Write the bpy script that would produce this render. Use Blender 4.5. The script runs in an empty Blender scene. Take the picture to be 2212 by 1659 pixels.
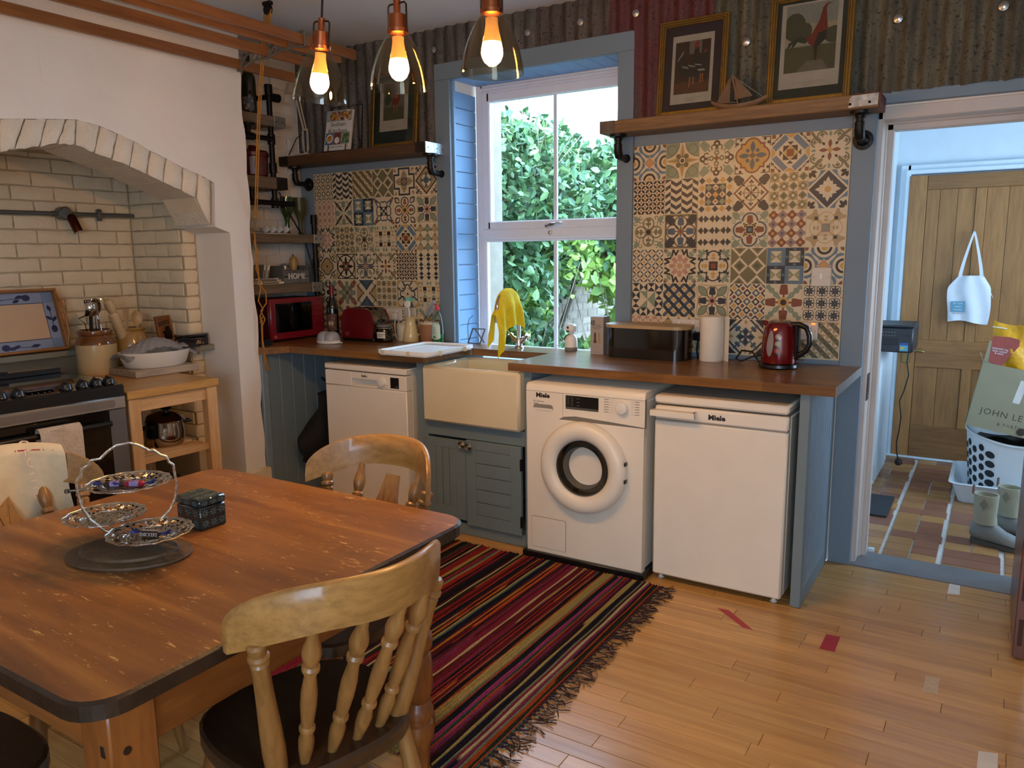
import bpy, bmesh, math, random
import numpy as np
from mathutils import Vector, Matrix, Euler
random.seed(7)
C = bpy.context.scene.collection
S = bpy.context.scene
PI = math.pi
# ---------------------------------------------------------------- camera
CX, CYW, PIT, ROL, FPX = (1.6216, -3.7816, 1.4638), .559, -.1658, -.0109, 1677.0
cy, sy = math.cos(CYW), math.sin(CYW)
fw = Vector((-sy*math.cos(PIT), cy*math.cos(PIT), math.sin(PIT)))
rt = Vector((cy, sy, 0)); upv = rt.cross(fw)
Rv = rt*math.cos(ROL)+upv*math.sin(ROL); Uv = -rt*math.sin(ROL)+upv*math.cos(ROL)
cam = bpy.data.cameras.new('camera'); cam.sensor_width = 36; cam.lens = FPX/2212*36
camo = bpy.data.objects.new('camera', cam); C.objects.link(camo)
camo.matrix_world = Matrix(((Rv.x, Uv.x, -fw.x, CX[0]), (Rv.y, Uv.y, -fw.y, CX[1]), (Rv.z, Uv.z, -fw.z, CX[2]), (0, 0, 0, 1)))
cam.clip_start = .05; S.camera = camo
# ---------------------------------------------------------------- world, lights, exposure
S.view_settings.view_transform = 'Standard'; S.view_settings.look = 'None'
S.view_settings.exposure = 0.95; S.view_settings.gamma = 1; S.view_settings.use_curve_mapping = False
W = bpy.data.worlds.new('sky'); S.world = W; W.use_nodes = True
wn = W.node_tree; bg = wn.nodes['Background']
SKY_STRENGTH = 6.5
tc = wn.nodes.new('ShaderNodeTexCoord'); sep = wn.nodes.new('ShaderNodeSeparateXYZ'); rmp = wn.nodes.new('ShaderNodeValToRGB')
wn.links.new(tc.outputs['Generated'], sep.inputs[0]); wn.links.new(sep.outputs['Z'], rmp.inputs[0])
rmp.color_ramp.elements[0].position = 0; rmp.color_ramp.elements[0].color = (.62, .78, 1, 1)
rmp.color_ramp.elements[1].position = 1; rmp.color_ramp.elements[1].color = (.50, .72, 1, 1)
wn.links.new(rmp.outputs[0], bg.inputs['Color']); bg.inputs['Strength'].default_value = SKY_STRENGTH
sunl = bpy.data.lights.new('sun', 'SUN'); sunl.energy = 3.0; sunl.angle = .3; sunl.color = (1, .95, .85)
suno = bpy.data.objects.new('sun', sunl); C.objects.link(suno)
suno.rotation_euler = Euler((math.radians(48), 0, math.radians(-25)))
def portal(name, loc, rot, sx, sz):
    l = bpy.data.lights.new(name, 'AREA'); l.shape = 'RECTANGLE'; l.size = sx; l.size_y = sz; l.cycles.is_portal = True
    o = bpy.data.objects.new(name, l); C.objects.link(o); o.location = loc; o.rotation_euler = rot
# (portals only steer sampling of the sky through the openings; they give no light)
portal('portal_window', (-.6, .5, 1.65), (-PI/2, 0, 0), 1.0, 1.75)
portal('portal_rear', (2.2, -5.55, 1.5), (PI/2, 0, 0), 1.6, 1.3)
portal('portal_utility', (2.75, 1.1, 1.5), (0, PI/2, 0), 1.2, 1.3)
BULB_E = 250.0
# ---------------------------------------------------------------- colour / material helpers
def H(s, a=1.0):
    s = s.lstrip('#'); r = []
    for i in (0, 2, 4):
        c = int(s[i:i+2], 16)/255
        r.append(c/12.92 if c <= .04045 else ((c+.055)/1.055)**2.4)
    return (r[0], r[1], r[2], a)
MATS = {}
def base(name):
    m = bpy.data.materials.new(name); m.use_nodes = True
    nt = m.node_tree; return m, nt, nt.nodes['Principled BSDF']
def nd(nt, t, **kw):
    n = nt.nodes.new(t)
    for k, v in kw.items(): setattr(n, k, v)
    return n
def coords(nt, scale=(1, 1, 1), src='Object', rnd=False):
    t = nd(nt, 'ShaderNodeTexCoord'); mp = nd(nt, 'ShaderNodeMapping'); mp.inputs['Scale'].default_value = scale
    nt.links.new(t.outputs[src], mp.inputs['Vector'])
    if rnd:
        oi = nd(nt, 'ShaderNodeObjectInfo'); mu = nd(nt, 'ShaderNodeMath', operation='MULTIPLY'); mu.inputs[1].default_value = 37
        nt.links.new(oi.outputs['Random'], mu.inputs[0]); nt.links.new(mu.outputs[0], mp.inputs['Location'])
    return mp.outputs[0]
def noise(nt, vec, scale, detail=4, rough=.55, dist=0):
    n = nd(nt, 'ShaderNodeTexNoise'); n.inputs['Scale'].default_value = scale; n.inputs['Detail'].default_value = detail
    n.inputs['Roughness'].default_value = rough; n.inputs['Distortion'].default_value = dist
    nt.links.new(vec, n.inputs['Vector']); return n.outputs['Fac']
def ramp(nt, fac, stops):
    r = nd(nt, 'ShaderNodeValToRGB'); cr = r.color_ramp
    while len(cr.elements) < len(stops): cr.elements.new(.5)
    for e, (p, c) in zip(cr.elements, stops): e.position = p; e.color = c
    nt.links.new(fac, r.inputs[0]); return r.outputs[0]
def mix(nt, fac, a, b, mode='MIX'):
    m = nd(nt, 'ShaderNodeMix', data_type='RGBA', blend_type=mode)
    for i, v in ((0, fac), (6, a), (7, b)):
        if hasattr(v, 'is_output'): nt.links.new(v, m.inputs[i])
        else: m.inputs[i].default_value = v
    return m.outputs[2]
def bump(nt, bs, h, strength, dist=.01):
    b = nd(nt, 'ShaderNodeBump'); b.inputs['Strength'].default_value = strength; b.inputs['Distance'].default_value = dist
    nt.links.new(h, b.inputs['Height']); nt.links.new(b.outputs[0], bs.inputs['Normal'])
def sh(c, k): return tuple(min(1, x*k) for x in c[:3])+(1,)
def P(name, col, rough=.5, metal=0, var=.08, vscale=9, bmp=0, bscale=60, coat=0, spec=None, rnd=0, sheen=0):
    """plain painted / plastic / metal surface with a little procedural mottling"""
    if name in MATS: return MATS[name]
    if isinstance(col, str): col = H(col)
    m, nt, bs = base(name); v = coords(nt)
    c = ramp(nt, noise(nt, v, vscale), [(.3, sh(col, 1-var)), (.7, sh(col, 1+var))])
    if rnd:
        oi = nd(nt, 'ShaderNodeObjectInfo'); c = mix(nt, 1.0, c, ramp(nt, oi.outputs['Random'], [(0, sh((1, 1, 1), 1-rnd)), (1, (1, 1, 1, 1))]), 'MULTIPLY')
    nt.links.new(c, bs.inputs['Base Color'])
    bs.inputs['Roughness'].default_value = rough; bs.inputs['Metallic'].default_value = metal
    if coat: bs.inputs['Coat Weight'].default_value = coat; bs.inputs['Coat Roughness'].default_value = .08
    if spec is not None: bs.inputs['Specular IOR Level'].default_value = spec
    if sheen: bs.inputs['Sheen Weight'].default_value = sheen
    if bmp: bump(nt, bs, noise(nt, v, bscale, 6), bmp)
    MATS[name] = m; return m
def WOOD(name, c1, c2, axis='x', scale=14, stretch=12, rough=.45, rnd=True, bmp=.15, coat=0, knots=0, c3=None, rndv=.25):
    """grain stretched along one axis"""
    if name in MATS: return MATS[name]
    c1, c2 = H(c1), H(c2)
    m, nt, bs = base(name)
    sc = [1, 1, 1]; sc['xyz'.index(axis)] = 1/stretch
    v = coords(nt, sc, rnd=rnd)
    n1 = noise(nt, v, scale, 5, .6, .6); n2 = noise(nt, v, scale*6, 3, .6)
    c = ramp(nt, n1, [(.32, c1), (.68, c2)])
    c = mix(nt, .35, c, ramp(nt, n2, [(.35, sh(c1, .75)), (.6, c2)]))
    if knots:
        v2 = coords(nt, [.5 if a == axis else 1 for a in 'xyz'], rnd=rnd)
        vo = nd(nt, 'ShaderNodeTexVoronoi'); vo.inputs['Scale'].default_value = knots; nt.links.new(v2, vo.inputs['Vector'])
        c = mix(nt, ramp(nt, vo.outputs['Distance'], [(.05, (1, 1, 1, 1)), (.13, (0, 0, 0, 1))]), c, sh(c1, .35))
    if rnd:
        oi = nd(nt, 'ShaderNodeObjectInfo')
        c = mix(nt, 1.0, c, ramp(nt, oi.outputs['Random'], [(0, (1-rndv, 1-rndv, 1-rndv*1.1, 1)), (1, (1, 1, 1, 1))]), 'MULTIPLY')
    nt.links.new(c, bs.inputs['Base Color']); bs.inputs['Roughness'].default_value = rough
    if coat: bs.inputs['Coat Weight'].default_value = coat; bs.inputs['Coat Roughness'].default_value = .15
    if bmp: bump(nt, bs, n2, bmp, .004)
    MATS[name] = m; return m
def GLASS(name, tint, rough=.02, density=.0, alpha=.12):
    """thin clear glass: tinted transparency under a fresnel reflection"""
    if name in MATS: return MATS[name]
    m, nt, bs = base(name); nt.nodes.remove(bs); out = nt.nodes['Material Output']
    tr = nd(nt, 'ShaderNodeBsdfTransparent'); gl = nd(nt, 'ShaderNodeBsdfGlossy'); gl.inputs['Roughness'].default_value = rough
    v = coords(nt); t = H(tint)
    nt.links.new(ramp(nt, noise(nt, v, 20), [(.3, sh(t, .96)), (.7, t)]), tr.inputs['Color'])
    lw = nd(nt, 'ShaderNodeLayerWeight'); lw.inputs['Blend'].default_value = .35
    f = ramp(nt, lw.outputs['Facing'], [(0, (alpha*.35,)*3+(1,)), (.7, (alpha,)*3+(1,)), (1, (min(1, alpha*4),)*3+(1,))])
    mx = nd(nt, 'ShaderNodeMixShader'); nt.links.new(f, mx.inputs[0]); nt.links.new(tr.outputs[0], mx.inputs[1]); nt.links.new(gl.outputs[0], mx.inputs[2])
    nt.links.new(mx.outputs[0], out.inputs[0]); MATS[name] = m; return m
def EMIT(name, col, e):
    if name in MATS: return MATS[name]
    m, nt, bs = base(name); bs.inputs['Base Color'].default_value = H(col); bs.inputs['Emission Color'].default_value = H(col)
    bs.inputs['Emission Strength'].default_value = e; MATS[name] = m; return m
# ---------------------------------------------------------------- mesh accumulator
I4 = Matrix.Identity(4)
def TR(loc=(0, 0, 0), rz=0, rx=0, ry=0, s=1):
    return Matrix.Translation(loc) @ Euler((rx, ry, rz)).to_matrix().to_4x4() @ Matrix.Scale(s, 4)
class M:
    def __init__(s): s.v = []; s.f = []; s.mi = []; s.T = I4
    def add(s, vs, fs, mi=0):
        b = len(s.v); T = s.T
        if T is I4: s.v += [tuple(p) for p in vs]
        else: s.v += [tuple(T @ Vector(p)) for p in vs]
        s.f += [tuple(i+b for i in f) for f in fs]; s.mi += [mi]*len(fs); return s
    def box(s, a, b, mi=0, bv=0):
        x0, y0, z0 = [min(p, q) for p, q in zip(a, b)]; x1, y1, z1 = [max(p, q) for p, q in zip(a, b)]
        if bv <= 0:
            v = [(x0, y0, z0), (x1, y0, z0), (x1, y1, z0), (x0, y1, z0), (x0, y0, z1), (x1, y0, z1), (x1, y1, z1), (x0, y1, z1)]
            return s.add(v, [(0, 3, 2, 1), (4, 5, 6, 7), (0, 1, 5, 4), (1, 2, 6, 5), (2, 3, 7, 6), (3, 0, 4, 7)], mi)
        bv = min(bv, (x1-x0)/2.01, (y1-y0)/2.01, (z1-z0)/2.01)
        v = []; idx = {}
        for i in (0, 1):
            for j in (0, 1):
                for k in (0, 1):
                    p = [(x0, x1)[i], (y0, y1)[j], (z0, z1)[k]]; sg = [1 if q == 0 else -1 for q in (i, j, k)]
                    for ax in range(3):
                        q = [p[t]+(0 if t == ax else sg[t]*bv) for t in range(3)]
                        idx[i, j, k, ax] = len(v); v.append(tuple(q))
        f = []
        for ax in range(3):
            a1, a2 = [t for t in range(3) if t != ax]
            for e in (0, 1):
                q = []
                for c1, c2 in ((0, 0), (1, 0), (1, 1), (0, 1)):
                    k = [0, 0, 0]; k[ax] = e; k[a1] = c1; k[a2] = c2; q.append(idx[k[0], k[1], k[2], ax])
                flip = (e == 0) ^ (ax == 1)
                f.append(tuple(reversed(q)) if flip else tuple(q))
        for ax in range(3):
            a1, a2 = [t for t in range(3) if t != ax]
            for c1 in (0, 1):
                for c2 in (0, 1):
                    q = []
                    for e, aa in ((0, a1), (1, a1), (1, a2), (0, a2)):
                        k = [0, 0, 0]; k[ax] = e; k[a1] = c1; k[a2] = c2; q.append(idx[k[0], k[1], k[2], aa])
                    f.append(tuple(q))
        for i in (0, 1):
            for j in (0, 1):
                for k in (0, 1): f.append((idx[i, j, k, 0], idx[i, j, k, 1], idx[i, j, k, 2]))
        return s.add(v, f, mi)
    def lathe(s, prof, o=(0, 0, 0), n=24, mi=0, T=None, sx=1, sy=1):
        """prof: (r, z) pairs from bottom to top"""
        v = []; f = []; rings = []
        for r, z in prof:
            if abs(r) < 1e-6: rings.append([len(v)]); v.append((o[0], o[1], o[2]+z))
            else:
                rings.append(list(range(len(v), len(v)+n)))
                for i in range(n):
                    a = 2*PI*i/n; v.append((o[0]+r*sx*math.cos(a), o[1]+r*sy*math.sin(a), o[2]+z))
        for A, B in zip(rings, rings[1:]):
            if len(A) == 1 and len(B) == 1: continue
            for i in range(n):
                j = (i+1) % n
                if len(A) == 1: f.append((A[0], B[j], B[i]))
                elif len(B) == 1: f.append((A[i], A[j], B[0]))
                else: f.append((A[i], A[j], B[j], B[i]))
        if T is not None:
            v = [tuple(T @ Vector(p)) for p in v]
        return s.add(v, f, mi)
    def rod(s, a, b, r, n=12, mi=0, r2=None, cap=True):
        return s.tube([a, b], r if r2 is None else [r, r2], n, mi, cap)
    def turned(s, a, b, prof, n=14, mi=0):
        """lathe profile (r, t in 0..1) along the line a-b"""
        a, b = Vector(a), Vector(b); d = b-a; L = d.length
        T = Matrix.Translation(a) @ d.to_track_quat('Z', 'Y').to_matrix().to_4x4()
        return s.lathe([(r, t*L) for r, t in prof], n=n, mi=mi, T=T)
    def tube(s, pts, r, n=8, mi=0, cap=True, closed=False):
        pts = [Vector(p) for p in pts]; k = len(pts); v = []; f = []; up = None
        for i, p in enumerate(pts):
            if closed: d = pts[(i+1) % k]-pts[i-1]
            else: d = pts[min(i+1, k-1)]-pts[max(i-1, 0)]
            if d.length < 1e-9: d = Vector((0, 0, 1))
            d.normalize()
            if up is None:
                up = Vector((0, 0, 1)) if abs(d.z) < .9 else Vector((1, 0, 0))
            x = up.cross(d)
            if x.length < 1e-6: x = Vector((1, 0, 0)).cross(d)
            x.normalize(); y = d.cross(x); up = y
            rr = r[i] if isinstance(r, (list, tuple)) else r
            for j in range(n):
                a = 2*PI*j/n; v.append(p+x*rr*math.cos(a)+y*rr*math.sin(a))
        for i in range(k if closed else k-1):
            A, B = i*n, ((i+1) % k)*n
            for j in range(n): f.append((A+j, A+(j+1) % n, B+(j+1) % n, B+j))
        if cap and not closed: f.append(tuple(range(n-1, -1, -1))); f.append(tuple(range((k-1)*n, k*n)))
        return s.add(v, f, mi)
    def grid(s, fn, nu, nv, mi=0, wrap=False):
        v = [fn(i/nu, j/nv) for i in range(nu+1) for j in range(nv+1)]
        f = [(i*(nv+1)+j, (i+1)*(nv+1)+j, (i+1)*(nv+1)+j+1, i*(nv+1)+j+1) for i in range(nu) for j in range(nv)]
        return s.add(v, f, mi)
    def slab(s, fn, nu, nv, mi=0, th=.004):
        """closed sheet of thickness th from a surface function"""
        g = [[Vector(fn(i/nu, j/nv)) for j in range(nv+1)] for i in range(nu+1)]; v = []; f = []
        def nrm(i, j):
            a = g[min(i+1, nu)][j]-g[max(i-1, 0)][j]; b = g[i][min(j+1, nv)]-g[i][max(j-1, 0)]
            n = a.cross(b); return n.normalized() if n.length > 1e-12 else Vector((0, 0, 1))
        W1 = nv+1; N = (nu+1)*W1
        for i in range(nu+1):
            for j in range(nv+1): v.append(g[i][j])
        for i in range(nu+1):
            for j in range(nv+1): v.append(g[i][j]-nrm(i, j)*th)
        for i in range(nu):
            for j in range(nv):
                a, b, c, d = i*W1+j, (i+1)*W1+j, (i+1)*W1+j+1, i*W1+j+1
                f += [(a, b, c, d), (N+d, N+c, N+b, N+a)]
        for i in range(nu):
            for j, fl in ((0, 0), (nv, 1)):
                a, b = i*W1+j, (i+1)*W1+j; q = (a, a+N, b+N, b); f.append(q if not fl else q[::-1])
        for j in range(nv):
            for i, fl in ((0, 1), (nu, 0)):
                a, b = i*W1+j, i*W1+j+1; q = (a, a+N, b+N, b); f.append(q if not fl else q[::-1])
        return s.add(v, f, mi)
    def prism(s, pts, h, T=I4, mi=0, z0=0, mtop=None):
        """2D outline (ccw) extruded from z0 to z0+h in frame T"""
        n = len(pts); v = [T @ Vector((x, y, z0)) for x, y in pts]+[T @ Vector((x, y, z0+h)) for x, y in pts]
        s.add(v, [tuple(range(n-1, -1, -1))]+[(i, (i+1) % n, n+(i+1) % n, n+i) for i in range(n)], mi)
        return s.add(v, [tuple(range(n, 2*n))], mi if mtop is None else mtop)
    def build(s, name, mats, parent=None, smooth=True, ang=38, **kw):
        if name in ('cross_pipe', 'pipe_fitting', 'foot', 'end_strap', 'nail_hole', 'bracket_screw', 'hinge', 'plate_screw', 'door_catch', 'sail', 'rocker') and len(s.f) < 3000:
            par = list(range(len(s.v)))
            def fd(a):
                while par[a] != a: par[a] = par[par[a]]; a = par[a]
                return a
            for f in s.f:
                for b in f[1:]: par[fd(b)] = fd(f[0])
            gr = {}
            for f, mi in zip(s.f, s.mi): gr.setdefault(fd(f[0]), []).append((f, mi))
            if len(gr) > 1:
                o = None
                for fs in gr.values():
                    ids = sorted({i for f, _ in fs for i in f}); mp = {i: k for k, i in enumerate(ids)}; q = M()
                    q.v = [s.v[i] for i in ids]; q.f = [tuple(mp[i] for i in f) for f, _ in fs]; q.mi = [mi for _, mi in fs]
                    o = q.build(name, mats, parent, smooth, ang, **kw)
                return o
        me = bpy.data.meshes.new(name); me.from_pydata(s.v, [], s.f)
        for m in (mats if isinstance(mats, (list, tuple)) else [mats]): me.materials.append(m)
        me.polygons.foreach_set('material_index', s.mi)
        if len(s.f) < 4000 and smooth:
            b = bmesh.new(); b.from_mesh(me); bmesh.ops.recalc_face_normals(b, faces=b.faces); b.to_mesh(me); b.free()
        if smooth:
            me.polygons.foreach_set('use_smooth', [True]*len(s.f)); me.set_sharp_from_angle(angle=math.radians(ang))
        me.update()
        return link(name, me, parent, **kw)
def link(name, data, parent=None, label=None, cat=None, group=None, kind=None, loc=None, rot=None):
    o = bpy.data.objects.new(name, data); C.objects.link(o)
    if parent is not None: o.parent = parent
    if loc is not None: o.location = loc
    if rot is not None: o.rotation_euler = rot
    if label: o['label'] = label
    if cat: o['category'] = cat
    if group: o['group'] = group
    if kind: o['kind'] = kind
    return o
def thing(name, label, cat, loc=(0, 0, 0), rz=0, group=None, rx=0, ry=0):
    return link(name, None, None, label, cat, group, None, loc, (rx, ry, rz))
def struct(name, loc=(0, 0, 0), label=None): return link(name, None, None, label, kind='structure', loc=loc)
def copytree(o, parent=None):
    c = o.copy(); C.objects.link(c)
    if parent is not None: c.parent = parent
    for ch in o.children: copytree(ch, c)
    return c
def relabel(o, label, group=None):
    o['label'] = label
    if group: o['group'] = group
def arc(cx, cy_, r, a0, a1, n=8): return [(cx+r*math.cos(math.radians(a0+(a1-a0)*i/n)), cy_+r*math.sin(math.radians(a0+(a1-a0)*i/n))) for i in range(n+1)]
def rrect(w, h, r, n=5, cx=0, cy_=0):
    p = []
    for sx, sy_, a in ((1, -1, -90), (1, 1, 0), (-1, 1, 90), (-1, -1, 180)): p += arc(cx+sx*(w/2-r), cy_+sy_*(h/2-r), r, a, a+90, n)
    return p
FX = Matrix(((0, 0, 1, 0), (1, 0, 0, 0), (0, 1, 0, 0), (0, 0, 0, 1)))      # 2D (y,z) outline, extrude +x : x2d->y, y2d->z
FY = Matrix(((1, 0, 0, 0), (0, 0, -1, 0), (0, 1, 0, 0), (0, 0, 0, 1)))     # 2D (x,z) outline, extrude -y (towards the room)
def text(s, size, mat, parent, T, name='lettering', depth=.0004, align='CENTER', sx=1, space=1, shear=0, bold=0):
    cu = bpy.data.curves.new('lettering', 'FONT'); cu.body = s; cu.size = size; cu.align_x = align; cu.align_y = 'CENTER'
    cu.extrude = depth; cu.resolution_u = 2; cu.space_character = space; cu.shear = shear; cu.offset = bold
    t = bpy.data.objects.new('lettering', cu); C.objects.link(t); bpy.context.view_layer.update()
    me = bpy.data.meshes.new_from_object(t.evaluated_get(bpy.context.evaluated_depsgraph_get()))
    bpy.data.objects.remove(t); bpy.data.curves.remove(cu)
    me.transform(T @ Matrix.Diagonal((sx, 1, 1, 1))); me.materials.clear(); me.materials.append(mat); me.name = name
    return link(name, me, parent)
# ================================================================ STRUCTURE
white_plaster = P('white_plaster', '#e9e2d6', .62, var=.04, vscale=3, bmp=.12, bscale=25)
cream_gloss = P('cream_gloss_paint', '#e2d3b4', .28, var=.05, vscale=6, bmp=.5, bscale=45)
brick_white = P('white_brick_paint', '#d9d3c8', .5, var=.07, vscale=6, bmp=.4, bscale=40)
ceil_m = P('ceiling_paint', '#cfd2d4', .8, var=.03, vscale=2, bmp=.05, bscale=20)
blue_paint = P('grey_blue_paint', '#71828f', .5, var=.03, vscale=5)
blue_bright = P('window_blue_paint', '#7aa6cf', .5, var=.03, vscale=5)
sage_paint = P('cabinet_grey_paint', '#6f7f84', .5, var=.03, vscale=5)
upvc = P('white_upvc', '#dfe4ea', .3, var=.02)
door_white = P('off_white_gloss', '#c9beb4', .35, var=.04)
util_white = P('utility_white', '#cfe0ea', .6, var=.03)
dark_gap = P('dark_shadow_gap', '#16130f', .9)
floor_m = WOOD('maple_floor', '#b98444', '#d9a862', 'x', 7, 16, .33, True, .08, .25, rndv=.22)
base_floor = P('floor_base', '#3a2815', .8)
steel = P('brushed_steel', '#b9b6b0', .3, 1, var=.06)
chrome = P('chrome', '#d8d8d8', .12, 1, var=.02)
black_metal = P('black_iron_pipe', '#24211f', .42, .75, var=.2, vscale=30, bmp=.2)
black_pl = P('black_plastic', '#0d0d0e', .28, var=.1)
black_soft = P('black_cloth', '#0b0a0a', .8, var=.2, bmp=.4)
white_pl = P('white_plastic', '#e4e0d6', .35, var=.02)
white_en = P('white_enamel', '#e6ddcc', .32, var=.02)
# ---- floor
fl = struct('floor')
M().box((-2.9, -5.6, -.12), (3.4, .0, -.014)).build('subfloor', base_floor, fl)
W_ = .0665
rest = M(); cnt = 0; cand = []
rr = random.Random(3)
for r in range(84):
    y1 = -r*W_; y0 = y1-W_
    x = -2.0-rr.random()*.8
    while x < 3.3:
        L = rr.choice((.32, .45, .6, .75, .9, 1.1)); x1 = min(x+L, 3.35)
        vis = (y0 > -2.6 and x1 > -.75 and x < 2.0) or (y0 > -3.5 and x1 > -.1 and x < 1.2)
        hid = (y0 > -.6 and x1 < 1.05) or x < -2.0
        cand.append((vis and not hid, x, x1, y0, y1, rr.random())); x = x1
cand.sort(key=lambda c: (not c[0], (c[1]-1.6)**2+(c[3]+3.8)**2))
for k, (vis, x, x1, y0, y1, q) in enumerate(cand):
    z = -.0012*q
    if k < 298 and vis:
        M().box((x+.0006, y0+.0006, -.012), (x1-.0006, y1-.0006, z), 0, .0011).build('plank', floor_m, fl, smooth=False)
    else: rest.box((x+.0006, y0+.0006, -.012), (x1-.0006, y1-.0006, z))
rest.build('plank', floor_m, fl, smooth=False, kind='stuff')
# ---- ceiling, unseen walls behind the camera (the rear one with an opening added to let daylight in)
M().box((-2.9, -5.6, 2.74), (3.4, .02, 2.9)).build('ceiling', ceil_m, kind='structure')
m = M()
for a, b in (((3.2, -5.6, 0), (3.35, 0, 2.74)),): m.box(a, b)
m.build('wall_right', white_plaster, kind='structure')
m = M()
for a, b in (((-2.9, -5.7, 0), (1.4, -5.55, 2.74)), ((3.0, -5.7, 0), (3.35, -5.55, 2.74)), ((1.4, -5.7, 0), (3.0, -5.55, .85)), ((1.4, -5.7, 2.15), (3.0, -5.55, 2.74))): m.box(a, b)
m.build('wall_rear', white_plaster, kind='structure')
# ---- back wall
wb = struct('wall_back')
m = M()
for a, b in (((-2.6, .012, 0), (-1.15, .3, 2.75)), ((-1.15, .012, 0), (-.08, .3, .86)), ((-1.15, .012, 2.46), (-.08, .3, 2.75)),
             ((-.08, .012, 0), (1.1, .3, 2.75)), ((1.1, .03, 2.07), (1.95, .21, 2.75)), ((1.95, .012, 0), (3.35, .21, 2.75))): m.box(a, b)
m.build('wall_face', white_plaster, wb)
# blue boards on the wall: trims
tn = 0
def trim(boxes, mat=blue_paint, bv=.002, name=None):
    global tn; tn += 1
    m = M()
    for a, b in boxes: m.box(a, b, 0, bv)
    return m.build(name or 'trim_%d' % tn, mat, kind='structure')
trim([((-2.388, -.003, .944), (-2.272, .011, 2.09)), ((-2.272, -.003, 1.993), (-1.236, .011, 2.09)), ((-2.272, -.003, .944), (-1.246, .011, .958))])
trim([((-1.244, -.016, .944), (-1.14, .011, 2.453)), ((-1.244, -.016, 2.453), (.004, .011, 2.545)), ((-.088, -.016, .944), (.0, .011, 2.453))])
trim([((.0, -.003, 1.991), (1.025, .011, 2.075)), ((.0, -.003, .944), (1.025, .011, .966))])
trim([((1.025, -.003, 0), (1.122, .04, 2.075)), ((1.025, -.003, 2.078), (2.1, .035, 2.125))])
# ---- window reveal boarding
rv = struct('trim_20')
M().box((-1.17, .0, .86), (-1.153, .25, 2.47)).box((-1.153, .0, 2.47), (-.07, .25, 2.49)).box((-.085, .011, .86), (-.065, .25, 2.47)).build('reveal_backing', blue_paint, rv)
for k in range(17):
    z0 = .86+k*.0905
    if z0 > 2.44: break
    M().box((-1.153, .012, z0+.0015), (-1.138, .25, min(2.453, z0+.089)), 0, .003).build('board', blue_bright, rv, smooth=False)
for k in range(11):
    x0 = -1.138+k*.0965
    M().box((x0+.0015, .012, 2.453), (min(-.085, x0+.095), .25, 2.468), 0, .003).build('board', blue_bright, rv, smooth=False)
M().box((-1.15, .011, .86), (-1.128, .03, 2.453), 0, .002).build('corner_bead', blue_bright, rv)
M().box((-1.15, .0, .82), (-.07, .3, .862)).build('sill', upvc, rv)
# ---- window
win = struct('window_1')
def frame(x0, z0, x1, z1, w, y0, y1, name, mat, par, wb_=None, bv=.006):
    wb_ = wb_ or w; m = M()
    m.box((x0, y0, z0), (x0+w, y1, z1), 0, bv).box((x1-w, y0, z0), (x1, y1, z1), 0, bv)
    m.box((x0+w*.6, y0, z1-w), (x1-w*.6, y1, z1), 0, bv).box((x0+w*.6, y0, z0), (x1-w*.6, y1, z0+wb_), 0, bv)
    return m.build(name, mat, par, smooth=False)
frame(-1.135, .862, -.085, 2.455, .052, .245, .30, 'frame', upvc, win, .03)
frame(-1.088, 1.612, -.128, 2.408, .055, .238, .285, 'sash', upvc, win, .048)
frame(-1.105, 2.405, -.11, 2.44, .016, .238, .25, 'head_bead', upvc, win)
M().box((-1.1, .24, 1.552), (-.11, .29, 1.615), 0, .006).build('transom', upvc, win, smooth=False)
frame(-1.088, .89, -.128, 1.556, .018, .246, .285, 'lower_bead', upvc, win)
for z0, z1 in ((1.655, 2.356), (.9, 1.545)):
    M().box((-.608, .256, z0), (-.586, .276, z1), 0, .003).build('glazing_bar', upvc, win)
glass_m = GLASS('window_glass', '#f4fbff', alpha=.06)
M().box((-1.04, .266, 1.655), (-.18, .270, 2.356)).build('pane', glass_m, win, smooth=False)
M().box((-1.075, .266, .9), (-.14, .270, 1.545)).build('pane', glass_m, win, smooth=False)
mh = M(); mh.lathe([(0, 0), (.014, 0), (.012, .018), (0, .02)], T=TR((-.635, .238, 1.625), rx=PI/2)); mh.tube([(-.635, .222, 1.625), (-.6, .214, 1.632), (-.53, .214, 1.636)], [.008, .009, .007]); mh.build('handle', chrome, win)
M().lathe([(0, 0), (.012, 0), (.012, .006), (0, .007)], T=TR((-.62, .24, 1.585), rx=PI/2)).box((-.624, .225, 1.578), (-.616, .236, 1.592)).build('lock', steel, win)
# ---- left wall: chimney breast with arched fireplace
XC = -2.0
def jit(a, s): return a+rr.uniform(-s, s)
px = [((-2.028, 2.052), (-2.044, 1.908)), ((-1.925, 2.066), (-1.985, 1.925)), ((-1.836, 2.077), (-1.88, 1.945)), ((-1.748, 2.088), (-1.80, 1.968)),
      ((-1.705, 2.092), (-1.718, 1.972)), ((-1.593, 2.078), (-1.632, 1.945)), ((-1.51, 2.054), (-1.552, 1.923)), ((-1.427, 2.028), (-1.464, 1.899)), ((-1.346, 1.992), (-1.378, 1.868)),
      ((-1.26, 1.962), (-1.294, 1.838)), ((-1.167, 1.925), (-1.192, 1.803)), ((-1.078, 1.9), (-1.108, 1.769)), ((-1.006, 1.872), (-1.03, 1.632))]
AM = -1.715   # crown; the left half of the arch repeats the right
left = [((2*AM-o[0], o[1]), (2*AM-i[0], i[1])) for o, i in reversed(px[5:])]
joints = px[::-1]
joints = px[4:][::-1]+px[:4][::-1]           # right foot up to the crown and on to the left
joints = joints[:len(px)]
joints += [((-2.12, 2.03), (-2.13, 1.885)), ((-2.21, 1.995), (-2.215, 1.85)), ((-2.3, 1.95), (-2.3, 1.81)), ((-2.39, 1.905), (-2.385, 1.77)), ((-2.47, 1.87), (-2.46, 1.64))]
outline = [(-.765, 0)]
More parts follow.
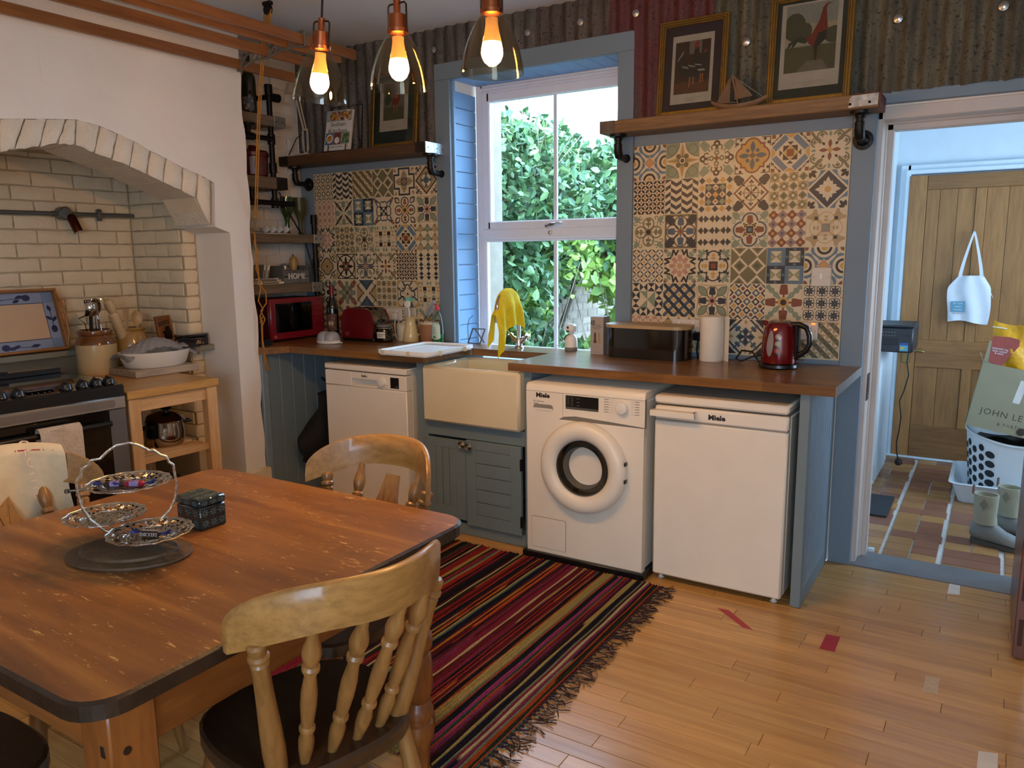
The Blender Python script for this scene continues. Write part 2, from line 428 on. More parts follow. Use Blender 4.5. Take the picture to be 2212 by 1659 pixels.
for k in range(1, 27): outline.append((-.762+.007*math.sin(k*1.9)+.005*math.sin(k*.7+1), 2.74*k/27))
outline += [(-.765, 2.74), (-5.55, 2.74), (-5.55, 0), (-2.55, 0), (-2.55, 1.6), (-2.49, 1.6), (-2.49, 1.86)]
for o, i in reversed(joints): outline.append((o[0], o[1]-.004))
outline += [(-.982, 1.858), (-.998, 1.626), (-.905, 1.597), (-.905, 0)]
ch = struct('wall_left')
m = M(); m.prism(outline, .3, FX, 0, z0=-2.3)
m.box((-2.95, -5.55, 0), (-2.85, .3, 2.74)).build('plaster', white_plaster, ch, ang=50)
m = M()   # closing of the fireplace: side mass, rear mass, hood
m.box((-2.6, -.915, 0), (-2.302, -.765, 2.74)); m.box((-2.85, -2.6, 0), (-2.785, -.9, 2.4)); m.box((-2.79, -.985, 0), (-2.31, -.9, 2.2)); m.box((-2.85, -2.7, 0), (-2.3, -2.52, 2.4))
m.box((-2.8, -2.6, 2.02), (-2.3, -.9, 2.4)).build('fireplace_lining', P('lining_paint', '#b8a88a', .6, bmp=.2, bscale=30), ch)
def brick_mesh(L, Hh, D, seed, name, mat, amp=.0035):
    q = random.Random(seed); m = M(); nu, nv = 5, 3; v = []; f = []
    for i in range(nu+1):
        for j in range(nv+1):
            e = (i in (0, nu)) or (j in (0, nv))
            v.append((L*i/nu+q.uniform(-.002, .002), -(D-.006 if e else D+q.uniform(-amp, amp)), Hh*j/nv+q.uniform(-.002, .002)))
    f = [(i*(nv+1)+j, (i+1)*(nv+1)+j, (i+1)*(nv+1)+j+1, i*(nv+1)+j+1) for i in range(nu) for j in range(nv)]
    m.add(v, f)
    b = [(0, 0, 0), (L, 0, 0), (L, 0, Hh), (0, 0, Hh)]; n0 = nv+1
    m.add([v[0], v[nu*n0], v[nu*n0+nv], v[nv]]+b, [(0, 4, 5, 1), (1, 5, 6, 2), (2, 6, 7, 3), (3, 7, 4, 0)])
    me = bpy.data.meshes.new(name); me.from_pydata(m.v, [], m.f); me.materials.append(mat)
    me.polygons.foreach_set('use_smooth', [True]*len(m.f)); me.set_sharp_from_angle(angle=.7); return me
def bricks(par, o, rz, Wd, Ht, mat, D=.012, BL=.215, BH=.066, J=.009, seed=1, tag='brick', amp=.0035, z_from=0):
    """courses of bricks on a plane: local x along the wall, local -y outwards"""
    ms = [brick_mesh(BL, BH, D, seed+i, tag, mat, amp) for i in range(4)]; hs = {}
    q = random.Random(seed); cr = Matrix.Rotation(rz, 4, 'Z'); n = 0
    for r in range(int(Ht/(BH+J))+1):
        x = -(BL+J)/2*(r % 2)
        z = r*(BH+J)
        while x < Wd-.02:
            a, b = max(x, 0), min(x+BL, Wd)
            if b-a > .03:
                k = round(b-a, 3); me = ms[q.randrange(4)] if abs(k-BL) < .002 else hs.setdefault((k, q.randrange(2)), None) or brick_mesh(b-a, BH, D, seed+int(k*1000), tag, mat, amp)
                if abs(k-BL) >= .002: hs[(k, 0)] = me; hs[(k, 1)] = me
                p = cr @ Vector((a, 0, z+z_from))
                link(tag, me, par, loc=(o[0]+p.x, o[1]+p.y, o[2]+p.z), rot=(0, 0, rz)); n += 1
            x += BL+J
    return n
# brick rear wall (faces +x), return (faces -y) and the pier brickwork (faces +x)
bricks(ch, (-2.785, -2.2, .95), PI/2, 1.205, 1.08, cream_gloss, seed=10)
bricks(ch, (-2.77, -.985, .35), 0, .46, 1.7, cream_gloss, seed=20)
bricks(ch, (-2.31, -.985, .35), PI/2, .08, 1.28, cream_gloss, seed=30)
# voussoirs of the arch
vm = P('arch_brick_gloss', '#e4d9c2', .2, var=.05, vscale=8, bmp=.9, bscale=55)
for a, b in zip(joints, joints[1:]):
    (o0, i0), (o1, i1) = a, b      # o0/i0 are to the right (greater y)
    q = [Vector((o1[0], o1[1])), Vector((i1[0], i1[1])), Vector((i0[0], i0[1])), Vector((o0[0], o0[1]))]
    c = sum(q, Vector((0, 0)))/4; q = [c+(p-c)*(1-.006/max((p-c).length, .02)) for p in q]
    m = M(); nu, nv = 5, 4; f = random.Random(int(abs(c.x)*9999))
    def fn(u, v):
        p = (q[0]*(1-u)+q[3]*u)*(1-v)+(q[1]*(1-u)+q[2]*u)*v
        e = u in (0, 1) or v in (0, 1)
        return (XC+(.0 if e else .014+f.uniform(-.004, .005)), p.x+f.uniform(-.003, .003), p.y+f.uniform(-.003, .003))
    m.grid(fn, nu, nv)
    m.add([(XC, p.x, p.y) for p in q]+[(XC-.29, p.x, p.y) for p in q], [(0, 1, 5, 4), (1, 2, 6, 5), (2, 3, 7, 6), (3, 0, 4, 7)])
    m.build('brick', vm, ch, ang=60)
m = M()   # mortar behind the voussoirs
for a, b in zip(joints, joints[1:]):
    (o0, i0), (o1, i1) = a, b
    m.prism([(i1[0], i1[1]+.008), (i0[0], i0[1]+.008), o0, o1], .27, FX, 0, z0=-2.285)
m.build('mortar', cream_gloss, ch)
# access hatch outline on the plaster
m = M()
for y0, z0, y1, z1 in ((-1.84, 2.22, -1.62, 2.2205),): m.box((XC, -1.84, 2.22), (XC+.002, -1.605, 2.43), 0, .0018)
m.build('plastered_hatch', white_plaster, ch, smooth=False)
# skirting round the foot of the chimney breast
M().box((-1.995, -.9, 0), (-1.968, -.742, .235), 0, .01).box((-2.2, -.768, 0), (-1.97, -.742, .235), 0, .01).build('baseboard_left', P('skirting_cream', '#dccfae', .4), kind='structure')
# ledge in the fireplace
M().box((-2.78, -2.5, .948), (-2.6, -1.0, .978), 0, .003).box((-2.62, -1.13, .94), (-2.32, -1.0, .97), 0, .003).box((-2.33, -1.13, .94), (-2.2, -.906, .97), 0, .003).build('trim_21', P('ledge_grey', '#7f7f72', .5), kind='structure')
# ---- alcove wall, painted brick
al = struct('wall_alcove')
M().box((-2.6, -.78, 0), (-2.405, .02, 2.74)).build('wall_core', brick_white, al)
bricks(al, (-2.405, -.765, .95), PI/2, .762, 1.78, brick_white, D=.014, seed=40, amp=.005)
# ---- corrugated cladding
def tin(name, c, c2, c3, spec=.4):
    if name in MATS: return MATS[name]
    m, nt, bs = base(name); v = coords(nt, (1, 1, .18)); v1 = coords(nt)
    col = ramp(nt, noise(nt, v, 22, 6, .65), [(.3, H(c)), (.52, H(c2)), (.72, H(c3))])
    col = mix(nt, ramp(nt, noise(nt, v1, 70, 5), [(.56, (0, 0, 0, 1)), (.66, (1, 1, 1, 1))]), col, sh(H(c), .5))
    nt.links.new(col, bs.inputs['Base Color']); bs.inputs['Roughness'].default_value = .6; bs.inputs['Metallic'].default_value = .15
    bump(nt, bs, noise(nt, v1, 90, 5), .35); MATS[name] = m; return m
tg = tin('tin_grey', '#3b3836', '#57524c', '#6d675f'); tr_ = tin('tin_red', '#4a2424', '#5e2a28', '#51423d'); to = tin('tin_olive', '#3f3b2f', '#57513f', '#71684f')
def zlo(x): return 2.09 if x < -1.24 else 2.546 if x < .004 else 2.077 if x < 1.03 else 2.127
sheets = [(-2.388, -1.18, tg, 'dark grey corrugated iron sheet in the corner behind the cookbook'), (-1.2, -.54, tg, 'dark grey corrugated iron sheet above the left half of the window'),
          (-.56, -.12, tin('tin_brown', '#3b332e', '#544a42', '#655a50'), 'brownish grey corrugated iron sheet above the right half of the window'), (-.14, .40, tr_, 'rust-red painted corrugated iron sheet behind the maroon-mounted picture'),
          (.38, 1.1, to, 'green-grey corrugated iron sheet behind the model boat'), (1.08, 2.3, to, 'olive-brown weathered corrugated iron sheet over the doorway')]
for k, (x0, x1, mt, lab) in enumerate(sheets):
    t = thing('corrugated_sheet', lab, 'cladding', group='corrugated iron sheets'); m = M(); n = max(8, int((x1-x0)/.0063))
    off = -.004*(k % 2)
    def fn(u, v):
        x = x0+(x1-x0)*u; z0 = zlo(x)-.004+.004*math.sin(x*47); z = z0+(2.742-z0)*v
        return (x, -.0045+off-.0085*math.cos(2*PI*x/.0762)+.0012*math.sin(x*23+z*9), z)
    m.slab(fn, n, 4, th=.0015); m.build('sheet', mt, t)
    for sx, sz in ((-1.242, 2.625), (-.612, 2.624), (-.301, 2.629), (.005, 2.621), (.549, 2.412), (1.178, 2.411), (1.55, 2.398)):
        if x0 <= sx < x1-.02:
            s = M(); s.lathe([(0, 0), (.017, 0), (.0175, .002), (.012, .004), (.0115, .007), (.006, .009), (0, .0095)], n=16, T=TR((sx, -.014+off, sz), rx=PI/2)); s.build('roofing_screw', steel, t)
# ---- doorway to the utility room
dj = struct('door_2_frame'); dj.name = 'trim_22'
m = M(); m.box((1.07, .04, 0), (1.14, .135, 2.06), 0, .004).box((1.07, .15, 0), (1.172, .215, 2.045), 0, .004)
m.tube([(1.138, .142, 0), (1.138, .142, 2.04)], .011, 10); m.box((1.07, .04, 2.018), (1.95, .135, 2.075), 0, .004).box((1.07, .15, 1.985), (1.95, .215, 2.06), 0, .004)
m.tube([(1.13, .142, 2.02), (1.9, .142, 2.02)], .011, 10); m.box((1.89, .04, 0), (1.96, .215, 2.06), 0, .004); m.build('jamb', door_white, dj)
k = M(); k.box((1.139, .052, .78), (1.143, .118, .905), 0, .0008); k.box((1.1435, .085, .815), (1.1445, .105, .872), 1); k.build('strike_plate', [black_metal, P('worn_brass', '#5a4a2c', .5, .6)], dj)
for z in (.795, .89): M().lathe([(0, 0), (.005, 0), (.004, .002), (0, .002)], n=10, T=TR((1.143, .1, z), ry=PI/2)).build('screw', steel, dj)
# slab threshold
M().box((1.02, .0, -.03), (2.6, .212, .004), 0, .003).build('trim_23', P('threshold_slate', '#6f7175', .35, var=.18, vscale=5, bmp=.1), kind='structure')
# open kitchen door at the right edge
d = struct('door_2'); dm = WOOD('varnished_door', '#4a2410', '#6b3717', 'z', 10, 12, .35, False, .1, .3)
M().box((1.763, -.632, .01), (1.805, .0, 2.0), 0, .003).build('leaf', dm, d, smooth=False)
m = M()
for z0, z1 in ((.06, .16), (.23, .34)): m.box((1.775, -.6335, z0), (1.789, -.63, z1), 0, .0005)
m.build('tenon', WOOD('door_tenon', '#2e160a', '#482410', 'z', 20, 6, .5, False), d)
# ---- utility room shell
M().box((.86, 2.36, 0), (3.2, 2.5, 2.7)).box((.86, .21, 2.6), (3.2, 2.5, 2.7)).box((.86, .21, 0), (.955, 2.4, 2.7)).build('wall_utility', util_white, kind='structure')
m = M(); m.box((3.0, .21, 0), (3.1, .5, 2.7)).box((3.0, 1.8, 0), (3.1, 2.4, 2.7)).box((3.0, .5, 0), (3.1, 1.8, .9)).box((3.0, .5, 2.1), (3.1, 1.8, 2.7)); m.build('wall_utility_right', util_white, kind='structure')
uf = struct('floor_utility')
M().box((.8, .2, -.1), (3.1, 2.5, -.008)).build('grout', P('white_grout', '#c9c6c0', .6, var=.12, vscale=40, bmp=.3), uf)
pav = [P('quarry_brown', '#9a6b45', .32, var=.14, vscale=12, bmp=.1, rnd=.3), P('quarry_tan', '#ad7f4d', .34, var=.12, vscale=12, bmp=.1, rnd=.3), P('quarry_red', '#8a5a45', .34, var=.12, vscale=12, bmp=.1, rnd=.25)]
q = random.Random(5)
for col in range(-2, 7):            # strips along y, each strip of alternating single and paired pavers
    x0 = 1.235+col*.255; y = .214-q.random()*.08
    while y < 2.36:
        h = .108
        single = q.random() < .5
        for a, b in (((0, 1),) if single else ((0, .47), (.5, .97))):
            xa, xb = x0+a*.238, x0+b*.238
            ya, yb = max(y, .214), min(y+h-.004, 2.36)
            if yb-ya > .02 and xb > .95 and xa < 2.4: M().box((xa, ya, -.02), (xb, yb, q.uniform(-.0006, .0006)), 0, .002).build('paver', q.choice(pav), uf, smooth=False)
        y += h
# pine ledged door at the far side
d1 = struct('door_1'); pine = WOOD('old_pine', '#8a5f33', '#a87a45', 'z', 9, 10, .45, True, .12, knots=3.2, rndv=.25); pineh = WOOD('old_pine_rail', '#7d552d', '#9c6f3e', 'x', 9, 10, .45, True, .12, rndv=.25)
for x0, x1, y in ((1.05, 1.155, 2.282), (1.8, 1.9, 2.282)): M().box((x0, y, .012), (x1, 2.32, 1.958), 0, .003).build('stile', pine, d1, smooth=False)
for z0, z1 in ((1.862, 1.957), (.655, .845), (.012, .24)): M().box((1.157, 2.283, z0), (1.8, 2.32, z1), 0, .003).build('rail', pineh, d1, smooth=False)
M().box((1.445, 2.284, .24), (1.505, 2.32, 1.862), 0, .003).build('muntin', pine, d1, smooth=False)
for x0, x1, z0, z1 in ((1.157, 1.235, .845, 1.862), (1.236, 1.34, .845, 1.862), (1.341, 1.444, .845, 1.862), (1.506, 1.63, .845, 1.862), (1.631, 1.8, .845, 1.862), (1.157, 1.3, .24, .655), (1.301, 1.444, .24, .655), (1.506, 1.8, .24, .655)):
    M().box((x0+.0006, 2.292, z0), (x1-.0006, 2.318, z1), 0, .0015).build('panel', pine, d1, smooth=False)
hb = P('dull_brass', '#8f7d50', .4, .8)
m = M(); m.box((1.075, 2.276, .68), (1.125, 2.282, .80), 0, .003); m.tube([(1.1, 2.276, .775), (1.1, 2.235, .775), (1.12, 2.23, .775), (1.2, 2.232, .772), (1.215, 2.236, .765)], [.009, .009, .01, .009, .006]); m.build('handle', hb, d1)
tw = struct('trim_24')
frame(.985, 0, 1.98, 2.035, .066, 2.315, 2.358, 'architrave', util_white, tw, .001)
frame(1.02, 0, 1.94, 2.0, .03, 2.29, 2.33, 'door_stop', util_white, tw, .001)
M().box((1.0, 2.255, 0), (1.95, 2.3, .012), 0, .004).build('threshold_strip', util_white, tw)
# ---- garden
gw = struct('wall_garden')
M().box((-2.35, .6, -.5), (-2.05, 8, 2.35)).build('wall_core', P('garden_mortar', '#8f8a7c', .9, var=.1), gw)
gb = P('garden_brick', '#a39684', .85, var=.12, vscale=20, bmp=.5, rnd=.35)
bricks(gw, (-2.05, 2.7, .35), PI/2, 3.4, 1.15, gb, D=.012, seed=60, BL=.215, BH=.066, J=.011)
M().box((-8, .31, -.5), (9, 12, -.3)).build('ground_garden', P('garden_soil', '#5c5a44', .95, var=.3, vscale=4, bmp=.5), kind='structure')
M().box((-6, .3, -.4), (-1.18, .6, 3.5)).box((.0, .32, -.4), (.8, .6, 3.5)).build('wall_outside', P('outside_wall', '#a89a86', .9), kind='structure')
def leaf(name, cols, rough=.5):
    if name in MATS: return MATS[name]
    m, nt, bs = base(name); g = nd(nt, 'ShaderNodeNewGeometry')
    nt.links.new(ramp(nt, g.outputs['Random Per Island'], [(i/(len(cols)-1), H(c)) for i, c in enumerate(cols)]), bs.inputs['Base Color'])
    bs.inputs['Roughness'].default_value = rough; bs.inputs['Subsurface Weight'].default_value = 0
    MATS[name] = m; return m
ivy_d = leaf('ivy_leaf', ['#2c4a2f', '#4a7447', '#5f8a5c', '#86a86c', '#3c5c3d']); ivy_l = leaf('young_leaf', ['#5f8a40', '#8bb04a', '#a9c35a', '#6c9650'])
bark = P('bark', '#4a3d33', .9, var=.25, vscale=20, bmp=.6); twig = P('dry_twig', '#9c9078', .8, var=.2)
def leaves(pts, size, seed):
    q = np.random.default_rng(seed); m = M(); n = len(pts); V = np.zeros((n*6, 3)); F = []
    for i, p in enumerate(pts):
        s = size*q.uniform(.6, 1.3); a = Vector(q.normal(size=3)).normalized(); b = a.cross(Vector(q.normal(size=3))).normalized(); c = a.cross(b)*.12
        p = Vector(p)
        for j, (u, w, h) in enumerate(((-1, 0, 0), (-.3, .6, 1), (.5, .42, .6), (1.05, 0, -.4), (.5, -.42, .6), (-.3, -.6, 1))):
            V[i*6+j] = p+a*u*s+b*w*s+c*h*s
        k = i*6; F += [(k, k+1, k+2, k+3), (k, k+3, k+4, k+5)]
    m.v = [tuple(x) for x in V]; m.f = F; m.mi = [0]*len(F); return m
def shrub(label, blobs, n, size, seed, mat, stems, extra=None, group=None):
    q = np.random.default_rng(seed); pts = []; wsum = sum(b[3]*b[4]*b[5] for b in blobs)
    for b in blobs:
        k = int(n*b[3]*b[4]*b[5]/wsum)
        d = q.normal(size=(k, 3)); d /= np.linalg.norm(d, axis=1)[:, None]; r = q.uniform(.45, 1.05, size=(k, 1))
        pts += list(np.array(b[:3])+d*r*np.array(b[3:6]))
    t = thing('garden_shrub', label, 'shrub', group=group)
    leaves(pts, size, seed).build('foliage', mat, t, smooth=False, kind='stuff')
    if extra:
        pp = []
        for b in extra[0]:
            d = q.normal(size=(int(extra[1]), 3)); d /= np.linalg.norm(d, axis=1)[:, None]; pp += list(np.array(b[:3])+d*q.uniform(.5, 1.1, size=(len(d), 1))*np.array(b[3:6]))
        leaves(pp, size*1.1, seed+1).build('young_foliage', ivy_l, t, smooth=False, kind='stuff')
    for pth, r in stems: M().tube(pth, [r*(1-.6*i/(len(pth)-1)) for i in range(len(pth))], 7).build('branch', bark if r > .012 else twig, t)
    return t
qs = random.Random(9)
def twigs(x, y, z0, n, spread, h, r=.007):
    o = []
    for _ in range(n):
        a = qs.uniform(-1, 1); o.append(([(x+qs.uniform(-.2, .2), y+qs.uniform(-.2, .2), z0), (x+a*spread*.5, y+qs.uniform(-.2, .2), z0+h*.5), (x+a*spread, y+qs.uniform(-.3, .3), z0+h*qs.uniform(.7, 1.1))], r))
    return o
shrub('dense small-leaved climber covering the garden wall, left half of the window view', [(-1.9, 2.2, 1.75, .5, .9, .75), (-2.2, 2.6, 2.35, .4, 1.2, .4), (-1.75, 1.9, .55, .45, .55, .4), (-1.6, 1.6, 1.15, .25, .4, .3)], 9000, .042, 1, ivy_d,
      [([(-1.75, 2.2, -.3), (-1.8, 2.25, .6), (-1.7, 2.1, 1.2), (-1.9, 2.2, 1.9)], .05), ([(-1.75, 2.2, .5), (-1.55, 2.3, 1.1), (-1.6, 2.5, 1.7)], .03)]+twigs(-1.7, 1.9, -.3, 12, .5, 1.6)+twigs(-1.9, 2.2, 1.6, 10, .7, 1.0),
      ([(-1.6, 2.3, 1.4, .3, .4, .3), (-1.7, 1.7, 1.0, .2, .3, .2)], 300))
shrub('glossy ivy mass hanging over the garden wall, right half of the window view', [(-1.75, 3.9, 1.9, .45, .9, .7), (-1.55, 3.2, 1.6, .4, .5, .5), (-1.9, 4.6, 2.35, .4, 1.0, .45), (-1.45, 2.9, .35, .3, .4, .4)], 5200, .06, 5, ivy_d,
      [([(-1.5, 3.1, -.3), (-1.55, 3.15, .5), (-1.45, 3.2, 1.2), (-1.6, 3.6, 1.8)], .06), ([(-1.4, 2.9, -.3), (-1.3, 2.95, .5), (-1.4, 3.1, 1.2)], .03)]+twigs(-1.4, 2.8, -.3, 14, .6, 1.5)+twigs(-1.15, 2.2, -.2, 9, .6, 1.1),
      ([(-1.4, 3.0, 1.2, .3, .35, .35), (-1.35, 2.7, .45, .3, .3, .35)], 350))
# ================================================================ PATTERNED TILES
PAL = dict(cr='#cdbd9c', dk='#33363c', bk='#332a26', bl='#5d7482', ol='#726a4c', sg='#7f8a72', oc='#bd9350', tc='#7c4730', pk='#b4806a', mv='#94746a', sl='#4a5a66', lb='#8d9aa0', tn='#a98f63', dl='#5c583f')
PK = list(PAL); PM = [P('tile_'+k, c, .34, var=.05, vscale=40) for k, c in PAL.items()]
def R2(a): c, s_ = math.cos(a), math.sin(a); return (c, -s_, s_, c)
ROT4 = [R2(k*PI/2) for k in range(4)]; MIR = [(1, 0, 0, 1), (-1, 0, 0, 1)]
def mm(a, b): return (a[0]*b[0]+a[1]*b[2], a[0]*b[1]+a[1]*b[3], a[2]*b[0]+a[3]*b[2], a[2]*b[1]+a[3]*b[3])
class D:
    def __init__(s, bgc='cr'): s.p = []; s.rep = [(1, 0, 0, 1)]; s.bg = bgc; s.off = (0, 0); s.sc = 1; s.L = 1
    def r1(s): s.rep = [(1, 0, 0, 1)]; return s
    def r4(s): s.rep = ROT4; return s
    def r8(s): s.rep = [mm(a, b) for a in ROT4 for b in MIR]; return s
    def m2(s): s.rep = MIR; return s
    def d4(s): s.rep = [R2(k*PI/2+PI/4) for k in range(4)]; return s
    def at(s, x=0, y=0, sc=1): s.off = (x, y); s.sc = sc; return s
    def up(s): s.L += 1; return s
    def poly(s, c, pts):
        for m in s.rep:
            q = [((m[0]*x+m[1]*y)*s.sc+s.off[0], (m[2]*x+m[3]*y)*s.sc+s.off[1]) for x, y in pts]
            if m[0]*m[3]-m[1]*m[2] < 0: q.reverse()
            q = clip(q)
            if len(q) > 2: s.p.append((c, q, s.L))
        return s
    def circ(s, c, x, y, r, n=14, ry=None): return s.poly(c, [(x+r*math.cos(2*PI*i/n), y+(ry or r)*math.sin(2*PI*i/n)) for i in range(n)])
    def rect(s, c, x0, y0, x1, y1): return s.poly(c, [(x0, y0), (x1, y0), (x1, y1), (x0, y1)])
    def dia(s, c, x, y, r, r2=None): return s.poly(c, [(x+r, y), (x, y+(r2 or r)), (x-r, y), (x, y-(r2 or r))])
    def petal(s, c, x, y, L, w, a=90, n=6):
        a = math.radians(a); ca, sa = math.cos(a), math.sin(a); P_ = []
        for i in range(n+1): t = i/n; P_.append((t*L, w*math.sin(PI*t)))
        for i in range(n-1, 0, -1): t = i/n; P_.append((t*L, -w*math.sin(PI*t)))
        return s.poly(c, [(x+u*ca-v*sa, y+u*sa+v*ca) for u, v in P_])
    def ring(s, c, x, y, r0, r1, a0=0, a1=360, n=16):
        for i in range(n):
            t0, t1 = math.radians(a0+(a1-a0)*i/n), math.radians(a0+(a1-a0)*(i+1)/n+.3)
            s.poly(c, [(x+r0*math.cos(t0), y+r0*math.sin(t0)), (x+r1*math.cos(t0), y+r1*math.sin(t0)), (x+r1*math.cos(t1), y+r1*math.sin(t1)), (x+r0*math.cos(t1), y+r0*math.sin(t1))])
        return s
    def line(s, c, pts, w):
        for (x0, y0), (x1, y1) in zip(pts, pts[1:]):
            d = math.hypot(x1-x0, y1-y0) or 1; nx, ny = -(y1-y0)/d*w/2, (x1-x0)/d*w/2; ex, ey = (x1-x0)/d*w*.3, (y1-y0)/d*w*.3
            s.poly(c, [(x0-ex-nx, y0-ey-ny), (x1+ex-nx, y1+ey-ny), (x1+ex+nx, y1+ey+ny), (x0-ex+nx, y0-ey+ny)])
        return s
    def spir(s, c, x, y, r, a0, a1, w, n=10, k=.25):
        return s.line(c, [(x+r*(1-(1-k)*i/n)*math.cos(math.radians(a0+(a1-a0)*i/n)), y+r*(1-(1-k)*i/n)*math.sin(math.radians(a0+(a1-a0)*i/n))) for i in range(n+1)], w)
    def heart(s, c, x, y, r, a=90):
        a = math.radians(a-90); P_ = []
        for i in range(16):
            t = 2*PI*i/16; P_.append((r*.062*16*math.sin(t)**3, r*.062*(13*math.cos(t)-5*math.cos(2*t)-2*math.cos(3*t)-math.cos(4*t))))
        ca, sa = math.cos(a), math.sin(a); P_ = [(x+u*ca-v*sa, y+u*sa+v*ca) for u, v in P_]
        return s.poly(c, P_[::-1])
    def sprig(s, c, x, y, L, a, w=.16, k=3):
        """palm-like leaf: stem with paired leaflets"""
        a_ = math.radians(a); s.line(c, [(x, y), (x+L*.8*math.cos(a_), y+L*.8*math.sin(a_))], L*w*.45)
        for i in range(k):
            t = .25+.5*i/max(1, k-1); px_, py_ = x+L*t*math.cos(a_), y+L*t*math.sin(a_)
            for sg in (-1, 1): s.petal(c, px_, py_, L*.42*(1.15-t*.5), L*w*.62, a+sg*48, 4)
        return s.petal(c, x+L*.6*math.cos(a_), y+L*.6*math.sin(a_), L*.42, L*w*.7, a, 4)
def clip(q):
    for ax, lim, sg in ((0, 1, 1), (0, -1, -1), (1, 1, 1), (1, -1, -1)):
        o = []
        for i in range(len(q)):
            a, b = q[i-1], q[i]; ia, ib = a[ax]*sg <= lim*sg+1e-9, b[ax]*sg <= lim*sg+1e-9
            if ia != ib:
                t = (lim-a[ax])/(b[ax]-a[ax]); o.append((a[0]+(b[0]-a[0])*t, a[1]+(b[1]-a[1])*t))
            if ib: o.append(b)
        q = o
        if len(q) < 3: return []
    return q
def corners(d, fn):
    for x, y in ((1, 1), (-1, 1), (-1, -1), (1, -1)): fn(x, y)
    return d
def tA():   # concentric arcs round a diamond
    d = D('dk').r4()
    for r, c in ((.86, 'cr'), (.72, 'bl'), (.55, 'cr'), (.4, 'bk'), (.27, 'cr'), (.17, 'oc')): d.up().circ(c, 0, 1, r, 24)
    d.up().d4().petal('cr', .1, 0, .85, .07, 0); d.r1().up().poly('cr', [(.42, 0), (.12, .12), (0, .42), (-.12, .12), (-.42, 0), (-.12, -.12), (0, -.42), (.12, -.12)]).up().dia('pk', 0, 0, .33).up().dia('oc', 0, 0, .24)
    for r, c in ((.34, 'cr'), (.2, 'tc')): d.up().r4().circ(c, 1, 1, r, 16)
    return d
def tB():   # eight-leaf star with green corner rounds
    d = D('cr').r4()
    d.circ('sg', .95, .95, .78, 24).up().ring('ol', .95, .95, .72, .78).circ('sg', .62, .62, .3).up().ring('ol', .62, .62, .25, .3)
    d.up().poly('oc', [(0, 1), (-.2, .25), (.2, .25)]).poly('tn', [(0, 1), (-.04, .1), (.16, .18)]).up().poly('ol', [(0, 1), (-.05, .1), (.05, .1)])
    d.up().d4().circ('dl', .34, 0, .15).up().circ('dl', 0, 0, .25).up().r1().circ('cr', 0, 0, .19).up().circ('bk', 0, 0, .12)
    return d
def tC():   # green scroll cross
    d = D('cr').r4().sprig('sg', .4, .4, .72, 45, .3, 4).up()
    d.ring('dl', .17, .6, .1, .18, -60, 240).ring('dl', -.17, .6, .1, .18, -60, 240).ring('bk', 0, .8, .08, .19, -40, 220).up().rect('bk', -.05, .55, .05, .75)
    d.ring('ol', 0, .3, .07, .15).rect('ol', -.05, .1, .05, .25).up().r1().circ('tc', 0, 0, .12); return d
def tD():   # ochre quatrefoil
    d = D('cr')
    d.r4().circ('tc', 0, .47, .5, 22).r1().rect('tc', -.68, -.68, .68, .68).up().r4().circ('oc', 0, .47, .41, 22).r1().rect('oc', -.58, -.58, .58, .58)
    d.up().r4().petal('sl', 0, .12, .68, .14).circ('sl', .27, .27, .11).up().r1().circ('dl', 0, 0, .15)
    d.r4().line('bk', [(.95, .5), (.95, .95), (.5, .95)], .05).circ('bk', .86, .66, .08).circ('bk', .66, .86, .08); return d
def tE():   # interlaced blue diamond
    d = D('cr').r4()
    d.poly('bl', [(.94, -.28), (.72, -.52), (-.06, .3+.02), (.0, .98)]) if False else None
    d.d4().rect('bl', -.68, .46, .3, .86) if False else None
    d.r4().poly('bl', [(.1, .78), (.34, .96), (.98, .3), (.74, .1)]).up()
    d.poly('oc', [(.06, .8), (.3, 1), (-.3, 1), (-.06, .8)]).poly('bk', [(.55, .98), (.98, .55), (.72, .72)]).poly('bk', [(.42, 1), (.6, 1), (.6, .8)]).poly('bk', [(1, .42), (1, .6), (.8, .6)]).rect('tc', .8, .8, 1, 1)
    d.poly('bk', [(0, .4), (.17, .58), (-.17, .58)]).poly('bk', [(.02, .38), (.38, .38), (.38, .02)]).up().r1().dia('oc', 0, 0, .36).up().rect('tc', -.19, -.19, .19, .19); return d
def tF():   # four-petal star with olive scrolls
    d = D('cr').r4()
    d.line('ol', [(1, 1), (.62, .72), (.4, .48)], .14).ring('ol', .42, .72, .2, .28, -80, 170).ring('ol', .72, .42, .2, .28, -80, 170).sprig('ol', .4, .66, .36, 80, .3, 2).sprig('ol', .66, .4, .36, 10, .3, 2)
    d.petal('sg', 0, .68, .3, .08).up().petal('tc', 0, .1, .46, .1).petal('bk', .26, .26, .2, .07, 45).up().r1().circ('oc', 0, 0, .13); return d
def gridfn(n, fn):
    for i in range(n):
        for j in range(n): fn(i, j, -1+(2*i+1)/n, -1+(2*j+1)/n, 1/n)
def tG(c='bk', c2='tc', n=4):   # interlocking petals
    d = D('cr')
    def f(i, j, x, y, h):
        for a in (45, 135, 225, 315):
            ar = math.radians(a); d.petal(c, x+h*.08*math.cos(ar), y+h*.08*math.sin(ar), h*1.28, h*.3, a)
        d.dia(c2, x+h, y, h*.28).dia(c2, x, y+h, h*.28)
    gridfn(n, f); return d
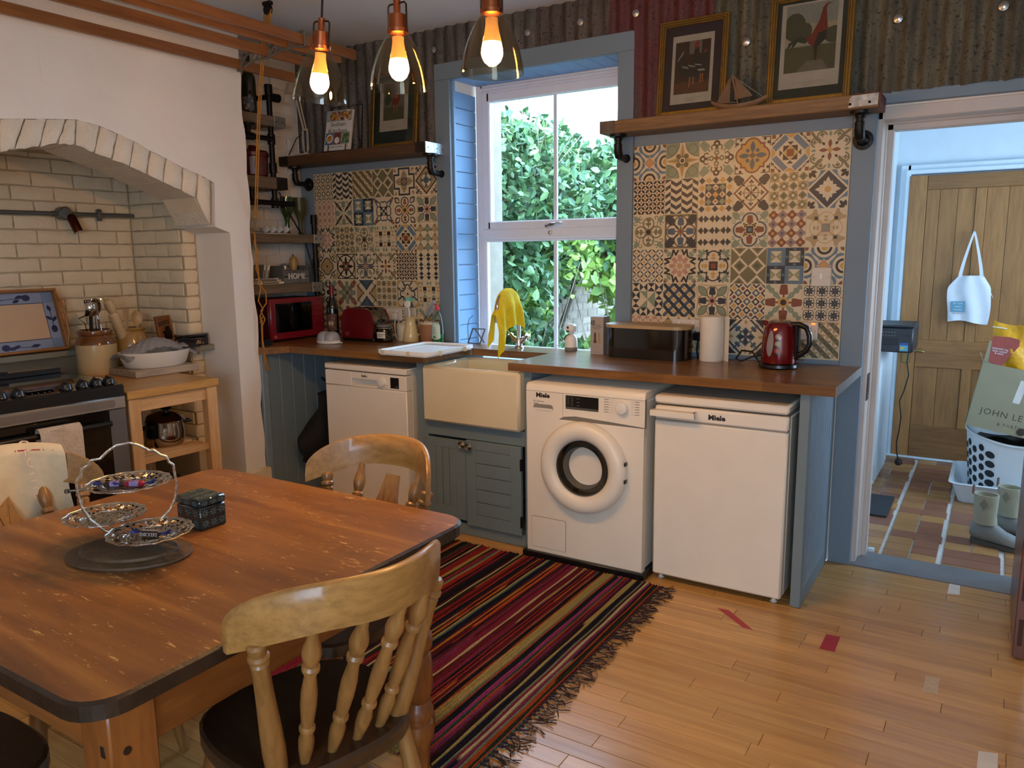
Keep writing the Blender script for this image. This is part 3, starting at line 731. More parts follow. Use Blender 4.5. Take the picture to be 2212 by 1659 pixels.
def tS(dark=1):
    d = D('cr')
    def f(i, j, x, y, h):
        k = (i+j) % 2; c = 'bk' if (k or dark == 2) else 'sl'
        d.at(x, y, h).r4(); d.petal(c, .04, .95, 1.3, .26, -45) if False else None
        for a in range(4): pass
        d.d4().poly(c, [(.98*math.cos(t)*1, .98*math.sin(t)) for t in np.linspace(-.78, .78, 6)]+[(.62-.0*0+.1*abs(t)*0, .0) for t in (0,)])
        d.up().r1(); d.dia('oc' if k else 'tc', 0, 0, .42 if k else .24); d.L = 1; d.at()
    gridfn(4, f); return d
def tH():   # tumbling chevrons
    d = D('cr')
    for i in range(6):
        x0 = -1+i/3
        for k in range(-1, 6):
            y0 = -1+k*.44+(.22 if i % 4 > 1 else 0); s_ = .2*(1 if i % 2 == 0 else -1)
            if (k+i//2) % 1 == 0: d.poly('dk', [(x0, y0), (x0+1/3, y0+s_), (x0+1/3, y0+s_+.22), (x0, y0+.22)])
    return d
def tI():
    d = D('cr')
    def f(i, j, x, y, h):
        r = max(abs(i-2), abs(j-2)); c = [['oc'], ['dk', 'cr'], ['dk', 'oc']][r][(i+j) % 2 if r else 0]
        if r < 2: d.rect('dk', x-h, y-h, x+h, y+h)
        d.up().dia(c if r != 1 else ('cr' if (i+j) % 2 else 'sg'), x, y, h*.95); d.L = 1
    gridfn(5, f); d.up().up().up().r4().poly('tc', [(0, .3), (.12, .42), (-.12, .42)]); return d
def tJ():
    d = D('cr').r4(); d.line('tc', [(0, .94), (.94, 0)], .09).r1().ring('tn', 0, 0, .36, .46)
    d.up().d4().sprig('dk', .55, 0, .78, 0, .26, 3).rect('bk', .12, -.05, .42, .05).r4().line('bk', [(0, 0), (0, .6)], .03).circ('bk', 0, .66, .06).circ('bk', .08, .58, .05).circ('bk', -.08, .58, .05).up().r1().circ('tc', 0, 0, .1); return d
def tK(c='ol', n=4):
    d = D('cr')
    def f(i, j, x, y, h):
        d.L = 1; d.rect('tn' if (i+j) % 2 else 'cr', x-h, y-h, x+h, y+h).up().dia(c, x, y, h*.95).up().circ('cr' if (i+j) % 2 else 'dl', x, y, h*.34, 10)
    gridfn(n, f); return d
def tL():
    d = D('bl').r4(); d.circ('cr', 1, 1, .58, 20).up().r1().dia('cr', 0, 0, 1.12).up().dia('dk', 0, 0, .98).up()
    for a in range(4):
        for s_, L in ((-26, .5), (0, .66), (26, .5)): d.petal('cr', 0, 0, L, .13, a*90+s_)
    d.up().circ('oc', 0, 0, .17).r4().petal('bk', .58, .9, .34, .09, 10).petal('bk', .9, .58, .34, .09, 80).petal('bk', .62, .62, .4, .09, 45); return d
def tM():
    d = D('cr').r4(); d.ring('ol', 0, .5, .3, .38).sprig('ol', 0, .28, .5, 90, .3, 2).line('sg', [(1, 1), (.6, .62), (.5, .2)], .06).sprig('sg', .55, .55, .5, 45, .26, 3).ring('ol', .84, .5, .07, .12, 0, 260).ring('ol', .5, .84, .07, .12, 0, 260).r1().rect('bk', -.13, -.13, .13, .13); return d
def tN():
    d = D('cr').r4(); d.rect('ol', -1, .88, 1, 1).ring('bk', 0, .5, .36, .42).sprig('sl', 0, .2, .62, 90, .26, 4).sprig('dk', .36, .36, .72, 45, .3, 4).line('bk', [(.45, .86), (.9, .9), (.86, .45)], .06).up().r1().circ('bk', 0, 0, .2).up().circ('tn', 0, 0, .17).up().circ('tc', 0, 0, .13); return d
def tO(v=0):
    d = D('cr'); n = 2
    for i in range(3):
        for j in range(4 if not v else 3):
            pass
    def f(i, j, x, y, h):
        d.at(x, y, h).r4(); d.poly('dk', [(0, 0), (1, .5), (.5, .12)]) if False else None
        d.rep = [(1, 0, 0, 1), (-1, 0, 0, 1), (1, 0, 0, -1), (-1, 0, 0, -1)]
        d.poly('dk', [(0, 0), (1, 0), (.3, .62)] if not v else [(0, 0), (.62, .3), (0, 1)]).up().r1(); d.L = 1
        d.up().rep = MIR; d.poly('oc' if (i+j) % 2 else 'sg', [(1, -.34), (1, .34), (.82, 0)]); d.L = 1; d.at()
    gridfn(3, f); return d
def tPq():
    d = D('cr')
    d.r4().circ('sl', 0, .5, .47, 22).r1().rect('sl', -.5, -.5, .5, .5).up().r4().circ('cr', 0, .5, .37, 22).r1().rect('cr', -.47, -.47, .47, .47)
    d.up().r4().sprig('tc', 0, .24, .56, 90, .3, 3).poly('oc', [(.05, .2), (.4, .4), (.2, .05)]).line('bk', [(0, .36), (.3, .2), (.36, .36), (.2, .3), (.36, 0)], .04).r1().up().rect('bk', -.2, -.2, .2, .2).up().rect('bl', -.1, -.1, .1, .1)
    d.r4().sprig('sg', .55, .55, .6, 45, .3, 3).ring('sg', .92, .45, .06, .11).ring('sg', .45, .92, .06, .11); return d
def tQ():
    d = D('cr')
    def f(i, j, x, y, h):
        c = 'tc' if (i+j) % 2 else 'mv'
        d.L = 1; d.at(x, y, h).r4().circ(c, 0, .52, .5, 10).r1().up().circ('oc' if c == 'tc' else 'sl', 0, 0, .34, 10); d.at()
    gridfn(4, f); return d
def tR():
    d = D('tn').r4(); d.circ('cr', .0, 1, .5).circ('cr', 1, 1, .35); d.up().heart('cr', 0, .44, .4, 90).up().ring('oc', 0, .42, .4, .44).sprig('tn', 0, .25, .4, 90, .22, 2).up().rect('dk', .42, .42, .6, .6).r1().rect('mv', -.22, -.22, .22, .22).up().rect('sg', -.14, -.14, .14, .14); return d
def tT():
    d = D('cr').r4(); d.line('bk', [(.12, .95), (.24, .68), (.4, .95), (.46, .6), (.62, .5), (.95, .42), (.66, .26), (.92, .12)], .11).sprig('sg', .55, .55, .5, 45, .3, 2).poly('tc', [(1, 1), (.8, 1), (1, .8)]).dia('oc', 0, .93, .07)
    d.up().r8().sprig('pk', .0, .16, .5, 90, .16, 3).d4().sprig('pk', .16, 0, .5, 0, .16, 3).r1().ring('pk', 0, 0, .1, .15).circ('oc', 0, 0, .09); return d
def tU():
    d = D('cr').r4(); d.ring('dk', 0, .46, .36, .44, -20, 200).sprig('dk', .28, .62, .34, 60, .4, 2).sprig('dk', -.28, .62, .34, 120, .4, 2).sprig('oc', 0, .3, .4, 90, .34, 2).petal('sg', .6, .6, .5, .12, 45).petal('sg', .62, .55, .4, .08, 10).petal('sg', .55, .62, .4, .08, 80).r1().up().rect('bk', -.26, -.26, .26, .26).up().rect('tc', -.15, -.15, .15, .15); return d
def tV(n=4):
    d = D('ol')
    def f(i, j, x, y, h):
        d.at(x, y, h); d.rep = [ROT4[(0, 1, 3, 2)[(i % 2)*2+j % 2]]]
        d.poly('cr', [(-1, -1), (-.35, -1), (1, .35), (1, 1)]).poly('dl', [(.25, -1), (1, -1), (1, -.25)]); d.at()
    gridfn(n, f); return d
def tW():
    d = D('sl')
    for x in (-.5, .5):
        for y in (-.5, .5):
            d.L = 1; d.at(x, y, .5).r4(); d.poly('dk', [(-.98, -.98), (.98, -.98), (.62, -.62), (-.62, -.62)]) if (x*y > 0) else d.poly('bl', [(-.98, -.98), (.98, -.98), (.62, -.62), (-.62, -.62)])
            d.up(); d.rep = ROT4[::2]; d.poly('cr', [(-.62, .62), (0, 0), (.62, .62)]); d.rep = ROT4[1::2]; d.poly('sg', [(-.62, .62), (0, 0), (.62, .62)]).up().dia('oc', 0, .4, .16); d.r4().up().dia('bl', 0, .82, .2, .14); d.at()
    return d
def tX():
    d = D('cr')
    def f(i, j, x, y, h):
        d.at(x, y, h)
        if i in (1, 2) and j in (1, 2):
            q = [(-1, -1), (1, 1), (1, -1)] if i == j else [(-1, 1), (1, -1), (1, 1)]
            d.r1().poly('sg', q)
        else:
            d.rep = ROT4[::2] if (i+j) % 2 else ROT4[1::2]; d.poly('dk', [(-1, 1), (0, 0), (1, 1)])
        d.at()
    gridfn(4, f); return d
def tY():
    d = D('cr')
    for k in range(-3, 4):
        d.line('sl', [(-1.3+k*.66, -1.3), (1.3+k*.66, 1.3)], .2).up().line('dk', [(-1.3+k*.66, 1.3), (1.3+k*.66, -1.3)], .2); d.L = 1
    d.up().up()
    for i in range(-3, 4):
        for j in range(-3, 4):
            if (i+j) % 2 == 0: d.circ('oc', i*.33+.33, j*.33, .1, 10)
    return d
def tZ():
    d = D('cr').r4(); d.ring('ol', 0, .5, .32, .37).sprig('dk', 0, .2, .6, 90, .28, 4).petal('ol', .25, .25, .9, .24, 45).up().petal('sg', .32, .32, .72, .18, 45).line('tn', [(-.8, .96), (0, .85), (.8, .96)], .05).r1().up().circ('pk', 0, 0, .24).up().circ('bk', 0, 0, .12); return d
def ta():
    d = D('cr')
    for i in range(-4, 5):
        for j in range(-4, 5):
            if (i+j) % 2: continue
            x, y = i*.25, j*.25; k = (j//1) % 4
            d.L = 1
            if j % 2 == 0: d.dia('dk' if (i//2+j//2) % 2 else 'sl', x, y, .24).up().circ('cr', x, y, .1, 10)
            elif (i+j)//2 % 2: d.circ('tc', x, y, .11, 10)
            else: d.r1().at(x, y, .2).r4().circ('oc', 0, .4, .35, 8).at().r1()
    return d
def tb():
    d = D('cr').r4(); d.line('sg', [(.2, .2), (.5, .38), (.6, .75), (1, .82)], .13).line('sg', [(.2, .2), (.38, .5), (.75, .6), (.82, 1)], .13).petal('sg', .62, .62, .5, .12, 45).sprig('tc', 0, .28, .72, 90, .34, 3).up().r1().circ('oc', 0, 0, .3).up().circ('bk', 0, 0, .17); return d
def tc_():
    d = D('cr')
    def f(i, j, x, y, h):
        d.at(x, y, h).d4().ring('dk', .5, 0, .4, .52, 0, 360, 10).petal('dk', .15, 0, .6, .16, 0).r4().line('dk', [(0, 0), (0, .98)], .09); d.at()
    gridfn(3, f); d.r4().dia('tn', .33, .33, .08).dia('pk', 1, .33, .09).dia('pk', -.33, 1, .09); return d
def td():
    d = D('cr')
    for k in range(-4, 5): d.line('pk', [(-1.2+k*.5, -1.2), (1.2+k*.5, 1.2)], .05).line('pk', [(-1.2+k*.5, 1.2), (1.2+k*.5, -1.2)], .05)
    for i in range(-2, 3):
        for j in range(-2, 3): d.at(i*.5, j*.5, .24).r4().petal('pk', 0, .1, .8, .24).at().r1()
    d.up().dia('bk', .5, 0, .06).dia('bk', -.5, 0, .06); return d
def tg_():
    d = D('cr').r4(); d.line('dk', [(.25, 1), (1, .25)], .1).poly('dk', [(1, 1), (.5, 1), (1, .5)]).sprig('sl', .3, .3, .55, 45, .34, 2).petal('tn', 0, .7, .3, .1).r1().up().dia('sl', 0, 0, .56).up().r4().petal('dk', 0, .05, .42, .1).d4().petal('cr', .12, 0, .24, .06, 0); return d
def th(n=6):
    d = D('cr')
    def f(i, j, x, y, h):
        d.at(x, y, h).r1(); c = ('ol', 'tn', 'cr', 'dl') if (i+j) % 2 else ('tn', 'ol', 'dl', 'cr')
        for k in range(4): d.rep = [ROT4[k]]; d.poly(c[k], [(-1, 1), (0, 0), (1, 1)])
        d.at()
    gridfn(n, f); return d
def ti():
    d = D('cr').r4()
    d.line('dk', [(-.48, .92), (.48, .92), (.48, .48), (.92, .48), (.92, -.48)], .13).petal('ol', 0, -.1, .92, .26).up().petal('tn', 0, -.02, .78, .2).up().ring('sl', 0, 0, .26, .32, 45, 135).line('sl', [(-.22, .22), (.22, .22)], .06).circ('bk', 0, .48, .05).d4().petal('tc', .02, 0, .26, .07, 0).r4().ring('tc', .82, .82, .05, .12, 0, 270); return d
def tj():
    d = D('cr').r1().dia('bk', 0, 0, 1.0).up().dia('tn', 0, 0, .86).up().circ('ol', 0, 0, .56, 22).up().circ('cr', 0, 0, .46, 22).up().r4().sprig('sl', 0, 0, .44, 90, .3, 2).circ('dk', 0, .38, .07).sprig('dk', .6, .6, .42, 45, .3, 2).ring('tc', .88, .5, .05, .12).ring('tc', .5, .88, .05, .12).r1().circ('sl', 0, 0, .14); return d
def tk():
    d = D('cr').d4().petal('bk', .08, 0, 1.3, .12, 0).r4().up().ring('ol', .34, .6, .2, .26, -60, 200).ring('ol', -.34, .6, .2, .26, -20, 240).sprig('sg', 0, .3, .6, 90, .3, 3); return d
def tl():
    d = D('cr').r4().ring('dk', .13, .48, .17, .25, -120, 140).ring('dk', -.13, .48, .17, .25, 40, 300).line('dk', [(.26, .3), (0, 0), (-.26, .3)], .09).petal('sl', .55, .3, .6, .07, 60).sprig('tc', .65, .65, .42, 45, .34, 2).petal('sl', .3, .6, .5, .07, 20); return d
def tm():
    d = D('cr').r4().ring('bk', 0, .58, .3, .38).sprig('tc', 0, .36, .42, 90, .4, 2).petal('bk', .5, .5, .62, .22, 45).up().petal('cr', .56, .56, .4, .12, 45).r1().up().circ('oc', 0, 0, .3).up().circ('dk', 0, 0, .13); return d
def tn_():
    d = D('cr')
    def f(i, j, x, y, h):
        c = ['sg', 'tn', 'cr', 'oc'][(i*2+j) % 4]
        if i % 2 and j % 2: d.L = 2; d.at(x, y, h).d4().circ('bk', .5, 0, .5, 8).r1().circ('bk', 0, 0, .4).at()
        else: d.L = 1; d.at(x, y, h); d.rep = ROT4[::2] if (i+j) % 2 else ROT4[1::2]; d.poly(c, [(-1, 1), (0, 0), (1, 1)]); d.at().r1()
    gridfn(5, f); return d
def to_():
    d = D('cr')
    for i in range(-3, 4):
        for j in range(-3, 4):
            if (i+j) % 2 == 0: d.dia(['sg', 'cr', 'tn', 'cr'][(i+2*j) % 4], i*.33, j*.33, .33)
            else: d.up().r1().poly('ol', [(i*.33-.16, j*.33-.16), (i*.33+.16, j*.33-.16), (i*.33, j*.33+.04)]); d.L = 1
    return d
def tp():
    d = D('cr').r4().circ('bk', 0, .28, .42, 16).poly('tn', [(1, 1), (.45, 1), (1, .45)]).up().circ('tn', 0, .28, .34, 16).ring('bk', .62, .62, .1, .18).line('bk', [(.3, .95), (.45, .6), (.62, .45), (.95, .3)], .08).r1().up().circ('tn', 0, 0, .36).up().circ('tc', 0, 0, .1); return d
def tq():
    d = D('cr').r1().ring('bk', 0, 0, .82, .92, 0, 360, 28).r4().rect('bk', -.98, .9, .98, .97).ring('bk', 0, 1.1, .78, .86, 200, 340).up().petal('bk', 0, .05, .74, .13).d4().petal('tc', .05, 0, .5, .1, 0).line('bk', [(.8, 0), (1.3, 0)], .07).r1().circ('oc', 0, 0, .08); return d
def tr2():
    d = D('cr').d4().heart('bk', .62, 0, .5, 180-180).up().heart('cr', .63, 0, .4, 0).up().sprig('sg', .4, 0, .42, 0, .4, 2).r4().petal('sl', 0, .05, .95, .09).petal('bk', .8, .8, .3, .08, 45).d4().petal('tc', .02, 0, .3, .05, 0); return d
def ts_():
    d = D('cr').r4().circ('bk', 0, .66, .32, 16).sprig('sg', .3, .3, .8, 45, .28, 3).up().sprig('cr', 0, .42, .5, 90, .26, 2).r1().circ('bk', 0, 0, .2); return d
def tt():
    d = D('cr').d4().sprig('tc', .5, 0, .8, 0, .16, 3).sprig('ol', .05, 0, .7, 0, .2, 3).r4().sprig('sg', 0, .2, .7, 90, .2, 3).r1().up().r4().petal('bk', 0, .02, .22, .07); return d
def tu():
    d = D('tn').r1().poly('sl', [(-1, 1), (1, 1), (.0, -.1)]).poly('sl', [(-1, -1), (1, -1), (0, .1)]).up().line('cr', [(-1.1, -1.1), (1.1, 1.1)], .3).line('cr', [(-1.1, 1.1), (1.1, -1.1)], .3).up().r4()
    for o in (.19, -.19): d.line('dk', [(.28+o, .28-o), (1.1+o, 1.1-o)], .08)
    d.line('dk', [(.0, .36), (.36, 0)], .07).line('dk', [(.5, .9), (.9, .5)], .06).r1().up().line('cr', [(-.3, -.3), (.3, .3)], .22).line('cr', [(-.3, .3), (.3, -.3)], .22); return d
def tv():
    d = D('cr')
    def f(i, j, x, y, h):
        d.at(x, y, h).r4().petal('tn' if (i+j) % 2 else 'ol', 0, .0, 1, .3).d4().petal('ol', .1, 0, 1.1, .16, 0); d.at()
    gridfn(4, f); return d
def tw():
    d = D('cr').r4().line('bk', [(-.8, .95), (.8, .95)], .05).ring('bk', .78, .78, .15, .2, 0, 90).poly('oc', [(.95, .6), (.6, .95), (.95, .95)]).ring('dk', 0, .44, .2, .3, -30, 210).ring('dk', .5, .34, .1, .19, 100, 380).petal('sl', .2, .6, .5, .08, 50).petal('sl', -.2, .6, .5, .08, 130).r1().up().dia('tc', 0, 0, .12).r4().ring('tc', .14, .4, .05, .09, 0, 270); return d
def tdark(): return tS(2)
TR_ = [[tA, tB, tC, tD, tE, tF], [tG, tH, tI, tJ, tK, tL], [tM, tN, tO, tPq, tQ, tR], [tS, tT, tU, tV, tW, tA], [tX, tY, tZ, ta, tb, tc_], [td, to_, tM, tg_, tj, th]]
TL_ = [[tdark, tH, th, tV, ti, tj], [td, tk, tW, tl, tm, tZ], [tT, tK, tM, tn_, tE, to_], [tp, tq, tr2, tF, tG, lambda: tO(1)], [ts_, tt, tu, tv, tw, tn_], [tQ, tb, tJ, tG, tM, tb]]
TS = .170
def tile(fn, x0, z1, par, zmin):
    d = fn(); hw = TS/2; k = hw-.0014; xc, zc = x0+hw, z1-hw; m = M()
    zlow = max(zc-k, zmin)
    m.box((xc-k, -.0022, zlow), (xc+k, .008, zc+k), PK.index(d.bg), 0)
    for n_, (c, q, L) in enumerate(sorted(d.p, key=lambda t: t[2])):
        y = -.00225-4e-6*n_
        if zlow > zc-k+1e-4:
            lim = (zlow-zc)/k; q = [(u, max(v, lim)) for u, v in q]
        m.add([(xc+u*k, y, zc+v*k) for u, v in q], [tuple(range(len(q)))], PK.index(c))
    m.build('tile', PM, par, smooth=False)
tb_ = M(); tb_.box((-2.269, .0, .958), (-1.244, .010, 1.995)).box((-.003, .0, .966), (1.0235, .010, 1.993)); tb_.build('grout', P('tile_grout', '#d8c69c', .6), wb)
for r in range(6):
    for c in range(6):
        if r < 5 or True:
            tile(TR_[r][c], c*TS+.0005, 1.991-r*TS, wb, .968); tile(TL_[r][c], -2.2665+c*TS, 1.991-r*TS, wb, .959)
# ================================================================ KITCHEN RUN
def TY(x, y, z): return TR((x, y, z), rx=PI/2)
def TX(x, y, z): return TR((x, y, z), rx=PI/2, rz=PI/2)
oak = None
def worktop_mat():
    m, nt, bs = base('worktop_oak'); v = coords(nt, (1, 1, 1))
    br = nd(nt, 'ShaderNodeTexBrick'); br.offset = .5; br.inputs['Scale'].default_value = 1; br.inputs['Brick Width'].default_value = .42; br.inputs['Row Height'].default_value = .042; br.inputs['Mortar Size'].default_value = .0
    nt.links.new(v, br.inputs['Vector']); br.inputs['Color1'].default_value = (.62, .62, .62, 1); br.inputs['Color2'].default_value = (1, 1, 1, 1)
    n1 = noise(nt, coords(nt, (.08, 1, 1)), 26, 5, .6, .5)
    c = ramp(nt, n1, [(.3, H('#6b4522')), (.7, H('#9c6c38'))]); c = mix(nt, 1.0, c, br.outputs['Color'], 'MULTIPLY')
    nt.links.new(c, bs.inputs['Base Color']); bs.inputs['Roughness'].default_value = .3; bs.inputs['Coat Weight'].default_value = .15; bs.inputs['Coat Roughness'].default_value = .2
    bump(nt, bs, n1, .05); return m
wt = thing('worktop', 'oiled oak worktop running along the window wall around the sink', 'worktop')
o_ = [(-2.39, -.76), (-1.965, -.76), (-1.895, -.627), (-.903, -.627), (-.892, -.262)]+arc(-.852, -.262, .04, 180, 90, 5)+[(-.372, -.222), (-.374, -.627), (1.118, -.627), (1.118, -.006), (.02, -.006), (.02, -.03), (-1.16, -.03), (-1.16, -.006), (-2.39, -.006)]
m = M(); m.prism(o_, .0385, Matrix.Translation((0, 0, .9055)))
wm_ = worktop_mat(); m.build('slab', wm_, wt, smooth=False)
M().box((1.118, -.626, .906), (1.1215, -.006, .9435), 0, .0006).build('end_strip', P('edge_strip_grey', '#8d8d8b', .5), wt)
# ---- belfast sink
sk = thing('butler_sink', 'deep white ceramic butler sink under the window', 'sink', (-.606, -.42, .603))
gz = P('glazed_fireclay', '#d9cba9', .14, var=.02, coat=.4); m = M()
x, y0, y1, h = .299, -.215, .2, .294
m.box((-x, y0, 0), (x, y0+.036, h), 0, .013).box((-x, y1-.036, 0), (x, y1, h), 0, .013).box((-x, y0+.01, 0), (-x+.036, y1-.01, h), 0, .013).box((x-.036, y0+.01, 0), (x, y1-.01, h), 0, .013).box((-x+.01, y0+.01, 0), (x-.01, y1-.01, .04), 0, .01)
m.build('basin', gz, sk); M().lathe([(0, 0), (.043, 0), (.043, .004), (.03, .002), (0, .001)], (0, 0, .0405), 20).build('waste', chrome, sk)
# ---- sink cupboard
sc = thing('sink_cupboard', 'grey painted two-door cupboard under the butler sink', 'cupboard', (-.634, -.3, 0))
m = M()
for a, b in (((-.977, -.587, 0), (-.908, -.05, .905)), ((-.306, -.587, 0), (-.268, -.05, .905)), ((-.908, -.587, .522), (-.306, -.05, .6)), ((-.908, -.587, 0), (-.306, -.55, .062)), ((-.908, -.07, .07), (-.306, -.05, .52)), ((-.908, -.545, .05), (-.306, -.07, .07))):
    m.box([p-q for p, q in zip(a, (-.634, -.3, 0))], [p-q for p, q in zip(b, (-.634, -.3, 0))], 0, .003)
m.build('carcass', sage_paint, sc, smooth=False)
kn = P('pewter_knob', '#a9a39a', .25, 1, var=.1)
def cdoor(x0, x1, z0, z1, vert, hx, kx, kz, yy=-.602):
    d = link('door', None, sc); ox, oy = -.634, -.3
    m = M(); w = .062
    for a, b in (((x0, z0), (x0+w, z1)), ((x1-w, z0), (x1, z1)), ((x0+w, z1-w*.75), (x1-w, z1)), ((x0+w, z0), (x1-w, z0+w))): m.box((a[0]-ox, yy-oy, a[1]), (b[0]-ox, yy+.019-oy, b[1]), 0, .0015)
    m.build('door_frame', sage_paint, d, smooth=False); n = 3 if vert else 5
    for i in range(n):
        if vert: a, b = (x0+w+(x1-x0-2*w)*i/n+.0014, z0+w), (x0+w+(x1-x0-2*w)*(i+1)/n-.0014, z1-w*.75)
        else: a, b = (x0+w, z0+w+(z1-z0-1.75*w)*i/n+.0014), (x1-w, z0+w+(z1-z0-1.75*w)*(i+1)/n-.0014)
        M().box((a[0]-ox, yy+.0015-oy, a[1]), (b[0]-ox, yy+.017-oy, b[1]), 0, .0018).build('panel_board', sage_paint, d, smooth=False)
    M().lathe([(0, 0), (.008, 0), (.007, .012), (.019, .016), (.021, .021), (.018, .025), (.014, .0235), (.012, .028), (.008, .026), (.005, .03), (0, .03)], T=TY(kx-ox, yy-oy, kz)).build('knob', kn, d)
    m = M()
    for z in (z0+.07, z1-.09): m.box((hx-.006-ox, yy-.003-oy, z-.03), (hx+.004-ox, yy+.01-oy, z+.03), 0, .001)
    m.build('hinge', black_metal, d)
cdoor(-.915, -.657, .085, .512, True, -.915, -.668, .497); cdoor(-.652, -.318, .066, .522, False, -.318, -.622, .492, -.606)
# ---- dishwasher
dw = thing('dishwasher', 'white freestanding dishwasher left of the sink', 'dishwasher', (-1.32, -.33, 0))
ox, oy = -1.32, -.33
def bx(m, a, b, mi=0, bv=0): return m.box((a[0]-ox, a[1]-oy, a[2]), (b[0]-ox, b[1]-oy, b[2]), mi, bv)
m = M(); bx(m, (-1.612, -.565, .02), (-1.028, -.05, .83), 0, .004); m.build('body', white_en, dw)
m = M(); bx(m, (-1.62, -.622, .832), (-1.02, -.05, .864), 0, .005); m.build('lid', white_en, dw)
m = M(); bx(m, (-1.6185, -.62, .10), (-1.0215, -.572, .742), 0, .004); m.build('door', white_en, dw)
m = M(); bx(m, (-1.6185, -.62, .744), (-1.4155, -.572, .826), 0, .003); bx(m, (-1.2275, -.62, .744), (-1.0215, -.572, .826), 0, .003); bx(m, (-1.4155, -.62, .79), (-1.2275, -.572, .826), 0, .001); bx(m, (-1.4155, -.585, .744), (-1.2275, -.572, .79)); bx(m, (-1.4155, -.62, .744), (-1.2275, -.6, .757), 0, .001); m.build('control_panel', white_en, dw, smooth=False)
m = M(); m.lathe([(.027, 0), (.026, .012), (.023, .02), (.020, .021), (0, .0215)], T=TY(-1.186-ox, -.62-oy, .786)); m.box((-.001+(-1.184-ox), -.642-oy, .786), (.001+(-1.184-ox), -.6405-oy, .806)); m.build('dial', white_pl, dw)
m = M(); bx(m, (-1.131, -.6212, .755), (-1.072, -.618, .814)); m.build('display', black_pl, dw, smooth=False)
m = M(); bx(m, (-1.6, -.59, .01), (-1.04, -.1, .1)); m.build('plinth', white_en, dw)
ink = P('dark_print', '#26221f', .6)
text('beko', .021, ink, dw, TY(-1.318-ox, -.6203-oy, .808), bold=.0006); text('8:88', .008, P('grey_print', '#8a857c', .6), dw, TY(-1.087-ox, -.6214-oy, .765))
m = M()
for a in (-70, -35, 0, 35, 70, 120, 150): q = math.radians(90-a); m.box((-1.186-ox+.036*math.cos(q)-.006, -.6206-oy, .786+.036*math.sin(q)), (-1.186-ox+.036*math.cos(q)+.006, -.62-oy, .787+.036*math.sin(q)))
m.build('dial_marks', P('grey_print', '#8a857c', .6), dw, smooth=False)
# ---- washing machine
wmv = thing('washing_machine', 'white front-loading washing machine between sink cupboard and fridge', 'washing machine', (.0455, -.3, 0), .006)
fy = -.355; WW = .301
m = M(); m.box((-WW+.004, fy+.02, .035), (WW-.004, .27, .82), 0, .006); m.build('cabinet', white_en, wmv)
m = M(); m.prism([(fy, .826), (fy+.003, .848), (fy+.014, .86), (.27, .862), (.27, .826)][::-1], 2*WW, FX @ Matrix.Translation((0, 0, -WW))); m.build('top_lid', white_en, wmv, ang=50)
# front panel with a round port hole
dcx, dcz, dr = .0085, .487, .213
def plate_hole(m, x0, z0, x1, z1, cx, cz, r, y, yb, n=48):
    v = []; f = []
    for i in range(n):
        a = 2*PI*i/n; c, s_ = math.cos(a), math.sin(a)
        t = min((x1-cx)/c if c > 1e-9 else (x0-cx)/c if c < -1e-9 else 9, (z1-cz)/s_ if s_ > 1e-9 else (z0-cz)/s_ if s_ < -1e-9 else 9)
        v += [(cx+r*c, y, cz+r*s_), (cx+t*c, y, cz+t*s_), (cx+r*c, yb, cz+r*s_)]
    for i in range(n):
        j = (i+1) % n; f += [(3*i, 3*i+1, 3*j+1, 3*j), (3*i, 3*j, 3*j+2, 3*i+2)]
    for k, (X, Z) in enumerate(((x1, z1), (x0, z1), (x0, z0), (x1, z0))):
        b = len(v); a0 = math.atan2(Z-cz, X-cx) % (2*PI); i = int(a0/(2*PI)*n); v.append((X, y, Z)); f.append((3*i+1, b, 3*((i+1) % n)+1))
    m.add(v, f); return m
m = M(); plate_hole(m, -WW, .035, WW, .70, dcx, dcz, .2, fy, fy+.05); m.box((-WW, fy, .035), (-WW+.003, fy+.03, .7)).box((WW-.003, fy, .035), (WW, fy+.03, .7)).box((-WW, fy, .032), (WW, fy+.03, .0355)); m.build('front_panel', white_en, wmv, smooth=False)
m = M(); cp = [(-WW, .824), (WW, .824), (WW, .704), (.13, .714), (-.04, .722), (-.10, .714), (-.16, .682), (-.19, .678), (-WW, .682)]
m.prism(cp[::-1], .02, FY @ Matrix.Translation((0, 0, -fy-.0202))); m.build('control_panel', white_en, wmv, smooth=False)
M().box((-WW, fy+.004, .66), (WW, fy+.02, .83)).build('panel_backing', P('seam_grey', '#7b7468', .7), wmv)
m = M(); m.prism(rrect(.105, .03, .014, 5, -.209, .749), .0006, FY @ Matrix.Translation((0, 0, -fy+.0001))); m.build('drawer_grip', P('grip_shadow', '#8b857b', .5), wmv); m = M(); m.prism(rrect(.1, .01, .005, 4, -.209, .7405), .002, FY @ Matrix.Translation((0, 0, -fy+.0003))); m.build('drawer_lip', white_en, wmv)
m = M(); m.box((-.1045, fy-.0006, .712), (-.1035, fy, .823)); m.build('drawer_seam', P('seam_grey', '#7b7468', .7), wmv, smooth=False)
m = M(); m.box((-.089, fy-.0016, .765), (.078, fy, .818), 0); m.box((-.089, fy-.0017, .754), (.078, fy, .765), 1); m.build('display', [black_pl, P('display_band', '#55524d', .4)], wmv, smooth=False)
gp = P('grey_print', '#8a857c', .6); m = M()
for i in range(6):
    m.box((-.082, fy-.002, .773+i*.0075), (-.07, fy-.0016, .7742+i*.0075)); m.box((-.062, fy-.002, .773+i*.0075), (-.05, fy-.0016, .7742+i*.0075))
for i in range(3): m.box((-.032, fy-.002, .773+i*.016), (-.016, fy-.0016, .7745+i*.016))
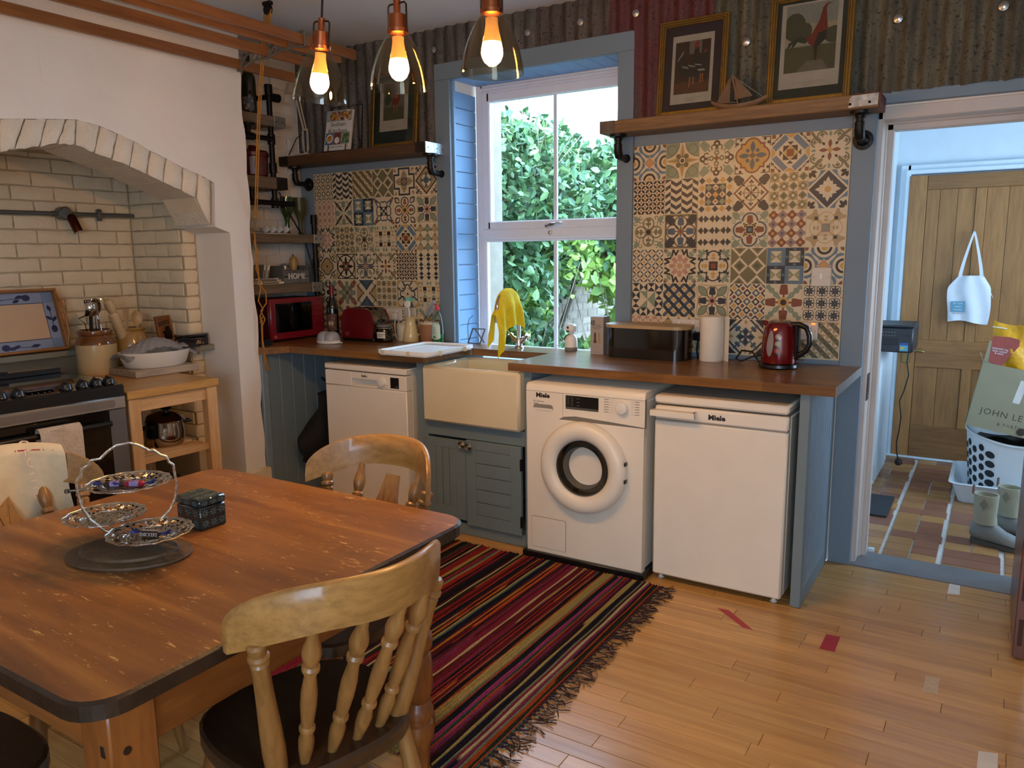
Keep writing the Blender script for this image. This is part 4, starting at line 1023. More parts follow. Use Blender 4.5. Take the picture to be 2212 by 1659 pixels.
for i in range(6):
    for a, b in ((.105, .15), (.235, .275)): m.box((a, fy-.0005, .757+i*.0115), (b, fy, .7578+i*.0115))
    m.box((.105, fy-.0006, .7575+i*.0115), (.128, fy, .7603+i*.0115)); m.box((.255, fy-.0006, .7575+i*.0115), (.275, fy, .7603+i*.0115))
m.build('panel_print', gp, wmv, smooth=False)
m = M(); m.lathe([(.029, 0), (.029, .014), (.027, .02), (.024, .022), (0, .0225)], n=28, T=TY(.194, fy, .784)); m.box((.1925, fy-.0235, .796), (.1955, fy-.0222, .812), 0); m.build('dial', white_pl, wmv)
text('Miele', .03, ink, wmv, TY(-.211, fy-.0005, .806), bold=.0012, sx=1.12); text('W1 Selection\nActive', .0105, gp, wmv, TY(-.2625, fy-.0005, .772), align='LEFT')
m = M(); prof = [(.127, .0), (.127, .012), (.133, .03), (.15, .046), (.175, .052), (.2, .047), (.213, .034), (.2175, .012), (.216, 0)]
m.lathe([(r, z) for r, z in prof], n=56, T=TY(dcx, fy-.002, dcz)); m.build('door_ring', white_en, wmv, ang=60)
m = M(); m.lathe([(.129, .035), (.126, .02), (.124, -.02), (.115, -.05)], n=48, T=TY(dcx, fy, dcz)); m.build('door_seal', P('grey_rubber', '#4d4b43', .4), wmv)
m = M(); m.lathe([(.127, .024), (.1, .022), (.09, -.02), (.075, -.07), (0, -.085)], n=48, T=TY(dcx, fy, dcz)); m.build('door_glass', GLASS('bowl_glass', '#8b8b85', alpha=.22), wmv)
m = M(); m.lathe([(.2, -.1), (.22, -.12), (.22, -.4), (0, -.41)], n=40, T=TY(dcx, fy, dcz))
for a in (30, 150, 270):
    q = math.radians(a); m.box((dcx+.15*math.cos(q)-.03, fy+.13, dcz+.15*math.sin(q)-.03), (dcx+.15*math.cos(q)+.03, fy+.38, dcz+.15*math.sin(q)+.03), 0, .02)
m.build('drum', P('drum_steel', '#6a6a68', .25, 1, var=.3, vscale=60), wmv)
m = M()
for z in (.535, .455): m.box((dcx+.213, fy-.036, z-.008), (dcx+.219, fy-.012, z+.008))
m.build('door_catch', black_pl, wmv)
m = M(); m.prism(rrect(.186, .152, .008, 3, -.182, .13), .0022, FY @ Matrix.Translation((0, 0, -fy))); m.build('filter_flap', white_en, wmv); m = M(); m.prism(rrect(.19, .156, .009, 3, -.182, .13), .0008, FY @ Matrix.Translation((0, 0, -fy))); m.build('flap_seam', P('seam_grey', '#7b7468', .7), wmv); m = M(); m.lathe([(.012, .0022), (.0115, .0028), (.006, .001), (0, .0008)], n=18, T=TY(-.182, fy-.001, .181)); m.build('flap_button', white_en, wmv)
M().box((-.318, fy-.022, .001), (.318, .27, .032), 0, .004).build('rubber_mat', black_pl, wmv)
# ---- fridge
fr = thing('fridge', 'white undercounter fridge with a bar handle, beside the end panel', 'fridge', (.6645, -.3, 0))
hw = .2835; fy = -.32
M().box((-hw, fy+.056, .03), (hw, .26, .80), 0, .004).build('cabinet', white_en, fr)
M().box((-hw-.001, fy-.004, .815), (hw+.001, .27, .852), 0, .009).build('lid', white_en, fr)
M().box((-hw, fy, .744), (hw, fy+.05, .806), 0, .008).box((-hw, fy, .028), (hw, fy+.05, .7425), 0, .008).build('door', white_en, fr)
M().box((-hw+.004, fy+.004, .74), (hw-.004, fy+.045, .747)).box((-hw+.006, fy+.048, .03), (hw-.006, fy+.058, .805)).build('door_seam', gp, fr)
m = M(); m.box((-hw-.006, fy-.045, .765), (-hw+.192, fy-.03, .792), 0, .002).box((-hw-.002, fy-.035, .785), (-hw+.19, fy, .792), 0, .002).box((-hw+.18, fy-.04, .766), (-hw+.192, fy, .792), 0, .002).box((-hw-.006, fy-.04, .766), (-hw+.006, fy, .792), 0, .002); m.build('handle', white_en, fr, smooth=False)
text('Miele', .03, ink, fr, TY(-.008, fy-.0006, .774), bold=.0012, sx=1.12)
m = M()
for x in (-hw+.03, hw-.035): m.lathe([(0, .001), (.014, .001), (.016, .005), (.009, .008), (.008, .032)], (x, fy+.04, 0), 14)
m.build('foot', white_pl, fr)
# ---- end panel, grey painted, grooved on its outer side
ep = thing('end_panel', 'grey painted grooved end panel closing the worktop by the door', 'panel', (1.0, -.3, 0))
M().box((-.018, -.295, .001), (.022, -.245, .9045), 0, .002).box((-.018, -.245, .001), (.006, .28, .9045)).box((-.01, -.245, .0015), (.022, .28, .075), 0, .002).box((-.01, .23, .075), (.022, .28, .9045), 0, .002).build('panel_frame', sage_paint, ep, smooth=False)
for k in range(9): M().box((.006, -.2445+k*.0527+.001, .075), (.0205, -.2445+(k+1)*.0527-.001, .9045), 0, .002).build('board', P('panel_bluegrey', '#7b8c98', .5), ep, smooth=False)
# ---- cupboard side in the alcove
cpn = thing('alcove_cupboard', 'grey boarded cupboard front under the worktop in the alcove', 'cupboard', (-2.0, -.4, 0))
M().box((-.36, -.34, .001), (-.012, .38, .904)).build('carcass', dark_gap, cpn)
M().box((-.01, -.36, .001), (.016, -.315, .9045), 0, .003).build('batten', P('panel_bluegrey', '#7b8c98', .5), cpn)  # daylight falling on the batten is put into its paler blue-grey
for k in range(8): M().box((-.012, -.314+k*.0945+.001, .001), (.006, -.314+(k+1)*.0945-.001, .9045), 0, .003).build('board', sage_paint, cpn, smooth=False)
bg_ = thing('black_bag', 'crumpled black cloth bag hanging beside the dishwasher', 'bag', (-1.82, -.34, .26)); q = random.Random(2); m = M()
def fn(u, v):
    a = 2*PI*u; z = .37*v; r = (.10+.09*math.sin(PI*min(1, v*1.15+.12)))*(1+.12*math.sin(a*3+v*6)); y = math.sin(a)*r*1.05+.02-(1-v)*.10*(1 if v < .35 else .7); x = math.cos(a)*r*.45
    return (x-.05, y, z)
m.grid(fn, 28, 12); m.add([fn(i/28, 1) for i in range(28)], [tuple(range(28))]); m.add([fn(i/28, 0) for i in range(28)], [tuple(range(27, -1, -1))]); m.build('bag_body', black_soft, bg_)
m = M(); m.tube([(-.06, -.17, .02), (-.075, -.19, -.05), (-.08, -.21, -.03), (-.06, -.2, .05)], .014, 8); m.build('strap', black_soft, bg_)
m = M(); m.lathe([(.09, .36), (.1, .37), (.06, .38), (0, .38)], (-.05, .0, 0), 16, sx=.5); m.tube([(-.05, .02, .38), (-.09, .02, .42), (-.14, .02, .45)], .006); m.build('bag_top', black_soft, bg_)
# ================================================================ WALL SHELVES with pipe brackets
shelfw = WOOD('reclaimed_shelf', '#5f452c', '#8b6941', 'x', 16, 14, .6, False, .5); shelfd = WOOD('dark_shelf', '#3d2817', '#5d4026', 'x', 16, 14, .55, False, .4)
zinc = P('stained_zinc', '#a8a6a0', .45, .8, var=.3, vscale=25, bmp=.3); rust = P('red_oxide', '#6b2e1e', .6, var=.2, vscale=20); galv = P('galvanised_flaky', '#cfd6da', .3, .9, var=.35, vscale=60, bmp=.7, bscale=70); dkm = P('dark_strap', '#2e2823', .5, .6, var=.2)
def flange(m, o, ax, r=.042, t=.012):
    T = TR(o, rx=PI/2) if ax == 'y' else TR(o) if ax == 'z' else TR(o, ry=PI/2)
    m.lathe([(0, 0), (r, 0), (r, t*.5), (r*.62, t*.7), (r*.42, t*1.6), (r*.4, t*2), (0, t*2)], n=22, T=T); return T
def pipe_bracket(par, x, y, z, dx=0):
    """flange on the wall, elbow, riser and a flange under the shelf"""
    m = M(); flange(m, (x+dx, -.002, z-.105), 'y'); m.tube([(x+dx, -.02, z-.105), (x+dx, y+.035, z-.105), (x+dx, y+.012, z-.1), (x+dx, y, z-.078), (x+dx, y, z-.05)], [.015, .016, .021, .021, .018], 14); m.lathe([(.02, -.062), (.0205, -.045), (.016, -.043), (.0165, -.03), (.02, -.028), (.02, -.018), (.042, -.012), (.043, 0), (0, 0)], (x+dx, y, z), 18)
    m.build('pipe_bracket', black_metal, par)
    m = M()
    for a in (45, 135, 225, 315): q = math.radians(a); m.lathe([(.0045, 0), (.003, .002), (0, .0022)], n=8, T=TR((x+dx+.031*math.cos(q), -.0085, z-.105+.031*math.sin(q)), rx=PI/2))
    m.build('bracket_screw', dark_gap, par)
sr = thing('wall_shelf', 'reclaimed timber shelf on iron pipe brackets right of the window', 'shelf', group='reclaimed timber wall shelves')
M().box((-.1, -.185, 2.04), (1.148, -.012, 2.098), 0, .004).build('plank', shelfw, sr, smooth=False)
M().box((-.103, -.188, 2.041), (-.025, -.186, 2.0985), 0).box((-.1025, -.188, 2.04), (-.1, -.012, 2.099), 0).build('end_cap', P('grey_leather_cap', '#5d554c', .5, .3, var=.3, vscale=30), sr, smooth=False)
m = M(); m.prism([(1.032, 2.046), (1.143, 2.05), (1.145, 2.096), (1.045, 2.092), (1.034, 2.08)], .0025, FY @ Matrix.Translation((0, 0, .185)), 0); m.build('zinc_patch', zinc, sr, smooth=False)
M().box((1.148, -.187, 2.04), (1.151, -.012, 2.0985), 0).box((1.045, -.187, 2.098), (1.15, -.012, 2.1)).build('end_cap', rust, sr, smooth=False)
m = M()
for p in ((1.038, 2.06), (1.112, 2.062)): m.lathe([(.006, 0), (.005, .001), (0, .0012)], n=10, T=TY(p[0], -.1873, p[1]))
for y in (-.14, -.06): m.lathe([(.005, 0), (0, .001)], n=8, T=TR((1.1512, y, 2.066), ry=PI/2))
m.build('nail_hole', dark_gap, sr)
pipe_bracket(sr, -.035, -.12, 2.04); pipe_bracket(sr, 1.07, -.12, 2.04)
sl_ = thing('wall_shelf', 'dark reclaimed timber shelf on iron pipe brackets left of the window', 'shelf', group='reclaimed timber wall shelves')
M().box((-2.375, -.185, 2.036), (-1.188, -.012, 2.095), 0, .004).build('plank', shelfd, sl_, smooth=False)
M().box((-1.26, -.1875, 2.037), (-1.188, -.1855, 2.0955)).box((-2.377, -.1875, 2.037), (-2.3, -.1855, 2.0955)).build('end_strap', dkm, sl_, smooth=False)
M().box((-1.188, -.1865, 2.036), (-1.1845, -.013, 2.096), 0).build('end_cap', galv, sl_, smooth=False)
m = M()
for x in (-1.245, -1.205): m.lathe([(.0045, 0), (0, .001)], n=8, T=TY(x, -.1877, 2.066))
for y in (-.165, -.08, -.03): m.lathe([(.0045, 0), (0, .001)], n=8, T=TR((-1.1843, y, 2.066), ry=PI/2))
m.build('nail_hole', dark_gap, sl_)
pipe_bracket(sl_, -1.205, -.12, 2.036); pipe_bracket(sl_, -2.31, -.12, 2.036)
# ---- alcove shelves along the left wall, on a pipe frame
alw = WOOD('alcove_shelf', '#5a4934', '#83705a', 'y', 16, 14, .65, True, .4, rndv=.2)
for k, (z0, z1, y1, lab, cap) in enumerate(((2.243, 2.303, -.29, 'highest alcove shelf, carrying the wine bottle and glass vase', 1), (1.873, 1.943, -.3, 'second alcove shelf down, carrying the red pot', 2), (1.548, 1.602, -.015, 'third alcove shelf down, carrying the green goblets', 1), (1.235, 1.295, -.05, 'lowest alcove shelf, carrying the books and the small crate', 1))):
    t = thing('alcove_shelf', lab, 'shelf', group='reclaimed shelves in the alcove')
    M().box((-2.388, -.755, z0), (-2.19, y1, z1), 0, .004).build('plank', alw, t, smooth=False)
    M().box((-2.389, y1-.085, z0-.0015), (-2.1875, y1+.002, z1+.0015), 0, .001).build('end_cap', zinc if cap == 1 else dkm, t, smooth=False)
    m = M()
    for y in (y1-.07, y1-.025): m.lathe([(.0045, 0), (0, .001)], n=8, T=TR((-2.1873, y, (z0+z1)/2), ry=PI/2))
    m.build('nail_hole', dark_gap, t)
pf = thing('pipe_frame', 'black iron pipe frame holding up the alcove shelves', 'pipework')
m = M(); m.tube([(-2.225, -.375, 1.78), (-2.225, -.375, 2.45)], .017, 12); m.build('riser', black_metal, pf)
m = M(); m.tube([(-2.225, -.06, .95), (-2.225, -.06, 1.70)], .017, 12); m.build('riser', black_metal, pf)
m = M(); m.tube([(-2.21, -.75, 2.17), (-2.21, -.375, 2.17)], .015, 12); m.tube([(-2.21, -.75, 1.79), (-2.21, -.375, 1.79), (-2.21, -.24, 1.79)], .016, 12); m.build('cross_pipe', black_metal, pf)
m = M(); flange(m, (-2.395, -.375, 2.42), 'x', .045); m.tube([(-2.39, -.375, 2.42), (-2.235, -.375, 2.42)], .016, 12); m.tube([(-2.225, -.375, 2.42), (-2.225, -.3, 2.42)], [.024, .026], 12); m.build('wall_flange', black_metal, pf)
m = M()
for z in (2.46, 2.17, 2.0, 1.79): m.lathe([(0, -.03), (.023, -.03), (.024, 0), (.023, .03), (0, .03)], (-2.225, -.375, z), 16)
for z in (1.7, 1.42): m.lathe([(0, -.03), (.022, -.03), (.022, .03), (0, .03)], (-2.225, -.06, z), 14)
for y, z0, z1 in ((-.56, 2.17, 2.243), (-.56, 1.79, 1.873)): m.lathe([(.02, -.02), (.016, .02), (.016, z1-z0-.014), (.043, z1-z0-.012), (.043, z1-z0), (0, z1-z0)], (-2.21, y, z0), 16); m.tube([(-2.21, y-.035, z0), (-2.21, y+.035, z0)], .022, 12)
m.build('pipe_fitting', black_metal, pf)
m = M(); m.tube([(-2.235, -.33, 1.86), (-2.22, -.26, 1.72), (-2.23, -.14, 1.56), (-2.23, -.09, 1.4), (-2.235, -.05, 1.2)], .005, 6); m.build('flex', black_pl, pf)
# ================================================================ PICTURES, BOOK, LAMP, BOAT ON THE SHELVES
gold = P('gilt_frame', '#8a6a2c', .35, .7, var=.2, vscale=30); gold2 = P('gilt_frame_dark', '#4d3a18', .5, .5); printw = P('print_paper', '#b8b0a2', .7, var=.03)
picg = GLASS('picture_glass', '#f2f2f0', alpha=.05)
def D_mesh(d, w, h, T, mats, keys, parent, name, y=.0004):
    m = M(); m.T = T
    for n_, (c, q, L) in enumerate(sorted(d.p, key=lambda t: t[2])): m.add([(u*w/2, v*h/2, y+6e-6*n_) for u, v in q], [tuple(range(len(q)))], keys.index(c))
    return m.build(name, mats, parent, smooth=False)
def picture(x0, x1, z0, h, lean, mount, lab, draw, pw, ph, pz, fw_=.03, rz=0):
    w = x1-x0; t = thing('cockerel_picture', lab, 'picture', ((x0+x1)/2, -.085, z0), rz, 'framed cockerel prints', rx=-lean)
    m = M()
    for a, b in (((-w/2, 0), (-w/2+fw_, h)), ((w/2-fw_, 0), (w/2, h)), ((-w/2+fw_*.9, 0), (w/2-fw_*.9, fw_)), ((-w/2+fw_*.9, h-fw_), (w/2-fw_*.9, h))): m.box((a[0], -.006, a[1]), (b[0], .014, b[1]), 0, .003)
    k = fw_*.33
    for a, b in (((-w/2+k, k), (-w/2+k*1.4, h-k)), ((w/2-k*1.4, k), (w/2-k, h-k)), ((-w/2+k, h-k*1.4), (w/2-k, h-k)), ((-w/2+k, k), (w/2-k, k*1.4)), ((-w/2+2*k, 2*k), (-w/2+2.5*k, h-2*k)), ((w/2-2.5*k, 2*k), (w/2-2*k, h-2*k)), ((-w/2+2*k, h-2.5*k), (w/2-2*k, h-2*k))): m.box((a[0], -.0068, a[1]), (b[0], -.005, b[1]), 1)
    m.build('frame', [gold, gold2], t, smooth=False)
    M().box((-w/2+fw_*.8, .002, fw_*.8), (w/2-fw_*.8, .012, h-fw_*.8)).build('mount', mount, t, smooth=False)
    M().box((-pw/2, .0006, pz), (pw/2, .003, pz+ph)).build('print', printw, t, smooth=False)
    d, mats, keys, (iw, ih, iz) = draw()
    D_mesh(d, iw, ih, Matrix.Translation((0, .0004, pz+iz)) @ Euler((PI/2, 0, 0)).to_matrix().to_4x4(), mats, keys, t, 'cockerel_print')
    for i, s_ in enumerate((.5, .3, .22)): M().box((-pw*s_/2, .0003, pz+.024-i*.007), (pw*s_/2, .0007, pz+.0252-i*.007)).build('caption', gp, t, smooth=False)
    M().box((-w/2+fw_*.9, -.0025, fw_*.9), (w/2-fw_*.9, -.0015, h-fw_*.9)).build('glazing', picg, t, smooth=False)
    return t
PC = dict(sky='#8d9085', sky2='#a39a7e', tree='#4a4d36', gr='#55543a', dk='#2c2a25', rd='#7a2f1f', br='#5c3a22', wh='#9a958a', or_='#a8703a', gn='#33402f', hd='#8f2a26', lt='#6f6a5c', bn='#3d2a1c')
pkeys = list(PC); pmats = [P('ink_'+k, c, .75, var=.12, vscale=60) for k, c in PC.items()]
def dr_game():     # tall slim cock on a mound
    d = D(); d.rect('sky', -1, -1, 1, 1).rect('sky2', -1, -.2, 1, .4).up().rect('gr', -1, -1, 1, -.25).circ('tree', -.65, .35, .45, 14, .42).circ('tree', -.25, .2, .3, 12, .25).circ('tree', .9, .0, .4, 12, .25)
    d.up().poly('lt', [(-.5, -1), (-.1, -.7), (.5, -.7), (.75, -1)]).up()
    d.poly('gn', [(.0, -.05), (-.45, .05), (-.85, -.1), (-.95, -.35), (-.7, -.12), (-.78, -.36), (-.5, -.1), (-.2, -.18)]).poly('rd', [(-.2, -.05), (.05, .1), (.3, .45), (.42, .82), (.55, .86), (.6, .5), (.66, .15), (.45, -.15), (.15, -.3), (-.05, -.2)]).up().poly('dk', [(.3, .1), (.64, .15), (.6, -.1), (.35, -.28), (.12, -.3)]).poly('rd', [(.4, .8), (.55, .93), (.8, .95), (.6, .88), (.56, .78)]).poly('bn', [(.12, -.25), (.3, -.25), (.27, -.7), (.2, -.7)]); return d, pmats, pkeys, (.212, .285, .21)
def dr_pair():     # two barred fowls
    d = D(); d.rect('bn', -1, -1, 1, 1).rect('lt', -.2, .5, .5, 1).rect('br', -1, -1, 1, -.55).up()
    d.poly('dk', [(-.9, .3), (-.7, .55), (-.5, .3), (-.2, .1), (.05, .3), (.1, .7), (.35, .75), (.4, .4), (.55, .2), (.6, -.2), (.2, -.45), (-.4, -.35), (-.8, -.1)]).poly('dk', [(.4, .1), (.7, .5), (.9, .5), (.95, .0), (.7, -.3), (.45, -.3)]).up()
    for i in range(9): d.petal('wh', -.6+i*.12, .1-.03*(i % 3), .2, .025, -40+i*5)
    for i in range(6): d.petal('wh', -.85+i*.05, .25+.05*i, .2, .02, 60).petal('wh', .3+i*.06, -.1, .2, .02, -30)
    d.circ('hd', .22, .85, .12).circ('hd', .16, .74, .07).circ('hd', .72, .55, .06).line('or_', [(-.1, -.4), (-.12, -.75)], .06).line('or_', [(.1, -.4), (.1, -.65)], .05).line('or_', [(.5, -.3), (.5, -.62)], .05).line('or_', [(.62, -.3), (.64, -.58)], .05); return d, pmats, pkeys, (.17, .24, .165)
def dr_red():
    d = D(); d.rect('lt', -1, -1, 1, 1).rect('gr', -1, -1, 1, -.3).up().poly('gn', [(-.2, .2), (-.6, .5), (-.9, .2), (-.8, -.2), (-.4, -.1)]).poly('rd', [(-.3, .1), (.1, .2), (.25, .7), (.5, .9), (.55, .5), (.6, .1), (.3, -.25), (-.1, -.2)]).up().circ('hd', .42, .85, .12).poly('or_', [(.1, .2), (.3, .6), (.35, .1)]).line('or_', [(.05, -.2), (.05, -.6)], .06).line('or_', [(.3, -.2), (.32, -.6)], .06); return d, pmats, pkeys, (.16, .215, .17)
picture(.146, .481, 2.099, .45, .1, P('mount_maroon', '#33252a', .85, var=.03), 'gilt-framed print of two barred cockerels in a maroon mount', dr_pair, .2, .315, .06)
picture(.667, 1.017, 2.099, .47, .08, P('mount_green', '#2b3328', .85, var=.03), 'gilt-framed print of a slim red gamecock in a dark green mount', dr_game, .25, .36, .07)
picture(-1.694, -1.33, 2.096, .45, .1, P('mount_green2', '#1f2c28', .85, var=.03), 'gilt-framed cockerel print in a green mount left of the window', dr_red, .215, .3, .1)
# model boat
bt = thing('model_boat', 'small brown model sailing dhow on the right wall shelf', 'model boat', (.56, -.135, 2.0985)); bw = WOOD('boat_wood', '#6a4a2e', '#8a6844', 'x', 30, 8, .6, False, .2); m = M()
def hull(u, v):
    x = -.125+.25*u; w = .026*max(.03, math.sin(PI*min(1, max(0, u*1.02-.01))))**.7; a = PI*v; sheer = .012+.03*abs(2*u-1)**2.2
    return (x, -w*math.cos(a), .006+sheer+.0-(.022+sheer*.35)*math.sin(a)*(.35+.65*math.sin(PI*u)))
m.slab(hull, 22, 8, th=.002); m.box((-.05, -.008, 0), (.05, .008, .006), 0, .001); m.build('hull', bw, bt)
m = M(); m.tube([(.0, 0, .01), (-.035, 0, .15)], .0035, 8); m.tube([(-.01, 0, .03), (-.09, 0, .035)], .002); m.build('mast', bw, bt)
cl = P('old_sailcloth', '#6f563f', .85, var=.12); m = M()
m.slab(lambda u, v: (-.037-.004*(1-v)-.055*u*(1-v)-.008*u, .006*math.sin(PI*u), .03+.11*v-.0*u), 8, 6, th=.001); m.slab(lambda u, v: (-.02+.08*u*(1-v)+.0, -.006*math.sin(PI*u), .04+.095*v-.035*u*(1-v)*0+.01*u), 8, 6, th=.001); m.build('sail', cl, bt)
M().tube([(-.035, 0, .148), (.06, 0, .05)], .0009, 5).tube([(-.035, 0, .148), (.115, 0, .035)], .0009, 5).build('rigging', twig, bt)
# cookbook on wire stand
bk = thing('cookbook', 'white cookbook lettered Indian Kitchen propped on a wire stand', 'book', (-1.945, -.115, 2.104), .08, rx=-.22); W2, Hh = .20, .262
M().box((-W2/2, 0, .0), (W2/2, .022, Hh), 0, .002).build('cover', P('cookbook_white', '#c9c7c2', .4, var=.03), bk, smooth=False); M().box((-W2/2+.004, .004, .003), (W2/2+.0015, .019, Hh-.004)).build('pages', P('book_pages', '#d9d2c0', .8), bk, smooth=False)
FC = dict(g='#7d8a5a', r='#8a3422', o='#b5702c', d='#2c2722', w='#d8d4cb', b='#4c6485', y='#c09a3a', gr='#8f9a98', n='#3b5a35', k='#6b3a3a'); fk = list(FC); fm = [P('photo_'+k, c, .5, var=.2, vscale=90) for k, c in FC.items()]
d = D(); d.rect('gr', -1, .46, 1, .98).up(); d.circ('r', -.45, .72, .26, 16, .22).up().circ('o', -.45, .72, .2, 14, .17); q = random.Random(4)
for i in range(60): d.up(); d.L = 4+i % 3; d.circ(q.choice('roygdn'), q.uniform(-.65, -.28), q.uniform(.58, .86), .035, 7, .03)
for i in range(70): d.circ(q.choice('roydkyo'), q.uniform(-.15, .9), q.uniform(.52, .9), q.uniform(.04, .11), 8, .05)
d.L = 2; d.ring('w', .62, .74, .22, .27, 0, 360, 16); d.rect('b', -.92, -.66, -.3, -.08).rect('k', -.28, -.66, .3, -.08).rect('gr', .32, -.66, .98, -.08).up(); d.circ('w', -.6, -.36, .26, 16, .22).up().circ('y', -.6, -.36, .19, 14, .16).circ('w', 0, -.46, .2, 12, .16)
for i in range(70): d.L = 5; d.circ(q.choice('gnng'), q.uniform(.4, .92), q.uniform(-.6, -.15), .06, 6, .05)
for i in range(20): d.circ(q.choice('ogd'), q.uniform(-.75, -.45), q.uniform(-.48, -.25), .04, 6, .035)
D_mesh(d, W2, Hh, TR((0, -.0004, Hh/2), rx=PI/2), fm, fk, bk, 'cover_photo')
text('Indian\nKitchen', .042, ink, bk, TY(0, -.0012, Hh*.575), bold=-.0004, sx=1.15); text('Author Name' and 'RECIPES AND STORIES', .009, gp, bk, TY(0, -.0012, Hh*.455)); text('M A U N I K A   G O W A R D H A N' and 'HOME COOKING', .012, gp, bk, TY(0, -.0012, .03))
st = thing('book_stand', 'black wire stand holding the cookbook on the left wall shelf', 'stand', (-1.93, -.07, 2.0955), .08); m = M(); bw_ = .0035
for x in (-.06, .075): m.tube([(x, -.062, .045), (x, -.07, .01), (x, .0, .004), (x, .03, .0045)], bw_, 7)
m.tube([(-.11, -.068, .008), (.12, -.068, .008)], bw_, 7); m.tube([(-.11, .02, .004), (-.11, .05, .29), (.13, .05, .29), (.13, .02, .004)], bw_, 7); m.tube([(-.11, .03, .004), (.13, .03, .004)], bw_, 7)
m.tube([(.09, .03, .02), (.13, .035, .1), (.09, .04, .1), (.13, .032, .05)], .002, 6); m.build('wire', black_pl, st)
m = M(); m.lathe([(0, -.012), (.008, -.009), (.012, 0), (.008, .009), (0, .012)], (.12, .045, .302), 12); m.build('finial', GLASS('crystal', '#ddddd5', alpha=.3), st)
# angle-poise lamp
lp = thing('desk_lamp', 'cream sprung desk lamp folded at the left end of the wall shelf', 'lamp', (-2.24, -.1, 2.0955)); cm = P('cream_lacquer', '#b7ab96', .35, var=.03)
M().lathe([(0, 0), (.075, 0), (.078, .004), (.07, .014), (.02, .018), (.012, .03), (0, .03)], (0, .02, 0), 30).build('base', cm, lp)
m = M()
for x in (-.014, .014): m.tube([(x, .02, .03), (x*1.6, .02, .09), (x*1.4, .02, .17)], .005, 6)
m.tube([(-.02, .02, .17), (.02, .02, .17)], .006); m.build('lower_arm', cm, lp)
m = M(); m.tube([(-.012, .02, .17), (-.06, .03, .31), (-.09, .035, .42)], .006, 8); m.tube([(.014, .02, .16), (-.03, .03, .29), (-.06, .035, .4)], .005, 8); m.build('upper_arm', cm, lp)
m = M()
for x in (-.03, -.01, .012, .03): m.tube([(x, .018, .04), (x*.9, .018, .155)], .0035, 6)
m.build('spring', steel, lp); M().lathe([(.06, 0), (.055, .03), (.03, .08), (.02, .1), (0, .1)], (-.1, .04, .4), 20).build('lamp_shade', cm, lp); M().tube([(-.0, .03, .16), (-.06, .0, .12), (-.13, -.0, .03), (-.14, 0, .02)], .003, 6).build('flex', black_pl, lp)
# ================================================================ PENDANT LIGHTS
copper = P('brushed_copper', '#a8623f', .28, 1, var=.12, vscale=40); bronze = P('dark_bronze', '#3a2b22', .4, .9); smoke = GLASS('smoked_glass', '#e9e3d6', alpha=.12); bulbm = EMIT('lit_bulb', '#ffc37a', BULB_E); bulbw = P('bulb_base_white', '#e8c890', .4)
def pendant(x, tilt, e, lab):
    t = thing('pendant_light', lab, 'pendant lamp', (x, -1.9, 1.952), 0, 'smoked glass pendant lights', rx=tilt[0], ry=tilt[1])
    prof = [(.087, 0), (.0862, .012), (.0835, .03), (.078, .055), (.07, .08), (.06, .104), (.048, .128), (.034, .148), (.026, .157)]
    m = M(); m.lathe(prof+[(r-.0025, z) for r, z in reversed(prof)]+[(.087, 0)], n=48); m.build('shade', smoke, t, ang=60)
    m = M(); m.lathe([(.0, .155), (.031, .155), (.0315, .166), (.026, .168), (.0255, .206), (.012, .21), (.0105, .213), (.0105, .247), (0, .248)], n=28); m.build('lamp_cap', copper, t)
    m = M()
    for s in (-1, 1):
        m.tube([(s*.034, 0, .158), (s*.034, 0, .232), (s*.028, 0, .238), (s*.0, 0, .238)], .0028, 6)
    m.build('stirrup', bronze, t)
    m = M(); m.tube([(0, 0, .246), (0, 0, .79)], .0034, 8); m.build('cord', black_pl, t)
    m = M(); m.lathe([(.017, .145), (.017, .13), (.021, .105), (.0255, .085), (.0255, .082)], n=24); m.build('bulb_collar', bulbw, t)
    m = M(); m.lathe([(0, .022), (.012, .0245), (.022, .033), (.0285, .047), (.03, .056), (.0285, .068), (.0255, .082)], n=28); m.build('bulb', EMIT('lit_bulb_%d' % int(e*10), '#ffbe70', BULB_E*e), t, ang=80)
    return t
pendant(-.272, (.0, .12), 1.25, 'left of the three pendant lights, its dusty glass shade hanging tilted')
pendant(.062, (0, 0), .9, 'middle one of the three copper and smoked glass pendant lights')
pendant(.392, (0, 0), .9, 'right of the three pendant lights, hanging in front of the window')
